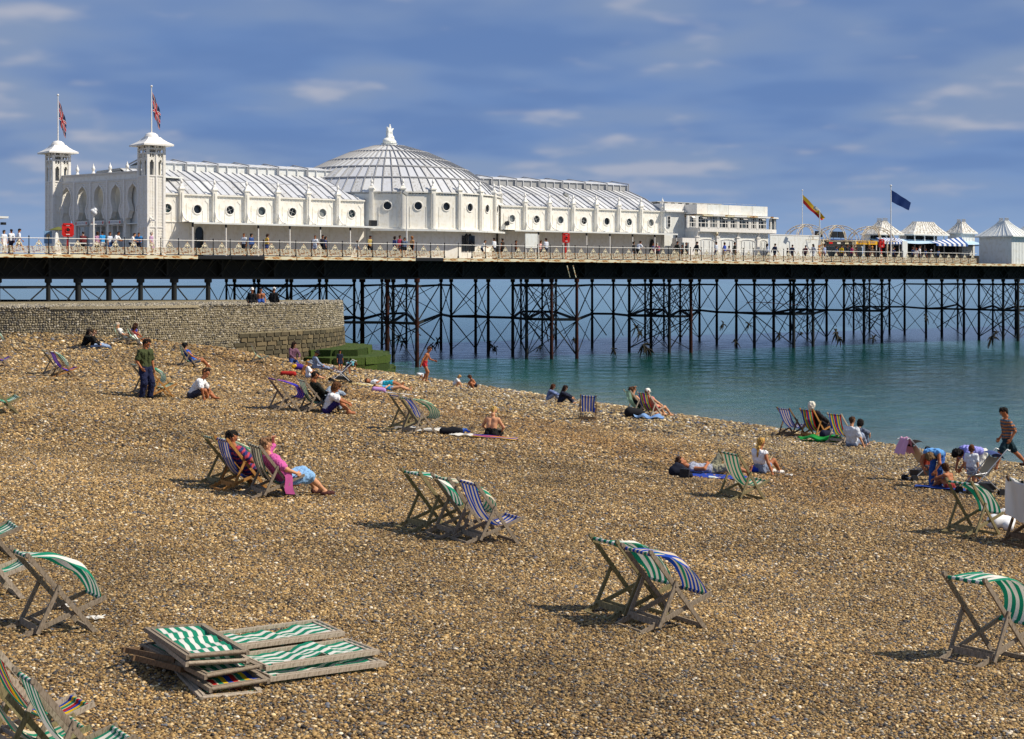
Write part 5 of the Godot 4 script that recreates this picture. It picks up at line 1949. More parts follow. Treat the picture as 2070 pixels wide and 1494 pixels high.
	stripes.call("awning", "long blue striped valance over the stall by the flagpole", 1785.0, 1832.0, 16, 4.6, 1.98, 2.5, 0.0)
	# low shop with a dark sign band behind the arches
	var g0 := along(1655, 6.5)
	var g1 := along(1745, 6.5)
	var sh := thing("arcade_shop", "low dark fronted shop with a blue top edge behind the wire arches", "shop", on_pier(g0, 6.5))
	w = g1 - g0
	var gb := MB.new()
	gb.box(Vector3(w / 2, 1.1, -1.2), Vector3(w, 2.2, 2.2))
	put(sh, "wall", gb.mesh(), mats["white_paint"])
	var gd := MB.new()
	gd.box(Vector3(w / 2, 0.8, -0.05), Vector3(w * 0.96, 1.5, 0.08))
	put(sh, "shop_window", gd.mesh(), mats["dark_glass"])
	var gs := MB.new()
	gs.box(Vector3(w / 2, 1.9, 0.02), Vector3(w * 0.98, 0.5, 0.08))
	put(sh, "sign_band", gs.mesh(), mats["shadow_dark"])
	var gt := MB.new()
	gt.box(Vector3(w / 2, 2.26, -0.4), Vector3(w, 0.1, 1.2))
	put(sh, "blue_edge", gt.mesh(), mat("blue_paint", lin(0.03, 0.08, 0.28), 0.5))
	for j in 3:
		var sm := MB.new()
		sm.box(Vector3([0.45, 2.6, 3.7][j], 2.75, -0.4), Vector3(0.95, 0.6, 0.12))
		sm.rod(Vector3([0.45, 2.6, 3.7][j], 2.3, -0.45), Vector3([0.45, 2.6, 3.7][j], 2.6, -0.45), 0.03, 0.03, 6)
		put(sh, "roof_screen", sm.mesh(), mats["black_paint"])
	for j in 4:
		var pm := MB.new()
		pm.box(Vector3(0.5 + j * 1.15, 1.92, 0.07), Vector3(0.5, 0.16, 0.01))
		put(sh, "poster", pm.mesh(), mats[["cool_white", "red_paint", "cool_white", "fascia"][j]])
	# wire arches: three open domes on a frame
	var arcs := [[1597, 1660, "left"], [1661, 1724, "middle"], [1728, 1794, "right"]]
	for r in arcs:
		var v := 4.4
		var l := along(r[0], v)
		var rr := along(r[1], v)
		var h := 3.55
		var t := thing("wire_arch", "rusty cream lattice dome of arched ribs, the %s one of three on the pier" % r[2], "arch", on_pier((l + rr) / 2, v), "lattice domes")
		var rad := (rr - l) / 2
		for k in 4:
			var bs := Basis(Vector3.UP, PI * k / 4.0 + 0.3)
			var rb := MB.new()
			for layer in [1.0, 0.86]:
				var pts := []
				var rs := []
				for j in 17:
					var a := PI * j / 16.0
					pts.append(bs * Vector3(cos(a) * rad * layer, 2.05 + sin(a) * 1.48 * layer, 0))
					rs.append(0.024)
				rb.tube(pts, rs, 5)
			for j in range(1, 16):
				var a := PI * j / 16.0
				var b := PI * (j + (1 if j % 2 else -1)) / 16.0
				rb.rod(bs * Vector3(cos(a) * rad, 2.05 + sin(a) * 1.48, 0), bs * Vector3(cos(b) * rad * 0.86, 2.05 + sin(b) * 1.27, 0), 0.012, 0.012, 4)
			put(t, "rib", rb.mesh(), mats["rail_cream"])
		for k in 4:
			var lg := MB.new()
			var d := Vector3(cos(PI / 2 * k), 0, sin(PI / 2 * k)) * rad
			lg.box(d + Vector3(0, 1.03, 0), Vector3(0.08, 2.06, 0.08))
			put(t, "leg", lg.mesh(), mats["rail_cream"])
		var hp := MB.new()
		var hpts := []
		var hr := []
		for j in 25:
			hpts.append(Vector3(cos(TAU * j / 24.0) * rad, 2.05, sin(TAU * j / 24.0) * rad))
			hr.append(0.028)
		hp.tube(hpts, hr, 5, false)
		put(t, "hoop", hp.mesh(), mats["rail_cream"])

func flag_cloth(w: float, h: float, droop: float, fold: float) -> ArrayMesh:
	# hoist along y at x = 0; the fly sinks and folds
	var m := MB.new()
	var pts := []
	var uvs := PackedVector2Array()
	for i in 13:
		for j in 21:
			var s := j / 20.0
			var t := i / 12.0
			var reach := w * s * (1.0 - 0.75 * droop)
			var x := reach * (1.0 - 0.32 * t * droop) + 0.06 * sin(s * 6.0 + t * 2.0) * droop
			var y := -h * t * (1.0 - 0.45 * s * fold) - w * s * droop * 0.9 - 0.16 * droop * s * t
			var z := sin(s * 11.0 + t * 1.5) * 0.1 * s * (0.4 + fold)
			pts.append(Vector3(x, y, z))
			uvs.append(Vector2(s, t))
	m.grid(pts, 21, PackedColorArray(), uvs)
	return m.mesh()

func union_flag() -> StandardMaterial3D:
	var m := mat("union_flag", Color.WHITE, 0.9)
	if m.albedo_texture == null:
		var im := Image.create(240, 120, false, Image.FORMAT_RGB8)
		var blue := hexc("0d173c")
		var red := hexc("9a0f1a")
		var white := hexc("c4c2c4")
		for y in 120:
			for x in 240:
				var p := Vector2(x - 119.5, y - 59.5)
				var c := blue
				var d1 := absf(p.y * 2.0 - p.x) / sqrt(5.0)
				var d2 := absf(p.y * 2.0 + p.x) / sqrt(5.0)
				if d1 < 7.0 or d2 < 7.0:
					c = white
				if d1 < 3.5 or d2 < 3.5:
					c = red
				if absf(p.x) < 15.0 or absf(p.y) < 15.0:
					c = white
				if absf(p.x) < 11.0 or absf(p.y) < 11.0:
					c = red
				im.set_pixel(x, y, c)
		m.albedo_texture = ImageTexture.create_from_image(im)
		m.backlight_enabled = true
		m.backlight = Color(0.3, 0.3, 0.3)
	return m

func pole_with_flag(label: String, where: Transform3D, h: float, r: float, cloth: ArrayMesh, fm: Material, turn: float) -> void:
	var t := thing("flagpole", label, "flagpole", where, "")
	var b := MB.new()
	b.rod(Vector3.ZERO, Vector3(0, h, 0), r, r * 0.6, 8)
	b.ball(Vector3(0, h + r, 0), Vector3(r * 1.8, r * 1.6, r * 1.8), 8)
	put(t, "pole", b.mesh(), mats["white_trim"])
	put(t, "flag", cloth, fm, Transform3D(Basis(Vector3.UP, turn), Vector3(r, h - 0.35, 0)))

func make_pier_things() -> void:
	# poles on the towers: bases on the tower domes
	pole_with_flag("white pole with a drooping red, white and blue flag on the nearer tower", on_pier(-33.55 + 0.68, 5.4 + 0.8, DK + 8.45), 3.2, 0.05, flag_cloth(2.1, 1.25, 0.78, 0.55), union_flag(), 0.3)
	pole_with_flag("white pole with a limp red, white and blue flag on the farther left tower", on_pier(-36.2 + 0.68, 15.6 + 0.75, DK + 8.45), 3.35, 0.05, flag_cloth(2.1, 1.3, 0.86, 0.6), union_flag(), 0.2)
	var yr := mat("yellow_red_flag", Color.WHITE, 0.9)
	var im := Image.create(8, 16, false, Image.FORMAT_RGB8)
	im.fill(hexc("c9a52a"))
	im.fill_rect(Rect2i(0, 9, 8, 7), hexc("a01c1c"))
	yr.albedo_texture = ImageTexture.create_from_image(im)
	yr.backlight_enabled = true
	yr.backlight = Color(0.3, 0.3, 0.3)
	pole_with_flag("thin pole with a furled yellow and red flag above the left wire arch", on_pier(along(1622, 5.5), 5.5), 6.7, 0.045, flag_cloth(4.0, 0.8, 0.6, 1.8), yr, -0.6)
	var bf := mat("blue_flag", lin(0.014, 0.045, 0.17), 0.9)
	bf.backlight_enabled = true
	bf.backlight = Color(0.05, 0.1, 0.25)
	pole_with_flag("white pole with a plain blue flag streaming right, beside the right wire arch", on_pier(along(1801, 0.7), 0.7), 7.15, 0.06, flag_cloth(2.9, 1.1, 0.45, 0.9), bf, -0.6)
	# lamps
	var lamp := thing("street_lamp", "white lamp post with a cluster of globe lights in front of the pavilion entrance", "street lamp", on_pier(along(189, 1.6), 1.6))
	var b := MB.new()
	b.lathe(Vector3.ZERO, [Vector2(0.14, 0), Vector2(0.1, 0.3), Vector2(0.07, 0.4), Vector2(0.055, 2.35), Vector2(0.05, 2.6)], 10)
	b.bar(Vector3(-0.2, 1.95, 0), Vector3(0.2, 1.95, 0), 0.04, 0.04, Vector3.UP)
	put(lamp, "post", b.mesh(), mats["white_trim"])
	for e in [Vector3(-0.1, 2.78, 0.05), Vector3(0.11, 2.86, -0.05), Vector3(0.02, 2.66, 0.14)]:
		var g := MB.new()
		g.ball(e, Vector3(0.16, 0.16, 0.16), 12)
		put(lamp, "globe", g.mesh(), mats["globe"])
	var curve := func(label: String, px: float, v: float, h: float, back: float) -> void:
		var t := thing("street_lamp", label, "street lamp", on_pier(along(px, v), v))
		var m := MB.new()
		m.tube([Vector3.ZERO, Vector3(0, h * 0.6, 0), Vector3(0, h - 0.12, 0), Vector3(-back * 0.3, h, 0), Vector3(-back, h + 0.06, 0)], [0.07, 0.05, 0.04, 0.035, 0.03], 8)
		put(t, "post", m.mesh(), mats["white_trim"])
		var hd := MB.new()
		hd.box(Vector3(-back - 0.16, h + 0.1, 0), Vector3(0.42, 0.2, 0.26), Basis(Vector3(0, 0, 1), -0.5))
		put(t, "lamp_head", hd.mesh(), mats["lead_grey"])
	curve.call("thin white lamp post standing in front of the domed drum", 822.0, 1.0, 4.6, 0.0)
	curve.call("tall slim lamp post rising behind the middle red lifebuoy box", 1149.0, 1.2, 5.0, 0.12)
	curve.call("lamp post with angled head between the left and middle wire arches", 1657.0, 1.0, 4.7, 0.35)
	# lifebuoy boxes
	for r in [[137.0, 465.0, 0.72, 0.84, "largest red lifebuoy box, on a post left of the entrance arches"], [1144.0, 481.0, 0.56, 0.76, "red lifebuoy box on the railing right of the dome"], [1782.0, 492.0, 0.52, 0.78, "small faded red lifebuoy box by the right wire arch"]]:
		var v := 0.5
		var u := along(r[0], v)
		var dist := 124.0 + 0.793 * v + 0.609 * u
		var y: float = EYE + (HORIZ - r[1]) / FOC * dist - DK
		var t := thing("lifebuoy_box", r[4], "lifebuoy box", on_pier(u, v, DK, -0.3), "red lifebuoy boxes")
		var w: float = r[2]
		var h: float = r[3]
		var m := MB.new()
		m.box(Vector3(0, y, 0), Vector3(w, h * 0.78, 0.24))
		m.box(Vector3(0, y, 0), Vector3(w * 0.84, h, 0.22))
		m.box(Vector3(0, y + h * 0.42, 0.02), Vector3(w * 0.7, h * 0.12, 0.26))
		put(t, "housing", m.mesh(), mats["red_paint"])
		var hole := MB.new()
		hole.ball(Vector3(0, y, 0.115), Vector3(w * 0.19, h * 0.22, 0.02), 14)
		put(t, "hole", hole.mesh(), mats["shadow_dark"])
		var rg := ring_mesh(w * 0.19, 0.03)
		put(t, "buoy_ring", rg, mats["red_paint"], Transform3D(Basis.IDENTITY, Vector3(0, y, 0.13)))
		var wl := MB.new()
		wl.box(Vector3(0, y + h * 0.33, 0.125), Vector3(w * 0.3, 0.05, 0.02))
		wl.box(Vector3(0, y - h * 0.33, 0.125), Vector3(w * 0.3, 0.05, 0.02))
		put(t, "label_plate", wl.mesh(), mats["white_trim"])
		var ps := MB.new()
		ps.box(Vector3(0, y / 2 - h * 0.2, -0.05), Vector3(0.12, y, 0.1))
		put(t, "stand", ps.mesh(), mats["red_paint"])
	# white boards
	var board := func(label: String, px: float, v: float, w: float, y0: float, y1: float, m: Material) -> void:
		var t := thing("white_board", label, "board", on_pier(along(px, v), v))
		var p := MB.new()
		p.box(Vector3(0, (y0 + y1) / 2, 0), Vector3(w, y1 - y0, 0.07))
		put(t, "panel", p.mesh(), m)
		var l := MB.new()
		for s in [-1.0, 1.0]:
			l.box(Vector3(s * w * 0.4, y1 / 2, -0.07), Vector3(0.06, y1, 0.06))
		put(t, "legs", l.mesh(), mats["white_trim"])
	board.call("blank white sign board beside the dome, seen above the railing", 1074.0, 1.0, 1.2, 0.85, 1.95, mats["cool_white"])
	board.call("white stepped top notice board right of the blue flagpole", 1829.0, 1.2, 0.75, 0.2, 2.05, mats["cool_white"])
	var ys := thing("yellow_sign", "yellow sign board with blue lettering under the right wire arch", "sign", on_pier(along(1730, 4.9), 4.9))
	var yw := along(1775, 4.9) - along(1732, 4.9)
	var yb := MB.new()
	yb.box(Vector3(yw / 2, 1.98, 0), Vector3(yw, 0.38, 0.07))
	put(ys, "board", yb.mesh(), mat("yellow_paint", lin(0.75, 0.4, 0.01), 0.6))
	var yl := MB.new()
	for k in 16:
		if k != 4 and k != 10:
			yl.box(Vector3(yw * (0.1 + 0.052 * k), 1.98, 0.04), Vector3(0.06 + 0.03 * (k % 2), 0.14 + 0.03 * (k % 3), 0.01))
	put(ys, "lettering", yl.mesh(), mat("blue_ink", lin(0.1, 0.1, 0.2), 0.7))
	var yp := MB.new()
	for x in [0.05, yw - 0.05]:
		yp.box(Vector3(x, 0.95, -0.05), Vector3(0.07, 1.9, 0.07))
	put(ys, "posts", yp.mesh(), mats["white_trim"])
	# things in front of the entrance
	var con := thing("stall_cone", "pointed white stall tent in front of the left tower", "stall", on_pier(along(114, 1.6), 1.6))
	var cm := MB.new()
	cm.lathe(Vector3.ZERO, [Vector2(0.34, 0), Vector2(0.28, 0.35), Vector2(0.1, 1.3), Vector2(0, 1.4)], 4, PI / 4, TAU + PI / 4, false)
	put(con, "tent", cm.mesh(), mats["cool_white"])
	var um := thing("parasol", "folded dark green and yellow parasol beside the big red lifebuoy box", "parasol", on_pier(along(118, 2.4), 2.4))
	var uc := MB.new()
	uc.lathe(Vector3(0, 1.55, 0), [Vector2(0.65, 0), Vector2(0.3, 0.14), Vector2(0, 0.22)], 8)
	put(um, "canopy", uc.mesh(), mat("olive_cloth", lin(0.12, 0.13, 0.03), 0.9))
	var up := MB.new()
	up.rod(Vector3.ZERO, Vector3(0, 1.7, 0), 0.025, 0.025, 6)
	put(um, "pole", up.mesh(), mats["white_trim"])
	var ps := thing("poster_board", "small blue poster board standing at the foot of the left tower", "poster", on_pier(along(97, 3.0), 3.0))
	var pm := MB.new()
	pm.box(Vector3(0, 1.1, 0), Vector3(0.5, 0.8, 0.04))
	put(ps, "panel", pm.mesh(), mat("poster_blue", lin(0.16, 0.3, 0.5), 0.7))
	var pf := MB.new()
	pf.ball(Vector3(0, 1.15, 0.03), Vector3(0.13, 0.2, 0.01), 10)
	put(ps, "printed_shape", pf.mesh(), mats["fascia"])
	var pl := MB.new()
	pl.box(Vector3(0, 0.4, -0.05), Vector3(0.06, 0.8, 0.05))
	put(ps, "leg", pl.mesh(), mats["white_trim"])
	var tb := MB.new()
	tb.box(Vector3(0, 0.72, 0), Vector3(2.6, 0.06, 0.7))
	for x in [-1.1, 1.1]:
		for z in [-0.28, 0.28]:
			tb.box(Vector3(x, 0.36, z), Vector3(0.06, 0.7, 0.06))
	var tt := put(self, "trestle_table", tb.mesh(), mats["cool_white"], on_pier(along(170, 2.2), 2.2))
	tag(tt, "long white trestle table by the railing in front of the arches", "table")
	# hut roof and lamps just inside the left edge
	var hut := thing("hut", "grey hut roof with a bracket lamp at the pier's left edge", "hut", on_pier(along(-8, 3.0), 3.0))
	var hm := MB.new()
	hm.box(Vector3(-0.3, 2.28, 0), Vector3(1.6, 0.12, 1.6))
	hm.box(Vector3(-0.4, 1.1, 0), Vector3(0.9, 2.2, 1.0))
	put(hut, "hut_body", hm.mesh(), mats["cool_white"])
	var hl := MB.new()
	hl.box(Vector3(0.35, 1.9, 0.3), Vector3(0.3, 0.16, 0.2))
	put(hut, "lamp", hl.mesh(), mats["black_paint"])

# ------------------------------------------------------------------ deckchairs
# local axes: z forward (the way a sitter looks), y up, x across; the feet stand on y = 0
const T_TOP := Vector2(-0.54, 0.88)
const T_FOOT := Vector2(0.27, 0.0)
const S_REAR := Vector2(-0.62, 0.015)
const S_FRONT := Vector2(0.30, 0.39)

const GREEN := Color(0.01, 0.24, 0.145)
const WHITE := Color(0.78, 0.76, 0.71)
const CREAM := Color(0.68, 0.58, 0.44)
const BLUE := Color(0.014, 0.065, 0.42)
const NAVY := Color(0.012, 0.02, 0.1)
const ORANGE := Color(0.62, 0.13, 0.03)
const YELLOW := Color(0.8, 0.53, 0.01)
const REDC := Color(0.5, 0.012, 0.012)

func p3(x: float, p: Vector2) -> Vector3:
	return Vector3(x, p.y, p.x)

func stripes_of(kind: String) -> Array:
	match kind:
		"green":
			var a := [[1.0, GREEN]]
			for k in 4:
				a.append([1.0, WHITE])
				a.append([1.1, GREEN])
			return a
		"green_cream":
			var a := [[0.6, CREAM]]
			for k in 4:
				a.append([1.0, GREEN])
				a.append([1.15, CREAM])
			return a
		"green_thin":
			var a := [[0.8, GREEN]]
			for k in 5:
				a.append([0.5, CREAM]); a.append([0.16, GREEN]); a.append([0.5, CREAM]); a.append([0.8, GREEN])
			return a
		"blue":
			var a := [[1.0, BLUE]]
			for k in 4:
				a.append([0.85, CREAM])
				a.append([1.0, BLUE])
			return a
		"blue_green":
			var a := [[0.6, BLUE]]
			for k in 3:
				a.append([0.5, CREAM]); a.append([0.7, GREEN if k % 2 == 0 else BLUE])
				a.append([0.5, CREAM]); a.append([0.7, BLUE])
			return a
		"purple":
			var a := [[1.4, Color(0.03, 0.03, 0.4)]]
			for k in 3:
				a.append([0.35, ORANGE]); a.append([0.25, Color(0.3, 0.25, 0.6)]); a.append([1.2, Color(0.03, 0.03, 0.42)])
			return a
		"rainbow":
			var a := []
			for k in 2:
				a.append_array([[1.0, REDC], [0.3, CREAM], [0.9, GREEN], [0.9, YELLOW], [1.0, BLUE]])
			return a
		"black_cream":
			var a := [[0.8, GREEN]]
			for k in 4:
				a.append([0.3, CREAM]); a.append([0.9, Color(0.02, 0.03, 0.02)]); a.append([0.9, CREAM]); a.append([0.3, GREEN])
			return a
	return [[1.0, Color(0.35, 0.6, 0.47)]]

# c1, c2: side-on handles of the cloth between the top bar and the front bar
func canvas_mesh(kind: String, c1: Vector2, c2: Vector2, bulge: float, twist: float, sd: int) -> ArrayMesh:
	var m := MB.new()
	var st := stripes_of(kind)
	var sum := 0.0
	for s in st:
		sum += s[0]
	var w := 0.235
	var rows := 22
	var shape := func(s: float, t: float) -> Vector3:
		var a := T_TOP + Vector2(0.0, 0.0)
		var f := S_FRONT
		var p := a * pow(1 - s, 3) + c1 * (3 * s * (1 - s) * (1 - s)) + c2 * (3 * s * s * (1 - s)) + f * pow(s, 3)
		var env := sin(PI * s)
		var tw := twist * env * t
		var wr := 0.015 * sin(t * 7.0 + s * 5.0 + sd) * env + 0.009 * sin(s * 17.0 + t * 3.0 + sd * 2.0) * env + 0.006 * sin(t * 16.0 - s * 9.0 + sd) * env
		return Vector3(t * w * (1.0 - 0.06 * env), p.y + bulge * env * (1.0 - t * t) + tw * 0.6 + wr, p.x + bulge * 0.5 * env * (1.0 - t * t) + tw * 0.5)
	var x := 0.0
	for s in st:
		var t0: float = x / sum * 2.0 - 1.0
		x += s[0]
		var t1: float = x / sum * 2.0 - 1.0
		m.col = s[1]
		var pts := []
		for i in rows + 1:
			for k in 3:
				pts.append(shape.call(float(i) / rows, lerpf(t0, t1, k / 2.0)))
		m.grid(pts, 3)
		# hems wrapped round the top and front bars
		for e in [[T_TOP, 0.021], [S_FRONT, 0.019]]:
			m.rod(p3(t0 * w, e[0]), p3(t1 * w, e[0]), e[1], e[1], 10)
	return m.mesh(true)

func wood_set() -> Dictionary:
	if cache.has("wood"):
		return cache["wood"]
	var d := {}
	var b := MB.new()
	var dir := (T_FOOT - T_TOP).normalized()
	b.bar(p3(0, T_TOP - dir * 0.045), p3(0, T_FOOT), 0.026, 0.05)
	b.rod(p3(-0.018, T_TOP - dir * 0.05), p3(0.018, T_TOP - dir * 0.05), 0.025, 0.025, 8)
	d["back_rail"] = b.mesh()
	b = MB.new()
	var sd := (S_FRONT - S_REAR).normalized()
	b.bar(p3(0, S_REAR - sd * 0.02), p3(0, S_FRONT + sd * 0.05), 0.024, 0.048)
	for k in 3:
		b.box(p3(0, S_REAR + sd * (0.1 + 0.07 * k)) + Vector3(0, 0.03, 0), Vector3(0.024, 0.02, 0.025))
	d["seat_rail"] = b.mesh()
	b = MB.new()
	var piv := T_TOP.lerp(T_FOOT, 0.40)
	var bot := S_REAR.lerp(S_FRONT, 0.215) + Vector2(0, -0.03)
	b.bar(p3(0, piv + Vector2(0.01, 0.05)), p3(0, bot), 0.022, 0.046)
	b.rod(p3(-0.02, piv), p3(0.02, piv), 0.012, 0.012, 6)
	d["strut"] = b.mesh()
	b = MB.new()
	b.rod(p3(-0.27, T_TOP), p3(0.27, T_TOP), 0.016, 0.016, 8)
	d["top_bar"] = b.mesh()
	b = MB.new()
	b.rod(p3(-0.25, S_FRONT), p3(0.25, S_FRONT), 0.015, 0.015, 8)
	d["front_bar"] = b.mesh()
	b = MB.new()
	b.bar(p3(-0.25, S_REAR), p3(0.25, S_REAR), 0.04, 0.024, Vector3.UP)
	d["rear_bar"] = b.mesh()
	b = MB.new()
	b.bar(p3(-0.28, bot + Vector2(0, 0.045)), p3(0.28, bot + Vector2(0, 0.045)), 0.07, 0.022, Vector3(0, 1, 0.15))
	d["strut_board"] = b.mesh()
	b = MB.new()
	var sb := S_REAR.lerp(S_FRONT, 0.33)
	b.bar(p3(-0.25, sb), p3(0.25, sb), 0.035, 0.022, Vector3.UP)
	d["seat_bar"] = b.mesh()
	b = MB.new()
	var fb := T_FOOT.lerp(T_TOP, 0.05)
	b.bar(p3(-0.27, fb), p3(0.27, fb), 0.045, 0.022, Vector3.UP)
	d["foot_bar"] = b.mesh()
	cache["wood"] = d
	return d

func chair(label: String, where: Transform3D, wood: String, cloth: ArrayMesh, group: String, wood2 := "") -> Node3D:
	var t := thing("deckchair", label, "deckchair", where, group)
	var d := wood_set()
	var m: Material = mats[wood]
	var m2: Material = mats[wood2] if wood2 else m
	for s in [-1.0, 1.0]:
		put(t, "back_rail", d["back_rail"], m, Transform3D(Basis.IDENTITY, Vector3(s * 0.27, 0, 0)))
		put(t, "seat_rail", d["seat_rail"], m2, Transform3D(Basis.IDENTITY, Vector3(s * 0.243, 0, 0)))
		put(t, "strut", d["strut"], m, Transform3D(Basis.IDENTITY, Vector3(s * 0.297, 0, 0)))
	for k in ["top_bar", "front_bar", "rear_bar", "strut_board", "seat_bar", "foot_bar"]:
		put(t, k, d[k], m2 if k == "front_bar" or k == "rear_bar" or k == "seat_bar" else m)
	if cloth:
		put(t, "canvas", cloth, mats["canvas"])
	return t

# frame that stands on the shingle at p, turned to look along deg, tilted with the slope
func on_beach(p: Vector3, deg: float, s := 1.0, tilt := 1.0) -> Transform3D:
	var e := 0.5
	var n := Vector3(beach(p.x - e, p.z) - beach(p.x + e, p.z), 2.0 * e, beach(p.x, p.z - e) - beach(p.x, p.z + e)).normalized()
	n = Vector3.UP.lerp(n, tilt).normalized()
	var f := Vector3(cos(deg_to_rad(deg)), 0, -sin(deg_to_rad(deg)))
	f = (f - n * f.dot(n)).normalized()
	var x := n.cross(f)
	return Transform3D(Basis(x * s, n * s, f * s), p)

var chair_at := {}

func make_chairs() -> void:
	var sag := [Vector2(-0.36, 0.42), Vector2(-0.06, 0.12)]
	var sit := [Vector2(-0.42, 0.38), Vector2(-0.12, 0.02)]
	var blow := [Vector2(-0.22, 0.87), Vector2(0.22, 0.7)]
	var puff := [Vector2(-0.1, 0.86), Vector2(0.56, 0.64)]
	var sail := [Vector2(0.1, 1.0), Vector2(0.52, 0.68)]
	var hang := [Vector2(0.1, 0.95), Vector2(0.3, 0.1)]
	# key, px, py of the rear bar, heading, wood, cloth, shape, bulge, twist, label
	var rows := [
		["a1", 1273, 1272, 33, "wood_grey", "blue_green", blow, 0.05, 0.03, "deckchair with narrow blue, green and cream stripes blown forward, nearer of the right foreground pair"],
		["a2", 1205, 1246, 33, "wood_olive", "green", blow, 0.05, -0.06, "green and white deckchair half hidden behind the blue and green one in the right foreground"],
		["b1", 817, 1072, 33, "wood_olive", "green", blow, 0.06, 0.04, "leftmost of the three deckchairs in the middle, green and white cloth blown up"],
		["b2", 876, 1086, 33, "wood_grey", "green_cream", puff, 0.03, 0.05, "middle deckchair of the three, its green and cream cloth flapping over"],
		["b3", 929, 1097, 33, "wood_grey", "blue", sag, -0.02, 0.0, "blue and cream striped deckchair, nearest of the three in the middle"],
		["c1", 1461, 1008, 36, "wood_olive", "green_cream", sag, -0.02, 0.0, "lone green and cream deckchair beside the man lying on his back"],
		["d1", 1942, 1344, 36, "wood_grey", "green", sail, 0.03, 0.02, "green and white deckchair blown up like a sail at the lower right edge"],
		["e1", 1927, 1081, 34, "wood_olive", "green", blow, 0.05, 0.0, "green and white deckchair next to the towel draped one on the right"],
		["e2", 2064, 1106, 40, "wood_brown", "black_cream", sag, 0.0, 0.0, "dark deckchair with a white towel over its back at the right edge"],
		["f1", 12, 1277, 33, "wood_grey", "green", blow, 0.06, -0.05, "lone green and white deckchair blown up at the left, above the folded stack"],
		["f2", -12, 1596, 33, "wood_grey", "green", sag, -0.02, 0.0, "green and white deckchair in the lower left corner, nearest the camera"],
		["f3", -100, 1578, 33, "wood_olive", "green_cream", sag, -0.02, 0.0, "green and cream deckchair cut by the left edge beside the lower left corner one"],
		["f4", -76, 1520, 33, "wood_pale", "rainbow", sag, 0.0, 0.0, "deckchair with yellow, blue and red cloth peeping between the corner deckchairs"],
		["g1", -122, 1128, 33, "wood_grey", "green", sag, 0.0, 0.0, "upper of two deckchairs whose green striped seat fronts poke in at the left edge"],
		["g2", -125, 1204, 33, "wood_pale", "green", sag, 0.0, 0.0, "lower of two deckchairs whose seat fronts poke in at the left edge"],
		["h1", 408, 981, 33, "wood_olive", "green_cream", puff, 0.03, 0.0, "empty green deckchair behind the sunbathing pair"],
		["h2", 436, 992, 33, "wood_orange", "blue", sit, -0.02, 0.0, "orange framed blue and white deckchair with a dark haired sitter"],
		["h3", 498, 1002, 33, "wood_grey", "black_cream", sit, -0.02, 0.0, "grey framed green, black and cream deckchair with the sitter in pink"],
		["i1", 264, 798, 33, "wood_grey", "green", puff, 0.04, 0.0, "green deckchair behind the standing man, its cloth blown out"],
		["i2", 286, 804, 33, "wood_orange", "green_thin", sag, 0.0, 0.0, "pale green striped deckchair half hidden by the standing man's legs"],
		["j1", 82, 759, 33, "wood_grey", "green", blow, 0.04, 0.0, "green and white deckchair behind the purple and orange one on the left"],
		["j2", 99, 763, 33, "wood_brown", "purple", sag, 0.02, 0.0, "purple and orange striped deckchair in front of a green one on the left"],
		["k1", 357, 740, 25, "wood_grey", "green_cream", sit, 0.0, 0.0, "deckchair holding the sitter in a blue top, left of the sea wall base"],
		["l1", 500, 733, 10, "wood_grey", "plain", sag, 0.0, 0.0, "pale green deckchair seen side on at the foot of the sea wall"],
		["m1", 224, 693, 12, "wood_grey", "plain", sit, 0.0, 0.0, "pale green deckchair with a white clad sitter by the sea wall"],
		["m2", 250, 696, 14, "wood_grey", "plain", sag, 0.0, 0.0, "empty pale green deckchair in front of the pair by the sea wall"],
		["n1", -36, 704, 33, "wood_grey", "green", blow, 0.04, 0.0, "uppermost green and white deckchair cut by the left edge"],
		["n2", -30, 742, 33, "wood_grey", "purple", sag, 0.0, 0.0, "purple striped deckchair cut by the left edge, below the uppermost one"],
		["n3", -44, 838, 33, "wood_olive", "green", sag, 0.0, 0.0, "green deckchair cut by the left edge, level with the seated man in white"],
		["o1", 540, 829, 33, "wood_grey", "purple", puff, 0.03, 0.0, "purple and orange deckchair puffed by the wind beside the man in sunglasses"],
		["o2", 602, 833, 30, "wood_grey", "green_cream", sit, 0.0, 0.0, "deckchair holding the man in sunglasses"],
		["p1", 789, 870, 36, "wood_olive", "blue", hang, 0.0, 0.0, "blue and white deckchair whose cloth hangs loose behind the curved green one"],
		["p2", 811, 877, 36, "wood_grey", "green_thin", puff, 0.05, 0.0, "green and cream deckchair blown into a curve left of the fair haired boy"],
		["q1", 1186, 853, 84, "wood_brown", "blue", sag, 0.0, 0.0, "blue and white deckchair seen from behind, alone by the water"],
		["r1", 1263, 838, 20, "wood_pale", "plain", sit, 0.0, 0.0, "pale deckchair with a reclining sitter at the water's edge"],
		["r2", 1297, 844, 45, "wood_pale", "rainbow", sit, 0.0, 0.0, "rainbow striped deckchair beside the pale one at the water's edge"],
		["s1", 1580, 883, 38, "wood_brown", "blue", sag, 0.0, 0.0, "blue and white deckchair left of the white haired sitter by the water"],
		["s2", 1625, 886, 40, "wood_orange", "rainbow", sit, 0.0, 0.0, "rainbow striped deckchair of the white haired sitter by the water"],
		["s3", 1682, 897, 40, "wood_pale", "rainbow", sit, 0.0, 0.0, "rainbow striped deckchair beside the man in the pale grey shirt"]]
	var protos := {}
	var i := 0
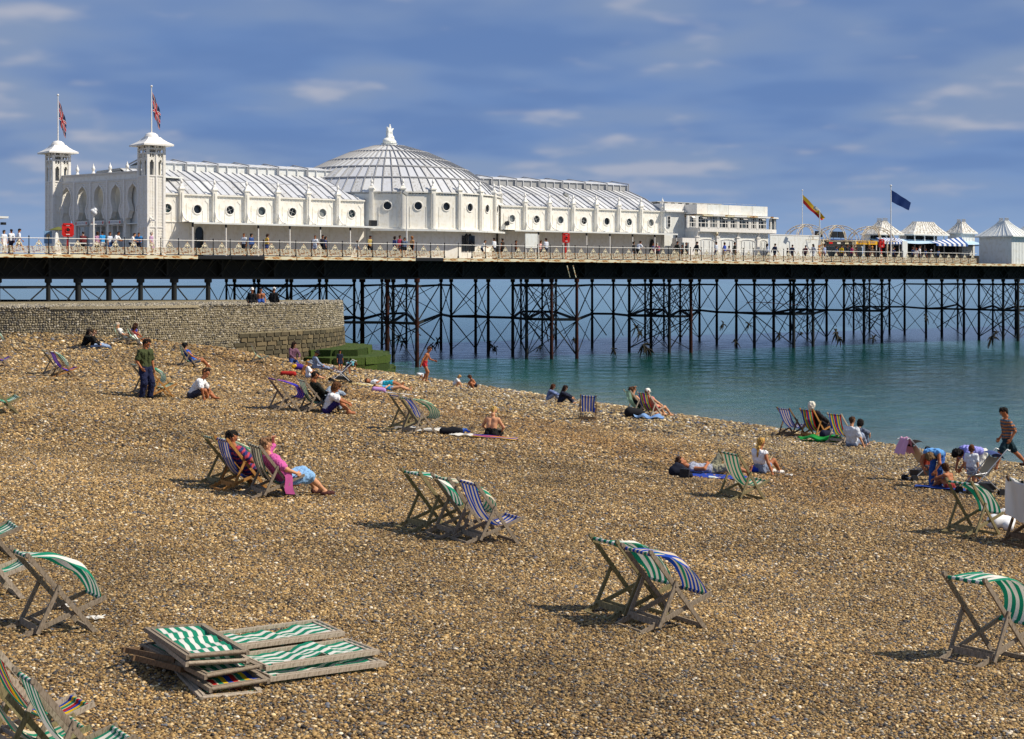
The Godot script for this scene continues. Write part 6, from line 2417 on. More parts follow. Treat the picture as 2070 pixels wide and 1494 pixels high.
	for r in rows:
		var sh: Array = r[6]
		var key := "%s %s %s %s" % [r[5], str(sh), r[7], r[8]]
		if not protos.has(key):
			protos[key] = canvas_mesh(r[5], sh[0], sh[1], r[7], r[8], i)
		var g := ground(r[1], r[2])
		var f := Vector3(cos(deg_to_rad(r[3])), 0, -sin(deg_to_rad(r[3])))
		var o := g + f * 0.62
		o.y = beach(o.x, o.z)
		var tr := on_beach(o, r[3] + rng.randf_range(-2.5, 2.5), 1.2 if r[0] == "e2" else 0.84 if r[0] in ["f2", "f3", "f4"] else 0.95 if r[0] == "f1" else 1.0)
		tr.origin.y -= 0.005
		chair_at[r[0]] = tr
		chair(r[9], tr, r[4], protos[key], "striped deckchairs on the shingle", "wood_orange" if r[0] == "j2" or r[0] == "i2" else "")
		i += 1

# a folded chair lying flat: both frames nested, cloth lying loose between them. length along z
func folded(label: String, where: Transform3D, wood: String, kind: String, lift: float, group: String) -> void:
	var t := thing("folded_deckchair", label, "deckchair", where, group)
	var m: Material = mats[wood]
	var key := "folded_wood"
	if not cache.has(key):
		var d := {}
		var b := MB.new()
		b.box(Vector3(0, 0.026, 0), Vector3(0.03, 0.042, 1.26))
		b.rod(Vector3(-0.014, 0.026, 0.2), Vector3(0.016, 0.026, 0.2), 0.014, 0.014, 8)
		b.rod(Vector3(-0.014, 0.026, -0.35), Vector3(0.016, 0.026, -0.35), 0.012, 0.012, 8)
		d["outer_rail"] = b.mesh()
		b = MB.new()
		b.box(Vector3(0, 0.03, 0), Vector3(0.026, 0.036, 1.14))
		d["inner_rail"] = b.mesh()
		b = MB.new()
		b.box(Vector3(0, 0.028, 0), Vector3(0.56, 0.045, 0.024))
		d["end_bar"] = b.mesh()
		b = MB.new()
		b.rod(Vector3(-0.27, 0.03, 0), Vector3(0.27, 0.03, 0), 0.018, 0.018, 8)
		d["round_bar"] = b.mesh()
		cache[key] = d
	var d: Dictionary = cache[key]
	for s in [-1.0, 1.0]:
		put(t, "outer_rail", d["outer_rail"], m, Transform3D(Basis.IDENTITY, Vector3(s * 0.285, 0, 0)))
		put(t, "inner_rail", d["inner_rail"], m, Transform3D(Basis.IDENTITY, Vector3(s * 0.25, 0.006, 0.03)))
	put(t, "end_bar", d["end_bar"], m, Transform3D(Basis.IDENTITY, Vector3(0, 0, -0.6)))
	put(t, "end_bar", d["end_bar"], m, Transform3D(Basis.IDENTITY, Vector3(0, -0.008, 0.56)))
	put(t, "round_bar", d["round_bar"], m, Transform3D(Basis.IDENTITY, Vector3(0, 0.004, 0.615)))
	var mb := MB.new()
	var st := stripes_of(kind)
	var sum := 0.0
	for s in st:
		sum += s[0]
	var x := 0.0
	for s in st:
		var t0: float = x / sum * 2.0 - 1.0
		x += s[0]
		var t1: float = x / sum * 2.0 - 1.0
		mb.col = s[1]
		var pts := []
		for i in 25:
			var f := i / 24.0
			for k in 3:
				var tt := lerpf(t0, t1, k / 2.0)
				var bump := lift * exp(-pow((f - 0.55) / 0.16, 2.0)) + 0.02 * sin(f * 19.0 + tt * 2.0 + where.origin.x * 9.0) * sin(PI * f) + 0.012 * sin(f * 41.0 + tt)* sin(PI * f)
				pts.append(Vector3(tt * 0.225 + 0.01 * sin(f * 9.0), 0.035 - 0.025 * sin(PI * f) + bump, lerpf(-0.58, 0.6, f)))
		mb.grid(pts, 3)
	put(t, "canvas", mb.mesh(true), mats["canvas"])

func make_stack() -> void:
	var g := "folded deckchairs in the stack"
	# the heap, bottom up; far end rests on the near one
	var base := ground(392, 1368)
	var lie := func(px: float, py: float, lift: float, deg: float, pitch: float, roll: float) -> Transform3D:
		var p := ground(px, py)
		var tr := on_beach(p, deg)
		tr.origin += tr.basis.y * lift
		tr.basis = tr.basis * Basis(Vector3.RIGHT, pitch) * Basis(Vector3(0, 0, 1), roll)
		return tr
	folded("folded deckchair at the very bottom of the heap, lying on the shingle", lie.call(432, 1376, 0.0, -64.0, 0.0, 0.0), "wood_pale", "green", 0.0, g)
	folded("folded deckchair with red, yellow and blue cloth low in the heap", lie.call(426, 1370, 0.07, -55.0, 0.01, 0.03), "wood_grey", "rainbow", 0.05, g)
	folded("folded deckchair third from the bottom of the heap, dark edged", lie.call(402, 1364, 0.15, -50.0, -0.02, 0.03), "wood_grey", "green", 0.0, g)
	folded("folded deckchair second from the top of the heap", lie.call(396, 1360, 0.215, -62.0, -0.05, -0.02), "wood_pale", "green", 0.0, g)
	folded("topmost folded deckchair of the heap, green and white cloth crumpled inside", lie.call(391, 1360, 0.28, -60.0, -0.06, 0.0), "wood_grey", "green", 0.03, g)
	folded("folded deckchair lying flat to the upper right of the heap", lie.call(554, 1320, 0.16, 36.0, -0.03, 0.0), "wood_pale", "green", -0.01, g)
	folded("folded deckchair lying flat to the lower right of the heap", lie.call(622, 1348, 0.1, 38.0, -0.02, 0.0), "wood_pale", "green", 0.06, g)
	folded("frame of a folded deckchair under the lower right one", lie.call(634, 1356, 0.03, 37.0, 0.0, 0.0), "wood_pale", "green", -0.02, g)
	folded("frame of a folded deckchair under the upper right one", lie.call(568, 1331, 0.03, 35.0, 0.0, 0.0), "wood_brown", "green", -0.02, g)
	# loose strut frames of the heap leaning out at the back left
	for r in [[330, 1352, 0.14, 68.0, "loose strut frame leaning out of the left side of the heap"], [352, 1362, 0.1, 62.0, "second loose strut frame under the left side of the heap"]]:
		var t := thing("strut_frame", r[4], "deckchair frame", lie.call(r[0], r[1], r[2], r[3], 0.2, 0.0))
		var b := MB.new()
		for s in [-1.0, 1.0]:
			b.box(Vector3(s * 0.28, 0, 0), Vector3(0.024, 0.046, 0.56))
		put(t, "strut", b.mesh(), mats["wood_brown"])
		var c := MB.new()
		c.box(Vector3(0, 0, -0.24), Vector3(0.58, 0.05, 0.022))
		put(t, "cross_bar", c.mesh(), mats["wood_brown"])

# ------------------------------------------------------------------ people
# bones: [from, to, radius, radius]; a smooth union of tapered capsules, meshed as surface nets
func blob_into(mb: MB, bones: Array, cell: float, k: float) -> void:
	var lo := Vector3(1e9, 1e9, 1e9)
	var hi := -lo
	for b in bones:
		var r := maxf(b[2], b[3]) + cell * 2.0
		var rv := Vector3(r, r, r)
		lo = lo.min(b[0] - rv).min(b[1] - rv)
		hi = hi.max(b[0] + rv).max(b[1] + rv)
	var nx := int((hi.x - lo.x) / cell) + 2
	var ny := int((hi.y - lo.y) / cell) + 2
	var nzz := int((hi.z - lo.z) / cell) + 2
	var f := PackedFloat32Array()
	f.resize(nx * ny * nzz)
	f.fill(1000.0)
	for b in bones:
		var a: Vector3 = b[0]
		var ab: Vector3 = b[1] - a
		var l2 := maxf(ab.length_squared(), 1e-9)
		var ra: float = b[2]
		var dr: float = b[3] - ra
		var m := maxf(b[2], b[3]) + cell * 2.0 + k
		var mv := Vector3(m, m, m)
		var i0 := ((a.min(b[1]) - mv - lo) / cell).floor()
		var i1 := ((a.max(b[1]) + mv - lo) / cell).ceil()
		for z in range(maxi(0, int(i0.z)), mini(nzz, int(i1.z) + 1)):
			for y in range(maxi(0, int(i0.y)), mini(ny, int(i1.y) + 1)):
				var at0 := (z * ny + y) * nx
				for x in range(maxi(0, int(i0.x)), mini(nx, int(i1.x) + 1)):
					var p := lo + Vector3(x, y, z) * cell - a
					var t := clampf(p.dot(ab) / l2, 0.0, 1.0)
					var d := (p - ab * t).length() - ra - dr * t
					if d > cell * 2.0 + k:
						continue
					var e := f[at0 + x]
					var h := maxf(k - absf(e - d), 0.0) / k
					f[at0 + x] = minf(e, d) - h * h * k * 0.25
	var ids := PackedInt32Array()
	ids.resize(f.size())
	ids.fill(-1)
	var vs := PackedVector3Array()
	var ns := PackedVector3Array()
	var sx := 1
	var sy := nx
	var sz := nx * ny
	var lim := cell * 1.8
	for z in nzz - 1:
		for y in ny - 1:
			for x in nx - 1:
				var i := z * sz + y * sy + x
				if absf(f[i]) > lim:
					continue
				var c := [f[i], f[i + 1], f[i + sy], f[i + sy + 1], f[i + sz], f[i + sz + 1], f[i + sz + sy], f[i + sz + sy + 1]]
				var inside := 0
				for v in c:
					if v < 0.0:
						inside += 1
				if inside == 0 or inside == 8:
					continue
				var sum := Vector3.ZERO
				var n := 0
				for e in [[0, 1], [2, 3], [4, 5], [6, 7], [0, 2], [1, 3], [4, 6], [5, 7], [0, 4], [1, 5], [2, 6], [3, 7]]:
					var va: float = c[e[0]]
					var vb: float = c[e[1]]
					if (va < 0.0) != (vb < 0.0):
						var t := va / (va - vb)
						var pa := Vector3(e[0] & 1, (e[0] >> 1) & 1, e[0] >> 2)
						var pb := Vector3(e[1] & 1, (e[1] >> 1) & 1, e[1] >> 2)
						sum += pa.lerp(pb, t)
						n += 1
				ids[i] = vs.size()
				vs.append(lo + (Vector3(x, y, z) + sum / n) * cell)
				ns.append(Vector3(c[1] + c[3] + c[5] + c[7] - c[0] - c[2] - c[4] - c[6], c[2] + c[3] + c[6] + c[7] - c[0] - c[1] - c[4] - c[5], c[4] + c[5] + c[6] + c[7] - c[0] - c[1] - c[2] - c[3]).normalized())
	for z in range(1, nzz - 1):
		for y in range(1, ny - 1):
			for x in range(1, nx - 1):
				var i := z * sz + y * sy + x
				if ids[i] < 0:
					continue
				var s := f[i] < 0.0
				for e in [[sx, sy, sz], [sy, sz, sx], [sz, sx, sy]]:
					if s != (f[i + e[0]] < 0.0):
						var a := ids[i]
						var b := ids[i - e[1]]
						var c := ids[i - e[1] - e[2]]
						var d := ids[i - e[2]]
						if a >= 0 and b >= 0 and c >= 0 and d >= 0:
							mb.tri(vs[a], vs[b], vs[c], ns[a], ns[b], ns[c])
							mb.tri(vs[a], vs[c], vs[d], ns[a], ns[c], ns[d])

func blob(bones: Array, cell: float, k: float) -> ArrayMesh:
	var m := MB.new()
	blob_into(m, bones, cell, k)
	return m.mesh()

func bend(a: Vector3, c: Vector3, l1: float, l2: float, hint: Vector3) -> Array:
	var d := c - a
	var l := clampf(d.length(), absf(l1 - l2) + 0.01, l1 + l2 - 0.003)
	d = d.normalized()
	var x := (l1 * l1 - l2 * l2 + l * l) / (2.0 * l)
	var h := sqrt(maxf(l1 * l1 - x * x, 0.0))
	var side := (hint - d * hint.dot(d))
	side = side.normalized() if side.length() > 1e-4 else Vector3.ZERO
	return [a + d * x + side * h, a + d * l]

# z forward, y up; the left hand is on +x. Wrists and ankles are aims, elbows and knees follow
func pose(nm: String) -> Dictionary:
	var p := {"p": Vector3(0, 0.92, 0), "n": Vector3(0, 1.42, 0), "h": Vector3(0, 1.61, 0.02), "look": Vector3(0, 0, 1), "wl": Vector3(0.25, 0.84, 0.06), "wr": Vector3(-0.25, 0.84, 0.06), "el": Vector3(0.3, 0, -1), "er": Vector3(-0.3, 0, -1), "al": Vector3(0.11, 0.08, 0.0), "ar": Vector3(-0.11, 0.08, 0.02), "kl": Vector3(0.1, 0, 1), "kr": Vector3(-0.1, 0, 1), "side": Vector3(1, 0, 0)}
	var o := {}
	match nm:
		"stand_pocket":
			o = {"wr": Vector3(-0.2, 0.9, 0.1), "er": Vector3(-1, 0, -0.8), "look": Vector3(0.75, -0.25, 0.7), "ar": Vector3(-0.13, 0.08, 0.0), "al": Vector3(0.12, 0.08, 0.06), "h": Vector3(0.02, 1.6, 0.04)}
		"lean_rail":
			o = {"p": Vector3(0, 0.9, -0.1), "n": Vector3(0, 1.34, 0.12), "h": Vector3(0, 1.5, 0.22), "wl": Vector3(0.2, 1.0, 0.42), "wr": Vector3(-0.2, 1.0, 0.42), "el": Vector3(1, -1, 0), "er": Vector3(-1, -1, 0)}
		"walk":
			o = {"p": Vector3(0, 0.9, 0), "n": Vector3(0, 1.4, 0.04), "h": Vector3(0, 1.585, 0.08), "al": Vector3(0.08, 0.1, 0.42), "ar": Vector3(-0.08, 0.16, -0.42), "wl": Vector3(0.26, 0.88, -0.2), "wr": Vector3(-0.26, 0.9, 0.22), "look": Vector3(0, -0.25, 1)}
		"stride":
			o = {"p": Vector3(0, 0.87, 0), "n": Vector3(0, 1.36, 0.03), "h": Vector3(0, 1.55, 0.09), "al": Vector3(0.1, 0.08, 0.33), "ar": Vector3(-0.1, 0.13, -0.6), "kr": Vector3(-0.1, -0.3, 1), "wl": Vector3(0.27, 0.86, 0.0), "wr": Vector3(-0.25, 0.84, 0.12), "look": Vector3(-0.1, -0.35, 1)}
		"run":
			o = {"p": Vector3(0, 0.88, 0), "n": Vector3(0, 1.35, 0.14), "h": Vector3(0, 1.52, 0.24), "al": Vector3(0.12, 0.08, -0.12), "ar": Vector3(-0.12, 0.08, 0.1), "wl": Vector3(0.3, 0.98, 0.42), "wr": Vector3(-0.36, 0.76, -0.12), "el": Vector3(0.6, -0.6, -1), "look": Vector3(0, -0.2, 1)}
		"deckchair":
			o = {"p": Vector3(0, 0.31, -0.02), "n": Vector3(0, 0.72, -0.37), "h": Vector3(0, 0.9, -0.43), "wl": Vector3(0.27, 0.44, 0.08), "wr": Vector3(-0.27, 0.44, 0.08), "el": Vector3(1, -0.3, -0.5), "er": Vector3(-1, -0.3, -0.5), "al": Vector3(0.12, 0.09, 0.68), "ar": Vector3(-0.14, 0.09, 0.74), "kl": Vector3(0.1, 1, 0.2), "kr": Vector3(-0.1, 1, 0.2), "look": Vector3(0, -0.1, 1)}
		"deckchair_arm_up":
			o = pose("deckchair")
			o["wl"] = Vector3(0.02, 1.04, -0.3); o["el"] = Vector3(0.6, 1, 0.9); o["look"] = Vector3(-0.2, 0.1, 1)
		"deckchair_crossed":
			o = pose("deckchair")
			o["al"] = Vector3(-0.02, 0.46, 0.66); o["kl"] = Vector3(0.25, 1, 0.3); o["ar"] = Vector3(-0.1, 0.09, 0.5); o["look"] = Vector3(0.05, -0.4, 1); o["n"] = Vector3(0, 0.79, -0.27); o["h"] = Vector3(0, 0.98, -0.25)
			o["wl"] = Vector3(0.1, 0.5, 0.14); o["wr"] = Vector3(-0.12, 0.5, 0.14)
		"sit_long":
			o = {"p": Vector3(0, 0.11, 0), "n": Vector3(0, 0.58, -0.03), "h": Vector3(0, 0.76, 0.04), "wl": Vector3(0.2, 0.2, 0.35), "wr": Vector3(-0.2, 0.2, 0.35), "el": Vector3(1, -0.4, -0.6), "er": Vector3(-1, -0.4, -0.6), "al": Vector3(0.12, 0.06, 0.83), "ar": Vector3(-0.1, 0.06, 0.84), "kl": Vector3(0.2, 1, 0), "kr": Vector3(-0.2, 1, 0), "look": Vector3(0, -0.35, 1)}
		"sit_knees":
			o = {"p": Vector3(0, 0.11, 0), "n": Vector3(0, 0.55, 0.14), "h": Vector3(0, 0.71, 0.24), "wl": Vector3(0.2, 0.3, 0.58), "wr": Vector3(-0.2, 0.3, 0.58), "el": Vector3(1, 0, -0.2), "er": Vector3(-1, 0, -0.2), "al": Vector3(0.1, 0.07, 0.62), "ar": Vector3(-0.1, 0.07, 0.62), "kl": Vector3(0.15, 1, 0.2), "kr": Vector3(-0.15, 1, 0.2), "look": Vector3(0, -0.3, 1)}
		"sit_lean":
			o = {"p": Vector3(0, 0.12, 0), "n": Vector3(-0.06, 0.54, 0.24), "h": Vector3(-0.1, 0.73, 0.34), "wl": Vector3(0.3, 0.08, 0.62), "wr": Vector3(-0.36, 0.06, 0.3), "el": Vector3(1, 0, -0.3), "er": Vector3(-1, 0.2, 0), "al": Vector3(0.2, 0.07, 0.6), "ar": Vector3(0.1, 0.07, 0.42), "kl": Vector3(1, 0.8, 0.2), "kr": Vector3(-1, 0.6, 0.5), "look": Vector3(-0.5, -0.1, 0.85), "side": Vector3(0.9, -0.15, 0.2)}
		"sit_prop":
			o = {"p": Vector3(0, 0.12, 0), "n": Vector3(0, 0.6, -0.08), "h": Vector3(0, 0.79, -0.02), "wl": Vector3(0.3, 0.2, 0.3), "wr": Vector3(-0.42, 0.04, -0.02), "el": Vector3(1, 0, -0.5), "er": Vector3(-0.3, 0, -1), "al": Vector3(0.12, 0.07, 0.66), "ar": Vector3(-0.14, 0.07, 0.66), "kl": Vector3(0.15, 1, 0.2), "kr": Vector3(-0.15, 1, 0.2)}
		"sit_cross":
			o = {"p": Vector3(0, 0.11, 0), "n": Vector3(0, 0.57, 0.07), "h": Vector3(0, 0.75, 0.14), "wl": Vector3(0.2, 0.15, 0.34), "wr": Vector3(-0.22, 0.15, 0.34), "el": Vector3(1, 0, -0.5), "er": Vector3(-1, 0, -0.5), "al": Vector3(-0.18, 0.06, 0.32), "ar": Vector3(0.2, 0.06, 0.26), "kl": Vector3(1, 0.15, 0.4), "kr": Vector3(-1, 0.15, 0.4), "look": Vector3(0, -0.5, 1)}
		"sit_edge":
			o = {"p": Vector3(0, 0.12, 0), "n": Vector3(0, 0.58, 0.04), "h": Vector3(0, 0.77, 0.1), "wl": Vector3(0.26, 0.1, 0.2), "wr": Vector3(-0.26, 0.1, 0.2), "al": Vector3(0.1, -0.32, 0.4), "ar": Vector3(-0.12, -0.3, 0.42), "look": Vector3(0.2, -0.1, 1)}
		"kneel":
			o = {"p": Vector3(0, 0.26, -0.12), "n": Vector3(0, 0.74, -0.04), "h": Vector3(0, 0.93, 0.02), "wl": Vector3(0.16, 0.3, 0.22), "wr": Vector3(-0.14, 0.3, 0.24), "el": Vector3(1, 0, -0.4), "er": Vector3(-1, 0, -0.4), "al": Vector3(0.13, 0.06, -0.28), "ar": Vector3(-0.13, 0.06, -0.28), "kl": Vector3(0.2, -0.3, 1), "kr": Vector3(-0.2, -0.3, 1), "look": Vector3(0.6, -0.25, 1)}
		"crouch":
			o = {"p": Vector3(0, 0.28, -0.1), "n": Vector3(0, 0.66, 0.16), "h": Vector3(0, 0.8, 0.28), "wl": Vector3(0.12, 0.18, 0.42), "wr": Vector3(-0.12, 0.18, 0.44), "el": Vector3(1, 0, 0), "er": Vector3(-1, 0, 0), "al": Vector3(0.13, 0.08, 0.06), "ar": Vector3(-0.13, 0.08, 0.06), "kl": Vector3(0.3, 0.6, 1), "kr": Vector3(-0.3, 0.6, 1), "look": Vector3(0, -0.7, 0.8)}
		"lie":
			o = {"p": Vector3(0, 0.11, 0), "n": Vector3(0, 0.13, -0.52), "h": Vector3(0, 0.16, -0.71), "look": Vector3(0, 1, 0.15), "wl": Vector3(0.3, 0.08, 0.0), "wr": Vector3(-0.12, 0.24, -0.12), "el": Vector3(1, 0, 0), "er": Vector3(-1, -0.3, 0), "al": Vector3(0.14, 0.07, 0.83), "ar": Vector3(-0.12, 0.07, 0.84), "kl": Vector3(0, 1, 0), "kr": Vector3(0, 1, 0), "side": Vector3(1, 0, 0)}
		"lie_knee":
			o = pose("lie")
			o["al"] = Vector3(0.16, 0.08, 0.5); o["kl"] = Vector3(0.1, 1, 0.2); o["h"] = Vector3(0, 0.25, -0.7); o["look"] = Vector3(0, 0.9, 0.4)
		"bend_over":
			o = {"p": Vector3(0, 0.9, -0.12), "n": Vector3(0, 0.98, 0.36), "h": Vector3(0, 0.86, 0.5), "wl": Vector3(0.14, 0.5, 0.5), "wr": Vector3(-0.16, 0.5, 0.48), "el": Vector3(1, 0, -0.2), "er": Vector3(-1, 0, -0.2), "look": Vector3(0, -1, 0.25), "al": Vector3(0.12, 0.08, 0.0), "ar": Vector3(-0.12, 0.08, 0.05)}
		"stoop":
			o = {"p": Vector3(0, 0.66, -0.2), "n": Vector3(0, 0.62, 0.3), "h": Vector3(0, 0.52, 0.48), "wl": Vector3(0.14, 0.2, 0.42), "wr": Vector3(-0.14, 0.2, 0.4), "look": Vector3(0, -0.8, 0.5), "al": Vector3(0.14, 0.08, 0.0), "ar": Vector3(-0.14, 0.08, 0.03), "kl": Vector3(0.2, 0, 1), "kr": Vector3(-0.2, 0, 1)}
	for k in o:
		p[k] = o[k]
	return p

func joints(nm: String) -> Dictionary:
	var p := pose(nm)
	var spine: Vector3 = (p["n"] - p["p"]).normalized()
	var side: Vector3 = (p["side"] - spine * p["side"].dot(spine)).normalized()
	p["fwd"] = side.cross(spine)
	p["spine"] = spine
	for s in [["l", 1.0], ["r", -1.0]]:
		var sh: Vector3 = p["n"] - spine * 0.05 + side * (0.175 * s[1])
		var hp: Vector3 = p["p"] + side * (0.09 * s[1]) - spine * 0.02
		p["s" + s[0]] = sh
		p["hp" + s[0]] = hp
		var arm := bend(sh, p["w" + s[0]], 0.285, 0.25, p["e" + s[0]])
		p["e" + s[0]] = arm[0]
		p["w" + s[0]] = arm[1]
		var leg := bend(hp, p["a" + s[0]], 0.43, 0.42, p["k" + s[0]])
		p["k" + s[0]] = leg[0]
		p["a" + s[0]] = leg[1]
		# foot: flat and forward unless the shin lies down
		var shin: Vector3 = (p["a" + s[0]] - p["k" + s[0]]).normalized()
		var fd: Vector3 = p["fwd"] * Vector3(1, 0, 1)
		if fd.length() < 0.3:
			fd = Vector3(0, 0, 1)
		fd = fd.normalized()
		var toe := fd if absf(shin.y) > 0.45 else (Vector3(0, 1, 0.35).normalized() if shin.z > 0 else Vector3(0, -0.1, -1))
		p["toe" + s[0]] = p["a" + s[0]] + toe * 0.15 + Vector3(0, -0.035 if absf(shin.y) > 0.45 else 0.0, 0)
		p["heel" + s[0]] = p["a" + s[0]] - toe * 0.04 + Vector3(0, -0.03 if absf(shin.y) > 0.45 else 0.0, 0)
	return p

func torso(j: Dictionary, g: float, low := 0.0, high := 1.0) -> Array:
	var out := []
	var sp: Vector3 = j["spine"]
	var side: Vector3 = j["side"]
	var fw: Vector3 = j["fwd"]
	side = (side - sp * side.dot(sp)).normalized()
	var l: float = (j["n"] - j["p"]).length()
	for s in [1.0, -1.0]:
		var a: Vector3 = j["p"] + side * s * 0.075 + sp * (l * low)
		var m: Vector3 = j["p"] + side * s * 0.065 + sp * (l * 0.5) - fw * 0.01
		var b: Vector3 = j["p"] + side * s * 0.095 + sp * (l * minf(high, 0.8)) + fw * 0.005
		if high < 0.5:
			out.append([a, j["p"] + side * s * 0.07 + sp * (l * high), 0.098 + g, 0.094 + g])
			continue
		out.append([a, m, 0.098 + g, 0.09 + g])
		out.append([m, b, 0.09 + g, 0.1 + g])
		if high >= 0.95:
			out.append([b, j["sl"] if s > 0 else j["sr"], 0.085 + g, 0.058 + g])
	return out

func limb(j: Dictionary, a: String, b: String, ra: float, rb: float, t0 := 0.0, t1 := 1.0) -> Array:
	return [j[a].lerp(j[b], t0), j[a].lerp(j[b], t1), lerpf(ra, rb, t0), lerpf(ra, rb, t1)]

func hand_mesh(cell: float) -> MB:
	# along +y from the wrist, palm towards +z, thumb on +x
	var m := MB.new()
	var bones := [[Vector3(-0.018, 0.01, 0), Vector3(-0.026, 0.075, 0.004), 0.014, 0.014], [Vector3(0.012, 0.01, 0), Vector3(0.024, 0.075, 0.004), 0.015, 0.014], [Vector3(0, 0.0, 0), Vector3(0, 0.075, 0.002), 0.018, 0.014]]
	var lens := [0.07, 0.082, 0.076, 0.058]
	for i in 4:
		var x := 0.03 - i * 0.02
		var b := Vector3(x, 0.075, 0.004)
		var k := b + Vector3(x * 0.12, lens[i] * 0.5, 0.012)
		bones.append([b, k, 0.0095, 0.009])
		bones.append([k, k + Vector3(0, lens[i] * 0.4, 0.026), 0.009, 0.0075])
	bones.append([Vector3(0.02, 0.02, 0.004), Vector3(0.052, 0.055, 0.018), 0.013, 0.011])
	bones.append([Vector3(0.052, 0.055, 0.018), Vector3(0.058, 0.085, 0.03), 0.011, 0.0085])
	blob_into(m, bones, cell, 0.008)
	return m

func frame_of(y: Vector3, z_hint: Vector3) -> Basis:
	y = y.normalized()
	var z := (z_hint - y * z_hint.dot(y))
	z = z.normalized() if z.length() > 0.01 else y.cross(Vector3(1, 0.2, 0)).normalized()
	return Basis(y.cross(z), y, z)

func head_frame(j: Dictionary) -> Transform3D:
	var look: Vector3 = j["look"].normalized()
	var nk: Vector3 = (j["h"] - j["n"]).normalized()
	var up := (nk - look * nk.dot(look))
	up = up.normalized() if up.length() > 0.15 else (Vector3.UP - look * look.y).normalized()
	return Transform3D(Basis(up.cross(look), up, look), j["h"])

func body_mesh(nm: String, skin: Color, cell: float) -> ArrayMesh:
	var key := "body %s %s %s" % [nm, skin, cell]
	if cache.has(key):
		return cache[key]
	var j := joints(nm)
	var m := MB.new()
	m.col = skin
	var bones := torso(j, -0.004)
	var hf := head_frame(j)
	bones.append([j["n"] - j["spine"] * 0.04, hf * Vector3(0, -0.05, -0.02), 0.06, 0.052])
	for s in ["l", "r"]:
		bones.append(limb(j, "s" + s, "e" + s, 0.054, 0.04))
		bones.append(limb(j, "e" + s, "w" + s, 0.041, 0.027))
		bones.append(limb(j, "hp" + s, "k" + s, 0.088, 0.056))
		bones.append(limb(j, "k" + s, "a" + s, 0.056, 0.036))
		bones.append([j["k" + s].lerp(j["a" + s], 0.3) - j["fwd"] * 0.012, j["k" + s].lerp(j["a" + s], 0.5), 0.052, 0.045])
		bones.append([j["heel" + s], j["toe" + s], 0.036, 0.03])
		bones.append(limb(j, "a" + s, "heel" + s, 0.038, 0.036))
	blob_into(m, bones, cell, 0.035)
	# head on a finer grid
	var hc := 0.013 if cell < 0.03 else 0.022
	var hb := []
	for b in [[Vector3(0, 0.035, -0.02), Vector3(0, 0.03, 0.012), 0.087, 0.08], [Vector3(0, -0.02, 0.0), Vector3(0, -0.07, 0.035), 0.072, 0.045], [Vector3(0, 0.015, 0.085), Vector3(0, -0.018, 0.105), 0.011, 0.015], [Vector3(0.082, 0.005, -0.012), Vector3(0.085, -0.025, -0.006), 0.016, 0.012], [Vector3(-0.082, 0.005, -0.012), Vector3(-0.085, -0.025, -0.006), 0.016, 0.012], [Vector3(0, -0.06, -0.02), Vector3(0, -0.12, -0.03), 0.055, 0.055], [Vector3(-0.03, 0.03, 0.078), Vector3(0.03, 0.03, 0.078), 0.014, 0.014]]:
		hb.append([hf * b[0], hf * b[1], b[2], b[3]])
	blob_into(m, hb, hc, 0.02)
	if cell < 0.03:
		for s in [-1.0, 1.0]:
			m.col = Color(0.6, 0.58, 0.55)
			m.ball(hf * Vector3(s * 0.032, 0.008, 0.079), Vector3(0.013, 0.011, 0.013), 6)
			m.col = Color(0.02, 0.015, 0.012)
			m.ball(hf * Vector3(s * 0.032, 0.008, 0.087), Vector3(0.008, 0.008, 0.008), 6)
		m.col = Color(0.25, 0.07, 0.06)
		m.rod(hf * Vector3(-0.022, -0.05, 0.079), hf * Vector3(0.022, -0.05, 0.079), 0.007, 0.007, 6)
		m.col = skin
	# hands
	var hk := "hand %s" % (cell < 0.03)
	if not cache.has(hk):
		cache[hk] = hand_mesh(0.0075 if cell < 0.03 else 0.012)
	var hm: MB = cache[hk]
	for s in [["l", 1.0], ["r", -1.0]]:
		var d: Vector3 = (j["w" + s[0]] - j["e" + s[0]]).normalized()
		var inw: Vector3 = (j["p"] + j["spine"] * 0.2 - j["w" + s[0]])
		var bs := frame_of(d, inw)
		var thumb := bs.x.dot(j["fwd"])
		var flip := Basis(Vector3(1 if thumb > 0 else -1, 0, 0), Vector3(0, 1, 0), Vector3(0, 0, 1))
		var t := Transform3D(bs * flip, j["w" + s[0]] - d * 0.012)
		for i in range(0, hm.v.size(), 3):
			m.tri(t * hm.v[i], t * hm.v[i + 1], t * hm.v[i + 2], t.basis * hm.n[i], t.basis * hm.n[i + 1], t.basis * hm.n[i + 2])
	cache[key] = m.mesh(true)
	return cache[key]

# cloth folds or locks of hair: push the surface in and out a little
func crease(m: MB, amp: float, freq: float, stretch: Vector3) -> void:
	var e := 0.006
	for i in m.v.size():
		var p := m.v[i] * stretch * freq
		var d := nz.get_noise_3dv(p)
		var n := m.n[i]
		var g := Vector3(nz.get_noise_3dv(p + Vector3(e * freq * stretch.x, 0, 0)) - d, nz.get_noise_3dv(p + Vector3(0, e * freq * stretch.y, 0)) - d, nz.get_noise_3dv(p + Vector3(0, 0, e * freq * stretch.z)) - d) / e
		m.v[i] += n * d * amp
		m.n[i] = (n - (g - n * g.dot(n)) * amp).normalized()

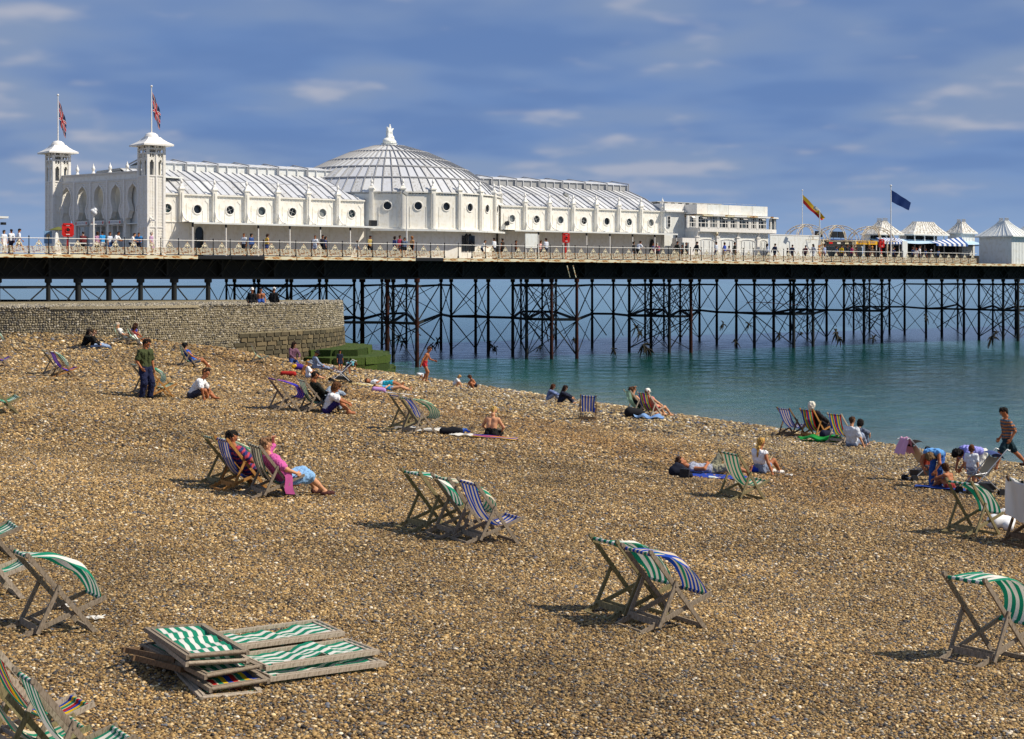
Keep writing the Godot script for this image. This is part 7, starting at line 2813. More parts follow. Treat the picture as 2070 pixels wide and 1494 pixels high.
func garment(nm: String, kind: String, cell: float, bands: Array = []) -> ArrayMesh:
	var key := "wear %s %s %s %s" % [nm, kind, cell, bands.size()]
	if cache.has(key):
		return cache[key]
	var j := joints(nm)
	var b := []
	var k := 0.03
	match kind:
		"tee", "shirt", "jumper", "vest", "crop", "tank":
			b = torso(j, 0.018, 0.05 if kind != "crop" else 0.45, 1.0)
			b.append([j["n"] - j["spine"] * 0.05, j["n"] - j["spine"] * 0.015, 0.075, 0.066])
			for s in ["l", "r"]:
				if kind == "tee":
					b.append(limb(j, "s" + s, "e" + s, 0.076, 0.082, 0.0, 0.72))
				elif kind == "shirt" or kind == "jumper":
					b.append(limb(j, "s" + s, "e" + s, 0.07, 0.058))
					b.append(limb(j, "e" + s, "w" + s, 0.058, 0.044, 0.0, 0.9 if kind == "jumper" else 0.85))
		"coat":
			b = torso(j, 0.03, -0.05, 1.0)
			for s in ["l", "r"]:
				b.append(limb(j, "s" + s, "e" + s, 0.082, 0.07))
				b.append(limb(j, "e" + s, "w" + s, 0.068, 0.056))
		"trousers", "loose":
			b = torso(j, 0.014, -0.02, 0.2)
			var g := 0.012 if kind == "trousers" else 0.032
			for s in ["l", "r"]:
				b.append(limb(j, "hp" + s, "k" + s, 0.096 + g * 0.6, 0.066 + g))
				b.append(limb(j, "k" + s, "a" + s, 0.064 + g, 0.052 + g, 0.0, 0.97))
		"shorts", "long_shorts":
			b = torso(j, 0.014, -0.03, 0.2)
			for s in ["l", "r"]:
				b.append(limb(j, "hp" + s, "k" + s, 0.1, 0.096, 0.0, 0.5 if kind == "shorts" else 0.82))
		"trunks":
			b = torso(j, 0.012, -0.04, 0.16)
			for s in ["l", "r"]:
				b.append(limb(j, "hp" + s, "k" + s, 0.1, 0.09, 0.0, 0.24))
		"swimsuit":
			b = torso(j, 0.01, -0.04, 0.9)
		"skirt":
			b = torso(j, 0.016, -0.02, 0.2)
			for s in ["l", "r"]:
				b.append(limb(j, "hp" + s, "k" + s, 0.1, 0.112, 0.0, 0.95))
			b.append([j["hpl"].lerp(j["kl"], 0.5).lerp(j["hpr"].lerp(j["kr"], 0.5), 0.5), j["kl"].lerp(j["kr"], 0.5), 0.09, 0.095])
			k = 0.05
		"shoes":
			for s in ["l", "r"]:
				b.append([j["heel" + s], j["toe" + s], 0.047, 0.04])
				b.append(limb(j, "heel" + s, "a" + s, 0.046, 0.044, 0.0, 0.6))
		"socks":
			for s in ["l", "r"]:
				b.append(limb(j, "a" + s, "k" + s, 0.046, 0.05, 0.05, 0.24))
	var m := MB.new()
	blob_into(m, b, cell, k)
	if cell < 0.03:
		crease(m, 0.026, 220.0, Vector3(1, 0.55, 1))
	if bands.size():
		var c := PackedColorArray()
		for v in m.v:
			var t: float = (v - j["p"]).dot(j["spine"])
			c.append(bands[0] if fposmod(t, bands[2]) < bands[2] * 0.45 else bands[1])
		m.c = c
		cache[key] = m.mesh(true)
		return cache[key]
	cache[key] = m.mesh()
	return cache[key]

func hair_mesh(nm: String, style: String, cell: float) -> ArrayMesh:
	var key := "hair %s %s %s" % [nm, style, cell]
	if cache.has(key):
		return cache[key]
	var j := joints(nm)
	var hf := head_frame(j)
	var b := []
	var m := MB.new()
	match style:
		"short":
			b = [[Vector3(0, 0.055, -0.03), Vector3(0, 0.075, 0.03), 0.09, 0.072], [Vector3(0, 0.0, -0.06), Vector3(0, -0.03, -0.06), 0.066, 0.045], [Vector3(0.07, 0.03, -0.01), Vector3(0.072, 0.01, -0.015), 0.03, 0.022], [Vector3(-0.07, 0.03, -0.01), Vector3(-0.072, 0.01, -0.015), 0.03, 0.022]]
		"full":
			b = [[Vector3(0, 0.06, -0.03), Vector3(0, 0.085, 0.035), 0.105, 0.08], [Vector3(0, 0.0, -0.06), Vector3(0, -0.05, -0.055), 0.088, 0.075], [Vector3(0.075, 0.03, 0.0), Vector3(0.078, -0.05, -0.01), 0.045, 0.04], [Vector3(-0.075, 0.03, 0.0), Vector3(-0.078, -0.05, -0.01), 0.045, 0.04]]
		"long":
			b = [[Vector3(0, 0.055, -0.03), Vector3(0, 0.08, 0.035), 0.1, 0.074], [Vector3(0, 0.0, -0.06), Vector3(0, -0.24, -0.08), 0.08, 0.07], [Vector3(0.075, 0.03, 0.0), Vector3(0.09, -0.22, -0.02), 0.04, 0.035], [Vector3(-0.075, 0.03, 0.0), Vector3(-0.09, -0.22, -0.02), 0.04, 0.035]]
		"pony":
			b = [[Vector3(0, 0.055, -0.03), Vector3(0, 0.075, 0.035), 0.095, 0.072], [Vector3(0, 0.0, -0.06), Vector3(0, -0.06, -0.07), 0.07, 0.045], [Vector3(0, -0.06, -0.1), Vector3(0, -0.12, -0.13), 0.035, 0.045], [Vector3(0, -0.12, -0.13), Vector3(0, -0.36, -0.12), 0.045, 0.022]]
		"cap":
			b = [[Vector3(0, 0.06, -0.02), Vector3(0, 0.075, 0.02), 0.1, 0.092], [Vector3(-0.04, 0.05, 0.09), Vector3(-0.035, 0.035, 0.16), 0.022, 0.014], [Vector3(0.04, 0.05, 0.09), Vector3(0.035, 0.035, 0.16), 0.022, 0.014], [Vector3(0, 0.05, 0.1), Vector3(0, 0.04, 0.17), 0.02, 0.014]]
		"hat":
			b = [[Vector3(0, 0.06, -0.01), Vector3(0, 0.11, 0), 0.1, 0.082]]
			for i in 12:
				var a := TAU * i / 12.0
				var c := TAU * (i + 1) / 12.0
				b.append([Vector3(sin(a) * 0.15, 0.025, cos(a) * 0.15), Vector3(sin(c) * 0.15, 0.025, cos(c) * 0.15), 0.022, 0.022])
				b.append([Vector3(sin(a) * 0.15, 0.025, cos(a) * 0.15), Vector3(sin(a) * 0.09, 0.04, cos(a) * 0.09), 0.022, 0.022])
	var w := []
	for e in b:
		w.append([hf * e[0], hf * e[1], e[2], e[3]])
	blob_into(m, w, minf(cell, 0.02), 0.02)
	if cell < 0.03 and style != "cap" and style != "hat":
		crease(m, 0.03, 420.0, Vector3(1, 0.5, 1))
	cache[key] = m.mesh()
	return cache[key]

func cloth(h: String) -> StandardMaterial3D:
	return mat("cloth_" + h, hexc(h), 0.92)

# wear: [[kind, colour], ...]; hair: [style, colour]
func person(label: String, where: Transform3D, nm: String, skin: String, hair: Array, wear: Array, cell: float, group := "", bands: Array = []) -> Node3D:
	var t := thing("person", label, "person", where, group)
	put(t, "body", body_mesh(nm, hexc(skin).srgb_to_linear(), cell), mats["skin"])
	for w in wear:
		var striped: bool = bands.size() > 0 and w[0] in ["tee", "shirt"]
		var o := put(t, "shirt" if w[0] in ["tee", "shirt", "crop", "tank", "vest"] else w[0], garment(nm, w[0], cell, bands if striped else []), mats["vertex"] if striped else cloth(w[1]))
	if hair.size():
		put(t, "hat" if hair[0] in ["cap", "hat"] else "hair", hair_mesh(nm, hair[0], cell), cloth(hair[1]))
		if hair.size() > 2:
			put(t, "hair", hair_mesh(nm, "short", cell), cloth(hair[2]))
	return t

const FAIR := "c9936f"
const TAN := "a86a45"
const PALE := "d8a888"

func make_people() -> void:
	var sk := mat("skin", Color.WHITE, 0.6)
	sk.vertex_color_use_as_albedo = true
	var c := 0.021
	var seat := func(key: String, dz := 0.0, dy := 0.0) -> Transform3D:
		var t: Transform3D = chair_at[key]
		return t.translated_local(Vector3(0, dy, dz))
	var on := func(px: float, py: float, deg: float, s := 1.0) -> Transform3D:
		var t := on_beach(ground(px, py), deg, s, 0.0)
		t.origin.y -= 0.015
		return t
	var wet := func(px: float, py: float, deg: float, s := 1.0) -> Transform3D:
		return on_beach(ground(px, py), deg, s, 0.7)
	person("young man in olive green T-shirt and navy trousers standing with a hand in his pocket", on.call(294, 806, 318), "stand_pocket", TAN, ["short", "1d120c"], [["tee", "3c4426"], ["loose", "151c3c"], ["shoes", "14161c"]], c)
	person("man in a white T-shirt and camouflage shorts sitting, leaning on one arm", wet.call(388, 806, 14, 1.05), "sit_lean", TAN, ["short", "2a190f"], [["tee", "dfe0e2"], ["long_shorts", "3c3c4a"]], c)
	person("woman with long dark hair in black, sitting hunched on a black cloth", wet.call(170, 700, 0, 0.95), "sit_knees", PALE, ["long", "1c110c"], [["jumper", "10120f"], ["trousers", "121314"], ["shoes", "101010"]], 0.025)
	person("person in a black top and pale blue jeans sitting beside the woman in black", wet.call(188, 703, 8, 0.95), "sit_long", PALE, ["short", "5a4028"], [["jumper", "10100f"], ["trousers", "8fa3c2"], ["shoes", "111113"]], 0.025)
	person("fair haired sitter dressed all in white in the deckchair by the sea wall", seat.call("m1", 0.06), "deckchair", FAIR, ["short", "c9b9a6"], [["tee", "e3e0db"], ["trousers", "e6e4de"]], 0.025)
	person("woman with brown hair and a red patterned wrap between the chairs by the wall", wet.call(262, 690, 340, 0.95), "sit_knees", TAN, ["full", "3a2114"], [["skirt", "5a1626"], ["tank", "7a2a2c"]], 0.025)
	person("woman in a blue top with bare legs stretched out by the sea wall", wet.call(270, 687, 340, 0.95), "sit_long", TAN, ["full", "40281a"], [["tank", "24388c"], ["shorts", "26304c"]], 0.025)
	person("dark haired sitter in a bright blue top reclining in a deckchair with sandals", seat.call("k1", 0.06), "deckchair", TAN, ["full", "0f0d0d"], [["tank", "2450b4"], ["shorts", "6a7ea0"], ["shoes", "a8894a"]], 0.025)
	person("man in sunglasses, black top and pale jeans sitting in a deckchair, one leg crossed", seat.call("o2", 0.1, 0.02), "deckchair_crossed", TAN, ["short", "1a120d"], [["jumper", "171a14"], ["trousers", "93a3b5"], ["shoes", "4a3826"]], c)
	person("brown haired woman in a white T-shirt and purple shorts sitting on the shingle", wet.call(660, 836, 8, 1.02), "sit_knees", TAN, ["full", "5a3a22"], [["tee", "dddadb"], ["long_shorts", "2a1f5c"]], c)
	person("woman with dark hair in a plaid shirt and jeans kneeling by the sea wall", on.call(594, 735, 312, 1.02), "kneel", FAIR, ["long", "2a1a13"], [["shirt", "6b4a5e"], ["trousers", "2c4480"]], 0.024)
	person("person in a black hat and grey blue shirt sitting below the wall footing", wet.call(636, 746, 20), "sit_long", TAN, ["hat", "101012"], [["shirt", "7f8fa8"], ["trousers", "8a97b3"], ["shoes", "d6d2c8"]], 0.024)
	person("small child in a grey sun hat and white top sitting", wet.call(622, 764, 4, 0.86), "sit_long", FAIR, ["hat", "737a88"], [["tee", "e2e6ea"], ["trunks", "a9b4c8"]], 0.024)
	person("fair haired child in orange behind the child in the grey hat", wet.call(612, 758, 20, 0.8), "sit_knees", FAIR, ["full", "b98a4a"], [["tank", "c98a52"], ["trunks", "c98a52"]], 0.024)
	person("child with curly black hair in a navy top standing behind the pushchair", on.call(687, 752, 300, 0.62), "stand", TAN, ["full", "120d0b"], [["tee", "171d33"], ["shorts", "1c2440"]], 0.03)
	person("child in a turquoise top leaning over the pushchair's far side", on.call(706, 757, 350, 0.6), "bend_over", TAN, ["full", "5a3c22"], [["tee", "4fa3b5"], ["shorts", "c9c9c4"]], 0.03)
	person("sunbather in a pale top and turquoise shorts on a yellow towel", wet.call(775, 780, -8, 1.0), "lie", TAN, ["short", "2a1812"], [["tee", "cfd3da"], ["long_shorts", "1f97b3"]], 0.024)
	person("sunbather in a blue swimsuit lying with head on a purple towel", wet.call(792, 790, -8, 0.95), "lie", FAIR, ["full", "6b4a2c"], [["swimsuit", "1b8fc4"]], 0.024)
	person("man in red swimming shorts walking along the water's edge", on.call(858, 772, 350, 1.03), "run", TAN, ["short", "3a2013"], [["trunks", "a8202c"]], c)
	person("small child in white beside the man in red shorts", on.call(849, 769, 30, 0.5), "stoop", FAIR, ["short", "3a2a1c"], [["tee", "d9dde2"], ["shorts", "d0d5da"]], 0.03)
	person("fair haired child in white crouching at the water's edge", on.call(921, 783, 350, 0.62), "crouch", FAIR, ["full", "b08a56"], [["tee", "dcdfe0"], ["shorts", "cfd4da"]], 0.03)
	person("bare chested boy in dark trunks crouching at the water's edge", on.call(958, 787, 200, 0.72), "crouch", TAN, ["full", "3f2717"], [["trunks", "161c30"]], 0.03)
	person("woman with long brown hair in a denim top sitting at the water's edge", wet.call(1108, 810, 350, 0.82), "sit_knees", FAIR, ["long", "4f2c1a"], [["shirt", "5c6d96"], ["trousers", "8a96b0"]], 0.026)
	person("woman in a navy top hunched beside the one in denim at the water's edge", wet.call(1132, 815, 350, 0.86), "sit_knees", FAIR, ["long", "2b1a15"], [["jumper", "161c30"], ["trousers", "1b2238"]], 0.026)
	person("fair haired bare backed boy in black trousers sitting cross legged", wet.call(992, 883, 74, 0.86), "sit_cross", FAIR, ["short", "c2a05c"], [["trousers", "131313"]], 0.019)
	person("dark haired woman in a red and navy top in the orange framed deckchair", seat.call("h2", 0.06, 0.02), "deckchair", TAN, ["short", "15100e"], [["tee", "7a2a3c"], ["trousers", "20243c"]], c, "", [Color(0.42, 0.05, 0.08), Color(0.02, 0.03, 0.14), 0.09])
	person("sunbather in a pink shirt and light blue wrap, arm raised", seat.call("h3", 0.1, 0.0), "deckchair_arm_up", FAIR, ["short", "7a5a40"], [["tee", "c25a9a"], ["skirt", "7fa8d0"], ["shoes", "4a2a28"]], c)
	person("sitter with raised arm reclining in the pale deckchair at the water's edge", seat.call("r1", 0.06), "deckchair_arm_up", FAIR, ["full", "4a2e1c"], [["swimsuit", "1a2030"], ["skirt", "15181c"]], 0.025)
	person("white hatted sunbather in the rainbow deckchair at the water's edge", seat.call("r2", 0.1, 0.02), "deckchair", FAIR, ["cap", "e3dcd2", "6a4a30"], [["tank", "c9867a"], ["trunks", "b0524a"]], 0.025)
	person("white haired person in a dark coat sitting in the rainbow striped deckchair", seat.call("s2", 0.1, 0.12), "deckchair", PALE, ["full", "d8d2c4"], [["coat", "1a1418"], ["trousers", "241c22"]], c)
	person("man in a pale grey T-shirt and jeans sitting on the shingle, propped on one arm", wet.call(1722, 903, 52, 0.98), "sit_prop", FAIR, ["short", "3f2a1b"], [["tee", "c7cdd6"], ["trousers", "8794ac"]], c)
	person("dark haired companion almost hidden behind the man in the grey T-shirt", wet.call(1731, 899, 50, 0.9), "sit_knees", FAIR, ["full", "1a1210"], [["tee", "5a6478"], ["trousers", "6d7a95"]], 0.026)
	person("man lying on his back in a grey vest and khaki shorts, head on a rucksack", wet.call(1438, 958, 4, 1.0), "lie_knee", TAN, ["short", "3a2418"], [["tank", "9a9fb0"], ["long_shorts", "8c8a74"]], c)
	person("blonde woman with a ponytail, white top and denim shorts sitting with knees up", wet.call(1536, 957, 44, 0.9), "sit_prop", TAN, ["pony", "b08a48"], [["crop", "e6e6ea"], ["shorts", "7d8aa3"], ["shoes", "e2e0dc"]], 0.019)
	person("woman with long hair in a blue vest and jeans bending over a pushchair", on.call(1893, 985, 235, 0.86), "bend_over", TAN, ["long", "6a543a"], [["vest", "5b93cc"], ["trousers", "2f5aa0"], ["shoes", "23262c"]], c)
	person("toddler with dark hair sitting in the pushchair under the pink towel", at(ground(1872, 978) + Vector3(0, 0.32, 0), heading(300), 0.6), "sit_edge", TAN, ["full", "15100d"], [["tee", "8a3320"], ["shorts", "3a3a44"]], 0.03)
	person("woman in white shorts and a lilac top stooping over towards the left", on.call(1975, 985, 188, 0.92), "bend_over", TAN, ["full", "130f10"], [["tee", "8f90d6"], ["long_shorts", "e2e1d6"]], c)
	person("brown haired child's head and shoulders in front of the stooping woman", on.call(1964, 992, 60, 0.6), "stand", FAIR, ["full", "5a3520"], [["tee", "d9dfe6"], ["shorts", "8a94a8"]], 0.026)
	person("small bare backed child sitting behind the green striped deckchair", wet.call(1922, 992, 130, 0.7), "sit_knees", TAN, ["full", "4a2f1c"], [["trunks", "8a2a2a"]], 0.024)
	person("man in an orange and blue striped T-shirt and dark shorts striding left along the water", on.call(2036, 951, 182, 1.0), "stride", TAN, ["short", "14100e"], [["tee", "6a4a3c"], ["long_shorts", "14303a"], ["socks", "d9d4cc"], ["shoes", "2a1718"]], 0.019, "", [Color(0.42, 0.15, 0.04), Color(0.045, 0.085, 0.13), 0.085])
	# three on the groyne
	var top := 4.86
	var wall := func(px: float, d: float, deg: float) -> Transform3D:
		return Transform3D(Basis(Vector3.UP, heading(deg)), Vector3((px - MIDX) / FOC * d, top, -d))
	person("man in black with a white cap sitting on the sea wall, leftmost of three", wall.call(509, 89.5, 290), "sit_edge", TAN, ["cap", "e6e4de", "2a1c14"], [["jumper", "101218"], ["trousers", "14161c"]], 0.026)
	person("bare chested man in jeans sitting on the sea wall between the two in black", wall.call(527, 90.0, 280), "sit_edge", TAN, ["short", "1c120d"], [["trousers", "2c4f9c"]], 0.026)
	person("man in black with a white cap, rightmost of three on the wall", wall.call(553, 91.5, 80), "sit_edge", TAN, ["cap", "e6e4de", "2a1c14"], [["jumper", "0f1116"], ["trousers", "14161c"]], 0.026)

func make_pier_people() -> void:
	# px, v, pose, degrees from the pier's shoreward normal, scale, skin, hair, top, legs, label
	var rows := [
		[8, 0.9, "stand", 20, 0.86, PALE, "full:3a2a20", "tee:d6dae2", "trousers:e0e0e0", "in white at the far left end of the railing"],
		[23, 1.6, "stand", 200, 0.92, TAN, "short:2a1a14", "tee:dfe1e6", "trousers:2a3048", "seen from behind in white, second from the left end"],
		[37, 1.2, "walk", 80, 0.95, TAN, "short:15100e", "tee:e3e4ea", "shorts:1c2030", "in a white shirt and dark shorts near the left end"],
		[168, 2.8, "stand", 180, 0.9, PALE, "short:2a1c18", "jumper:5a1f26", "trousers:22242c", "in a maroon jumper in front of the entrance doors"],
		[197, 2.4, "stand", 160, 0.9, FAIR, "full:3a2418", "tee:b58aa6", "trousers:4a4652", "in a mauve top near the lamp post"],
		[207, 1.0, "stand", 190, 0.9, TAN, "short:1c1410", "tee:2f8fd0", "shorts:e0e0dc", "in a bright blue T-shirt beside the globe lamp"],
		[222, 0.9, "stand", 20, 0.86, FAIR, "full:4a2c1a", "tee:c7d0e0", "skirt:2a4a7a", "in a pale top and blue skirt by the name boards"],
		[234, 0.8, "lean_rail", 40, 0.95, TAN, "short:2a1a14", "tee:e6e6e8", "trousers:3a3c44", "in a white shirt leaning at the railing under the arches"],
		[266, 0.6, "lean_rail", 60, 0.9, FAIR, "short:2a1a14", "tee:e3e2e0", "trousers:23262e", "in white bent over the railing by the right tower"],
		[281, 0.6, "lean_rail", 330, 0.92, TAN, "short:1c1410", "tee:2f7fc4", "trousers:2a2c38", "in blue leaning over the railing by the right tower"],
		[306, 0.5, "stand", 40, 0.9, PALE, "full:b8aca0", "tee:b394b4", "skirt:a98aa8", "grey haired, in lilac by the right tower's foot"],
		[493, 1.2, "stand", 300, 0.93, TAN, "short:4a2c1c", "tee:c9cfd8", "trousers:2a2a30", "in pale grey walking with one in blue left of the drum"],
		[508, 1.0, "stand", 20, 0.92, FAIR, "full:1c1410", "jumper:34508a", "trousers:23283a", "in a blue jumper beside one in pale grey"],
		[539, 1.0, "walk", 85, 0.93, FAIR, "full:3a2418", "vest:d6b24a", "shorts:2c3f7a", "in a yellow vest and blue shorts walking right"],
		[637, 1.0, "stand", 310, 0.9, TAN, "short:4a2a18", "tee:d9dde6", "shorts:9aa4ba", "in white by a canopy post, beside two dark figures"],
		[652, 1.4, "stand", 20, 0.93, TAN, "short:1c1410", "jumper:1f2436", "trousers:1c202c", "in a navy jumper, left of a pair by the canopy post"],
		[658, 1.0, "stand", 60, 0.86, FAIR, "full:2a1a14", "tee:3a4a7c", "shorts:2a2c3c", "shorter, in blue, right of a pair by the canopy post"],
		[721, 1.2, "walk", 80, 0.72, FAIR, "full:6a4a2c", "tee:d9d9d6", "shorts:c9c2ba", "a child in white left of the gap in the railing"],
		[747, 0.9, "walk", 20, 0.95, TAN, "short:2a1a14", "tee:b09a5a", "trousers:1a1a1e", "in a tan shirt and patterned dark trousers in the railing gap"],
		[798, 0.8, "stand", 90, 0.92, TAN, "full:2a1c16", "tee:3c4a80", "trousers:2a3450", "in blue, leftmost of four by the thin lamp post"],
		[808, 1.2, "stand", 20, 0.98, TAN, "short:3a2016", "tee:8c2c4c", "shorts:2a2a34", "in dark pink, tallest of four by the thin lamp post"],
		[818, 1.0, "stand", 330, 0.88, FAIR, "full:1c1410", "tee:5a6a86", "shorts:1c1c22", "in grey blue, third of four by the thin lamp post"],
		[833, 0.8, "stand", 280, 0.94, TAN, "full:8a5a30", "crop:c79a6a", "shorts:1c1c20", "sun tanned in a strapless top, right of the thin lamp post"],
		[976, 0.7, "lean_rail", 60, 0.88, FAIR, "short:3a2418", "tee:e3e3e3", "shorts:2c3450", "in white bending over by the twin window"],
		[999, 0.8, "stand", 200, 0.95, TAN, "short:1c1410", "tee:d6dae0", "shorts:2a2f44", "in white, back turned, right of the twin window"],
		[1016, 0.8, "stand", 200, 0.93, TAN, "short:14100e", "vest:2a2420", "shorts:1c1c22", "in a dark vest, seen from behind, right of the drum"],
		[1043, 2.2, "stand", 60, 0.88, TAN, "short:1c1410", "tee:5a3c34", "trousers:23232a", "in brown, far back under the canopy left of the blank board"],
		[1093, 1.0, "stand", 20, 0.86, FAIR, "full:4a2a18", "tee:d8a8a0", "shorts:2a2c38", "in pale pink beside the blank white board"],
		[1104, 0.8, "stand", 190, 0.98, TAN, "short:2a1a14", "tee:c9cfdc", "shorts:3a4258", "broad, in pale blue, seen from behind right of the blank board"],
		[1281, 0.9, "stand", 30, 0.9, FAIR, "full:14100e", "jumper:1c1c22", "trousers:1a1a20", "small, in black beside the big figure in white"],
		[1291, 0.7, "lean_rail", 90, 1.0, TAN, "short:2a1a14", "tee:dde0e8", "trousers:30343c", "large, in a white T-shirt leaning right at the railing"],
		[1320, 1.0, "stand", 60, 0.86, TAN, "short:3a2418", "tee:4a4f80", "trousers:2a2c3c", "in indigo left of one in magenta"],
		[1329, 0.9, "lean_rail", 300, 0.88, FAIR, "short:3a2418", "tee:a0286a", "trousers:2a2c38", "in magenta leaning at the railing"],
		[1368, 0.9, "walk", 80, 0.98, TAN, "short:14100e", "jumper:23261f", "trousers:c2b79a", "in a dark top and cream trousers walking by the porch"],
		[1379, 1.6, "stand", 30, 0.8, TAN, "short:4a2c1c", "tee:4a3c38", "trousers:2a2a30", "short, in brown, left of the porch door"],
		[1387, 1.2, "stand", 60, 0.92, TAN, "short:5a5048", "jumper:22262c", "trousers:262a32", "in a dark jacket in front of the porch door"],
		[1408, 0.9, "walk", 80, 0.98, TAN, "short:1c1410", "jumper:1f2228", "trousers:3a3c40", "in a dark suit over a blue shirt right of the porch"],
		[1448, 0.8, "stand", 200, 0.98, TAN, "short:1c1410", "tee:bcc4d2", "trousers:5c6478", "in pale grey, seen from behind under the cafe's wall lamp"],
		[1465, 0.7, "stand", 200, 0.95, TAN, "short:1c1410", "tee:2a48a8", "trousers:c9bda6", "in strong blue with a child, in front of the cafe"],
		[1473, 0.6, "walk", 90, 0.78, FAIR, "full:3a2014", "tee:c9b6ae", "trousers:8a7f74", "a child beside the one in strong blue"],
		[1485, 0.7, "stand", 60, 0.97, TAN, "short:14100e", "tee:1c211c", "trousers:8a7f68", "in a black T-shirt in front of the cafe doors"],
		[1551, 0.7, "stand", 60, 0.93, FAIR, "long:14100e", "shirt:c9cedb", "trousers:6a6c76", "long dark hair, pale shirt, at the cafe's right corner"],
		[1566, 0.8, "walk", 90, 0.96, TAN, "short:14100e", "jumper:1f2c50", "shorts:23283a", "in navy by the left end of the white screen"],
		[1592, 0.8, "stand", 60, 0.72, TAN, "short:1c1410", "tee:2c2a30", "trousers:3a3640", "a child in dark clothes in front of the white screen"],
		[1601, 0.9, "walk", 90, 0.92, TAN, "short:1c1410", "tee:2c3a5c", "shorts:4a3c38", "in blue in front of the middle of the white screen"],
		[1628, 0.8, "walk", 100, 0.9, TAN, "short:14100e", "tee:6a3c44", "shorts:2a2430", "in maroon walking past the right half of the white screen"],
		[1645, 0.6, "walk", 270, 0.97, FAIR, "long:14100e", "shirt:d9dbe2", "trousers:d0d2d8", "long dark hair, in white, striding left by the screen's right end"],
		[1656, 1.0, "stand", 30, 0.9, FAIR, "full:c9823a", "vest:d9a86a", "shorts:c98a6a", "with orange hair, beside the angled lamp post"],
		[1667, 0.9, "stand", 20, 0.95, TAN, "short:1c1410", "tee:9aa8cc", "trousers:4a5578", "in pale blue right of the angled lamp post"],
		[1691, 2.5, "stand", 60, 0.9, TAN, "short:1c1410", "tee:4a5f8a", "trousers:2a2c38", "in blue in front of the shop window"],
		[1701, 1.2, "stand", 90, 0.95, TAN, "short:1c1410", "tee:e0b81c", "trousers:3a3c44", "in a bright yellow T-shirt by the shop"],
		[1713, 1.6, "stand", 20, 0.98, TAN, "short:2a1a14", "jumper:22242c", "trousers:23252c", "in dark clothes between the yellow and the pink figure"],
		[1722, 1.0, "stand", 60, 0.94, FAIR, "full:3a2014", "tee:b8286c", "trousers:2c2f48", "in bright pink left of the yellow sign"],
		[1731, 1.4, "stand", 30, 0.84, TAN, "full:14100e", "tee:3a2c34", "trousers:23252c", "small and dark, below the left end of the yellow sign"],
		[1757, 1.0, "stand", 250, 0.95, TAN, "full:5a3a24", "tee:4a3a34", "trousers:2a2a30", "in brown under the yellow sign, beside a fair companion"],
		[1763, 1.3, "stand", 100, 0.92, FAIR, "full:c98a4a", "tee:c9a27a", "trousers:3a3c44", "fair haired, under the yellow sign"],
		[1807, 2.2, "stand", 60, 0.9, TAN, "short:1c1410", "tee:2a3a7a", "trousers:23252c", "in dark blue right of the blue flagpole's foot"],
		[1845, 1.6, "stand", 60, 0.92, FAIR, "full:4a2c1a", "tee:4a5a8a", "trousers:2a2c38", "in blue at the stall counter, right of the stepped notice board"],
		[1852, 1.2, "stand", 300, 0.85, FAIR, "full:8a3a24", "tee:d9d0d0", "shorts:b0a8a8", "red haired, in white at the stall counter"],
		[1859, 1.4, "stand", 30, 1.0, FAIR, "short:3a2014", "tee:e3e0e2", "trousers:5a5c66", "tall, in white at the stall counter"],
		[1871, 2.0, "stand", 60, 0.86, TAN, "short:1c1410", "tee:3a5a8c", "trousers:2a2c38", "in blue half lost in the shade of the stall"],
		[1882, 2.0, "stand", 20, 0.8, FAIR, "cap:dcdce0", "tee:5a5a64", "trousers:2a2c38", "in a white cap in the shade of the stall"],
		[1897, 2.0, "stand", 60, 0.86, TAN, "short:1c1410", "tee:3c6a9c", "trousers:2a2c38", "in a blue top under the striped awning"]]
	for r in rows:
		var u := along(r[0], r[1])
		var hr: PackedStringArray = r[6].split(":")
		var tp: PackedStringArray = r[7].split(":")
		var lg: PackedStringArray = r[8].split(":")
		var wear := [[tp[0], tp[1]], [lg[0], lg[1]]]
		var tr := on_pier(u, r[1], DK, deg_to_rad(r[3]), r[4] * 0.95)
		person("person on the pier, " + r[9], tr, r[2], r[5], [hr[0], hr[1]], wear, 0.038, "people strolling on the pier")

# ------------------------------------------------------------------ bags, towels, pushchairs
func heap(pts: Array, sc: float) -> ArrayMesh:
	var b := []
	for p in pts:
		b.append([Vector3(p[0], p[1], p[2]) * sc, Vector3(p[3], p[4], p[5]) * sc, p[6] * sc, p[7] * sc])
	return blob(b, 0.018, 0.04)

func cloth_sheet(w: float, l: float, ruck: float, sd: float, colors: Array) -> ArrayMesh:
	var m := MB.new()
	var n := colors.size()
	for s in n:
		m.col = colors[s]
		var pts := []
		for i in 15:
			for k in 4:
				var t := (s + k / 3.0) / n
				var f := i / 14.0
				pts.append(Vector3((t - 0.5) * w + 0.03 * sin(f * 8.0 + sd), 0.03 + ruck * (0.5 + 0.5 * sin(f * 9.0 + t * 5.0 + sd) * cos(t * 8.0 - f * 3.0 + sd)), (f - 0.5) * l + 0.03 * sin(t * 7.0 + sd)))
		m.grid(pts, 4)
	return m.mesh(true)

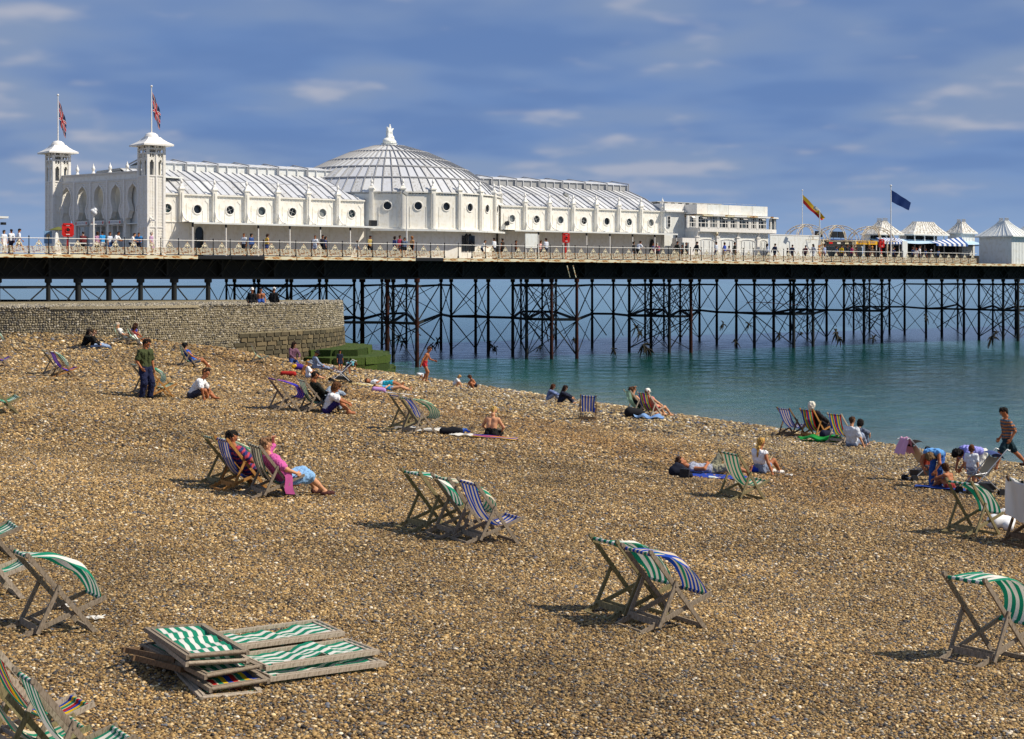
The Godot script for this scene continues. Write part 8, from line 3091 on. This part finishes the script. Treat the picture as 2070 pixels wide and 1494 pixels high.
func pushchair(label: String, where: Transform3D, frame: Material, seat: Material, hood: Material) -> Node3D:
	var t := thing("pushchair", label, "pushchair", where)
	# z is the way it rolls
	for s in [-1.0, 1.0]:
		var x: float = s * 0.2
		var f := MB.new()
		f.tube([Vector3(x, 0.08, 0.42), Vector3(x, 0.5, 0.0), Vector3(x, 0.95, -0.42), Vector3(x, 1.03, -0.5), Vector3(x, 1.0, -0.58)], [0.012, 0.012, 0.012, 0.014, 0.016], 6)
		f.rod(Vector3(x, 0.08, -0.4), Vector3(x, 0.55, 0.25), 0.012, 0.012, 6)
		f.rod(Vector3(x, 0.5, 0.0), Vector3(x, 0.45, 0.3), 0.012, 0.012, 6)
		put(t, "side_frame", f.mesh(), frame)
		for z in [0.42, -0.4]:
			for e in [-0.03, 0.03]:
				var wl := MB.new()
				wl.rod(Vector3(x + e - 0.012, 0.08, z), Vector3(x + e + 0.012, 0.08, z), 0.08, 0.08, 14)
				put(t, "wheel", wl.mesh(), mats["black_paint"])
	var cr := MB.new()
	cr.rod(Vector3(-0.2, 0.2, 0.3), Vector3(0.2, 0.2, 0.3), 0.012, 0.012, 6)
	cr.rod(Vector3(-0.2, 0.3, -0.1), Vector3(0.2, 0.3, -0.1), 0.012, 0.012, 6)
	cr.rod(Vector3(-0.2, 0.08, -0.4), Vector3(0.2, 0.08, -0.4), 0.012, 0.012, 6)
	put(t, "cross_frame", cr.mesh(), frame)
	var sm := MB.new()
	var pts := []
	for i in 9:
		var f := i / 8.0
		var p := Vector2(-0.32, 0.86).lerp(Vector2(-0.02, 0.4), minf(f * 1.8, 1.0)).lerp(Vector2(0.3, 0.44), maxf(f * 2.2 - 1.2, 0.0))
		for k in 5:
			var x := (k - 2) / 2.0
			pts.append(Vector3(x * 0.19, p.y - 0.03 * (1.0 - x * x), p.x))
	sm.grid(pts, 5)
	put(t, "seat", sm.mesh(), seat)
	var hb := MB.new()
	pts = []
	for i in 7:
		var a := PI * (0.15 + 0.55 * i / 6.0)
		for k in 7:
			var x := (k - 3) / 3.0
			pts.append(Vector3(x * 0.21, 0.72 + 0.27 * sin(a) * (1.0 - 0.2 * x * x), -0.22 - 0.27 * cos(a) * 0.9))
	hb.grid(pts, 7)
	put(t, "hood", hb.mesh(), hood)
	var bk := MB.new()
	bk.box(Vector3(0, 0.2, -0.02), Vector3(0.36, 0.14, 0.5))
	put(t, "basket", bk.mesh(), mats["black_paint"])
	return t

func make_belongings() -> void:
	var on := func(px: float, py: float, deg: float) -> Transform3D:
		return on_beach(ground(px, py), deg)
	var put_thing := func(called: String, label: String, cat: String, m: Mesh, mt: Material, tr: Transform3D) -> Node3D:
		var o := put(self, called, m, mt, tr)
		tag(o, label, cat)
		return o
	var cv: Material = mats["canvas"]
	var dark := Color(0.02, 0.02, 0.025)
	# the heap of things between the curved deckchair and the fair haired boy
	put_thing.call("bag", "black and blue bag lying left of the fair haired boy", "bag", heap([[-0.22, 0.08, 0, 0.2, 0.1, 0.05, 0.1, 0.09], [0.0, 0.16, 0, 0.15, 0.14, 0.05, 0.06, 0.05]], 1.0), cloth("12141c"), on.call(913, 879, 270))
	put_thing.call("towel", "blue patterned cloth on the right end of the black bag", "towel", cloth_sheet(0.3, 0.4, 0.12, 1.0, [BLUE, Color(0.1, 0.2, 0.5), Color(0.05, 0.15, 0.2)]), cv, on.call(931, 877, 20))
	put_thing.call("towel", "crumpled white cloth in front of the black bag", "towel", cloth_sheet(0.35, 0.55, 0.06, 2.0, [WHITE, WHITE]), cv, on.call(932, 883, 0))
	put_thing.call("towel", "rainbow striped beach towel under the fair haired boy", "towel", cloth_sheet(0.55, 1.15, 0.015, 3.0, [YELLOW, BLUE, REDC, BLUE, YELLOW, REDC, BLUE]), cv, on.call(1000, 886, -4))
	put_thing.call("towel", "white sheet lying rumpled beneath the curved green deckchair", "towel", cloth_sheet(0.6, 1.3, 0.12, 4.0, [WHITE, WHITE, Color(0.6, 0.62, 0.66)]), cv, on.call(852, 874, 0))
	# round the man on his back
	put_thing.call("rucksack", "black and navy rucksack under the lying man's head", "rucksack", heap([[-0.1, 0.12, 0, 0.15, 0.14, 0, 0.15, 0.12], [-0.05, 0.25, 0, 0.06, 0.24, 0.02, 0.1, 0.08], [0.2, 0.08, 0.1, 0.3, 0.07, 0.1, 0.08, 0.07]], 0.85), cloth("141a2c"), on.call(1370, 963, 270))
	put_thing.call("towel", "blue beach towel under the lying man", "towel", cloth_sheet(0.7, 1.5, 0.015, 5.0, [Color(0.02, 0.06, 0.4), Color(0.02, 0.07, 0.42)]), cv, on.call(1448, 966, 2))
	var bt := MB.new()
	bt.lathe(Vector3.ZERO, [Vector2(0.0, 0.0), Vector2(0.035, 0.0), Vector2(0.035, 0.14), Vector2(0.015, 0.19), Vector2(0.015, 0.22), Vector2(0, 0.22)], 10)
	put_thing.call("bottle", "clear plastic bottle lying beside the lying man's elbow", "bottle", bt.mesh(), mat("plastic", lin(0.6, 0.68, 0.66), 0.2), on.call(1432, 968, 0) * Transform3D(Basis(Vector3.RIGHT, PI / 2), Vector3(0, 0.035, 0)))
	put_thing.call("radio", "small black box with a pale face by the rucksack", "radio", (func() -> Mesh:
		var m := MB.new()
		m.box(Vector3(0, 0.1, 0), Vector3(0.2, 0.2, 0.1))
		m.box(Vector3(0, 0.16, 0.055), Vector3(0.1, 0.05, 0.02))
		return m.mesh()).call(), mats["black_paint"], on.call(1383, 967, 250))
	put_thing.call("bag", "blue bag half hidden beside the blonde woman", "bag", heap([[0, 0.08, 0, 0.14, 0.08, 0.04, 0.09, 0.08]], 1.0), cloth("1f3fae"), on.call(1522, 955, 270))
	# left group below the wall
	put_thing.call("bag", "purple and yellow bag beside the kneeling woman", "bag", heap([[-0.16, 0.12, 0, 0.16, 0.12, 0, 0.13, 0.12], [-0.1, 0.22, 0, 0.1, 0.22, 0, 0.05, 0.05]], 1.1), cloth("4a2a86"), on.call(603, 748, 270))
	put_thing.call("bag_flap", "yellow end flap of the purple bag beside the kneeling woman", "bag", heap([[-0.08, 0.15, 0.0, -0.02, 0.2, 0.0, 0.1, 0.08]], 1.0), cloth("d8a824"), on.call(596, 748, 270))
	put_thing.call("bag", "red bag left of the child in the grey hat", "bag", heap([[-0.25, 0.08, 0, 0.2, 0.1, 0, 0.09, 0.11]], 1.1), cloth("a3231f"), on.call(583, 760, 270))
	put_thing.call("towel", "dark red blanket beside the person in the black hat", "blanket", cloth_sheet(0.8, 1.0, 0.05, 6.0, [Color(0.2, 0.02, 0.03), Color(0.05, 0.01, 0.02), Color(0.25, 0.02, 0.04)]), cv, on.call(662, 747, 10))
	put_thing.call("towel", "yellow towel under the far sunbather by the sea", "towel", cloth_sheet(0.9, 2.0, 0.03, 7.0, [Color(0.7, 0.58, 0.25), Color(0.75, 0.68, 0.5)]), cv, on.call(752, 780, -8))
	put_thing.call("towel", "purple rolled towel under the near sunbather's head", "towel", heap([[-0.15, 0.1, 0, 0.2, 0.1, 0, 0.1, 0.1]], 1.1), cloth("b48ac4"), on.call(764, 793, 270))
	put_thing.call("towel", "white towel under the near sunbather in the blue swimsuit", "towel", cloth_sheet(0.7, 1.9, 0.02, 8.0, [WHITE, Color(0.55, 0.6, 0.75)]), cv, on.call(795, 796, -8))
	put_thing.call("towel", "long black cloth under the pair in black", "blanket", cloth_sheet(0.9, 1.9, 0.03, 9.0, [dark, dark]), cv, on.call(178, 706, -12))
	put_thing.call("towel", "blue towel slung beside the rainbow deckchair at the water's edge", "towel", cloth_sheet(0.6, 1.0, 0.18, 10.0, [Color(0.2, 0.36, 0.68), Color(0.25, 0.42, 0.72)]), cv, on.call(1313, 848, 10))
	put_thing.call("towel", "bright green towel heaped between the two rainbow deckchairs", "towel", cloth_sheet(0.7, 1.3, 0.2, 11.0, [Color(0.01, 0.3, 0.05), Color(0.01, 0.25, 0.04)]), cv, on.call(1661, 893, 8))
	put_thing.call("bag", "navy bag behind the green towel", "bag", heap([[-0.05, 0.16, 0, 0.1, 0.2, 0, 0.16, 0.1]], 1.0), cloth("161c34"), on.call(1669, 889, 270))
	put_thing.call("bag", "dark jacket heaped beside the left water's edge sitter", "jacket", heap([[-0.15, 0.2, 0, 0.25, 0.16, 0, 0.2, 0.16]], 1.0), cloth("15171c"), on.call(1281, 845, 270))
	put_thing.call("towel", "blue towel in front of the bare backed child on the right", "towel", cloth_sheet(0.5, 1.1, 0.05, 12.0, [Color(0.02, 0.06, 0.3), Color(0.03, 0.08, 0.34)]), cv, on.call(1901, 990, -18))
	put_thing.call("plastic_bag", "crumpled white carrier bag under the green deckchair on the right", "bag", heap([[-0.12, 0.14, 0, 0.1, 0.18, 0, 0.14, 0.1], [0.1, 0.1, 0.1, 0.2, 0.2, 0, 0.1, 0.06], [-0.05, 0.3, 0, 0.02, 0.38, 0.02, 0.06, 0.03]], 1.0), mat("carrier", lin(0.75, 0.76, 0.78), 0.5), on.call(2022, 1072, 270))
	put_thing.call("paper", "scrap of white paper by the foot of the left foreground deckchair", "litter", cloth_sheet(0.1, 0.16, 0.03, 13.0, [WHITE, WHITE]), cv, on.call(192, 1256, 10))
	put_thing.call("paper", "scrap of white paper below the lone left deckchair's seat", "litter", cloth_sheet(0.08, 0.12, 0.03, 14.0, [WHITE, WHITE]), cv, on.call(124, 1233, 40))
	put_thing.call("paper", "pale litter lying alone on the shingle above the fair haired boy", "litter", cloth_sheet(0.12, 0.22, 0.04, 15.0, [WHITE, WHITE]), cv, on.call(929, 823, 0))
	put_thing.call("cup", "small pale cup beside the blonde woman's feet", "cup", cloth_sheet(0.1, 0.14, 0.05, 16.0, [WHITE, WHITE]), cv, on.call(1594, 964, 0))
	put_thing.call("sunglasses", "pair of dark sunglasses worn by the man in the black top", "sunglasses", (func() -> Mesh:
		var m := MB.new()
		m.ball(Vector3(0.033, 0.0, 0), Vector3(0.028, 0.02, 0.012), 8)
		m.ball(Vector3(-0.033, 0.0, 0), Vector3(0.028, 0.02, 0.012), 8)
		m.rod(Vector3(-0.06, 0.005, 0), Vector3(0.06, 0.005, 0), 0.006, 0.006, 5)
		for s in [-1.0, 1.0]:
			m.rod(Vector3(s * 0.065, 0.005, 0), Vector3(s * 0.085, 0.01, -0.09), 0.005, 0.005, 5)
		return m.mesh()).call(), mats["black_paint"], chair_at["o2"].translated_local(Vector3(0, 0.02, 0.1)) * head_frame(joints("deckchair_crossed")) * Transform3D(Basis.IDENTITY, Vector3(0, 0.008, 0.098)))
	# shoulder strap and small purse
	var st := MB.new()
	var j := joints("sit_knees")
	st.tube([j["n"] + Vector3(0.1, -0.02, -0.06), j["p"] + Vector3(0.02, 0.3, -0.14), j["p"] + Vector3(-0.14, 0.08, -0.12)], [0.012, 0.012, 0.012], 5)
	put_thing.call("bag_strap", "thin black bag strap across the white T-shirt of the seated woman", "strap", st.mesh(), mats["black_paint"], on_beach(ground(660, 836), 8, 1.02, 0.7))
	# pushchairs
	pushchair("blue and white framed pushchair with a black hood in the group below the sea wall", on.call(688, 773, 200), mat("white_tube", lin(0.7, 0.72, 0.78), 0.3), cloth("1c2450"), cloth("0f0f12"))
	pushchair("grey framed pushchair with a pink towel over its handles", on.call(1868, 972, 20), mats["steel"], cloth("c9b89a"), cloth("1c1410"))
	pushchair("pale pushchair partly hidden behind the stooping woman in white shorts", on.call(1982, 1000, 200), mats["steel"], cloth("a8997c"), cloth("3a4a7a"))
	var pk := MB.new()
	var pts := []
	for i in 13:
		var f := i / 12.0
		for k in 7:
			var x := (k - 3) / 3.0 * 0.2
			var s := (f - 0.5) * 2.0
			pts.append(Vector3(x + 0.02 * sin(f * 9.0), 1.06 - 0.4 * absf(s) - 0.02 * sin(x * 30.0), -0.5 + 0.16 * s + 0.02 * sin(x * 25.0 + f * 4.0)))
	pk.grid(pts, 7)
	put_thing.call("towel", "pink towel hung over the handles of the pushchair near the water", "towel", pk.mesh(), mat("pink_cloth", lin(0.62, 0.33, 0.48), 0.95), on.call(1868, 972, 20))
	# white towel over the dark deckchair
	var tw := MB.new()
	pts = []
	for i in 21:
		var f := i / 20.0
		for k in 9:
			var x := (k - 4) / 4.0
			var s := f * 1.3 - 0.35
			var p := T_TOP + Vector2(0.0, 0.03)
			var y: float
			var z: float
			if s < 0.0:
				y = p.y + s * 0.9
				z = p.x + 0.05 - s * 0.7
			else:
				y = p.y - s * 0.6 * (1.0 + (0.35 if x < -0.8 else 0.0)) - 0.03 * cos(x * 3.0)
				z = p.x - 0.04 + 0.12 * s + 0.025 * sin(x * 9.0 + s * 3.0)
			pts.append(Vector3(x * 0.31, y + 0.02 * absf(x) * x, z))
	tw.grid(pts, 9)
	var towel_mat := mat("white_towel", lin(0.78, 0.78, 0.76), 0.95)
	towel_mat.backlight_enabled = true
	towel_mat.backlight = Color(0.8, 0.8, 0.78)
	put_thing.call("towel", "large white towel draped over the back of the dark deckchair", "towel", tw.mesh(), towel_mat, chair_at["e2"])
	var pkc := MB.new()
	pts = []
	for i in 9:
		for k in 4:
			var f := i / 8.0
			pts.append(Vector3(-0.3 - 0.02 * sin(f * 5.0 + k), 0.5 - 0.42 * f, -0.12 + 0.16 * k / 3.0 + 0.12 * f + 0.02 * sin(f * 6.0)))
	pkc.grid(pts, 4)
	put_thing.call("shirt_tail", "loose pink cloth hanging down beside the sitter in pink", "cloth", pkc.mesh(), mat("pink_shirt", lin(0.54, 0.1, 0.32), 0.95), chair_at["h3"])
	# black rounded form set under that deckchair
	put_thing.call("bag", "black rounded shape under the towel draped deckchair", "bag", heap([[-0.15, 0.2, 0.1, 0.15, 0.2, 0.1, 0.17, 0.17]], 1.0), cloth("0c0c0e"), chair_at["e2"])
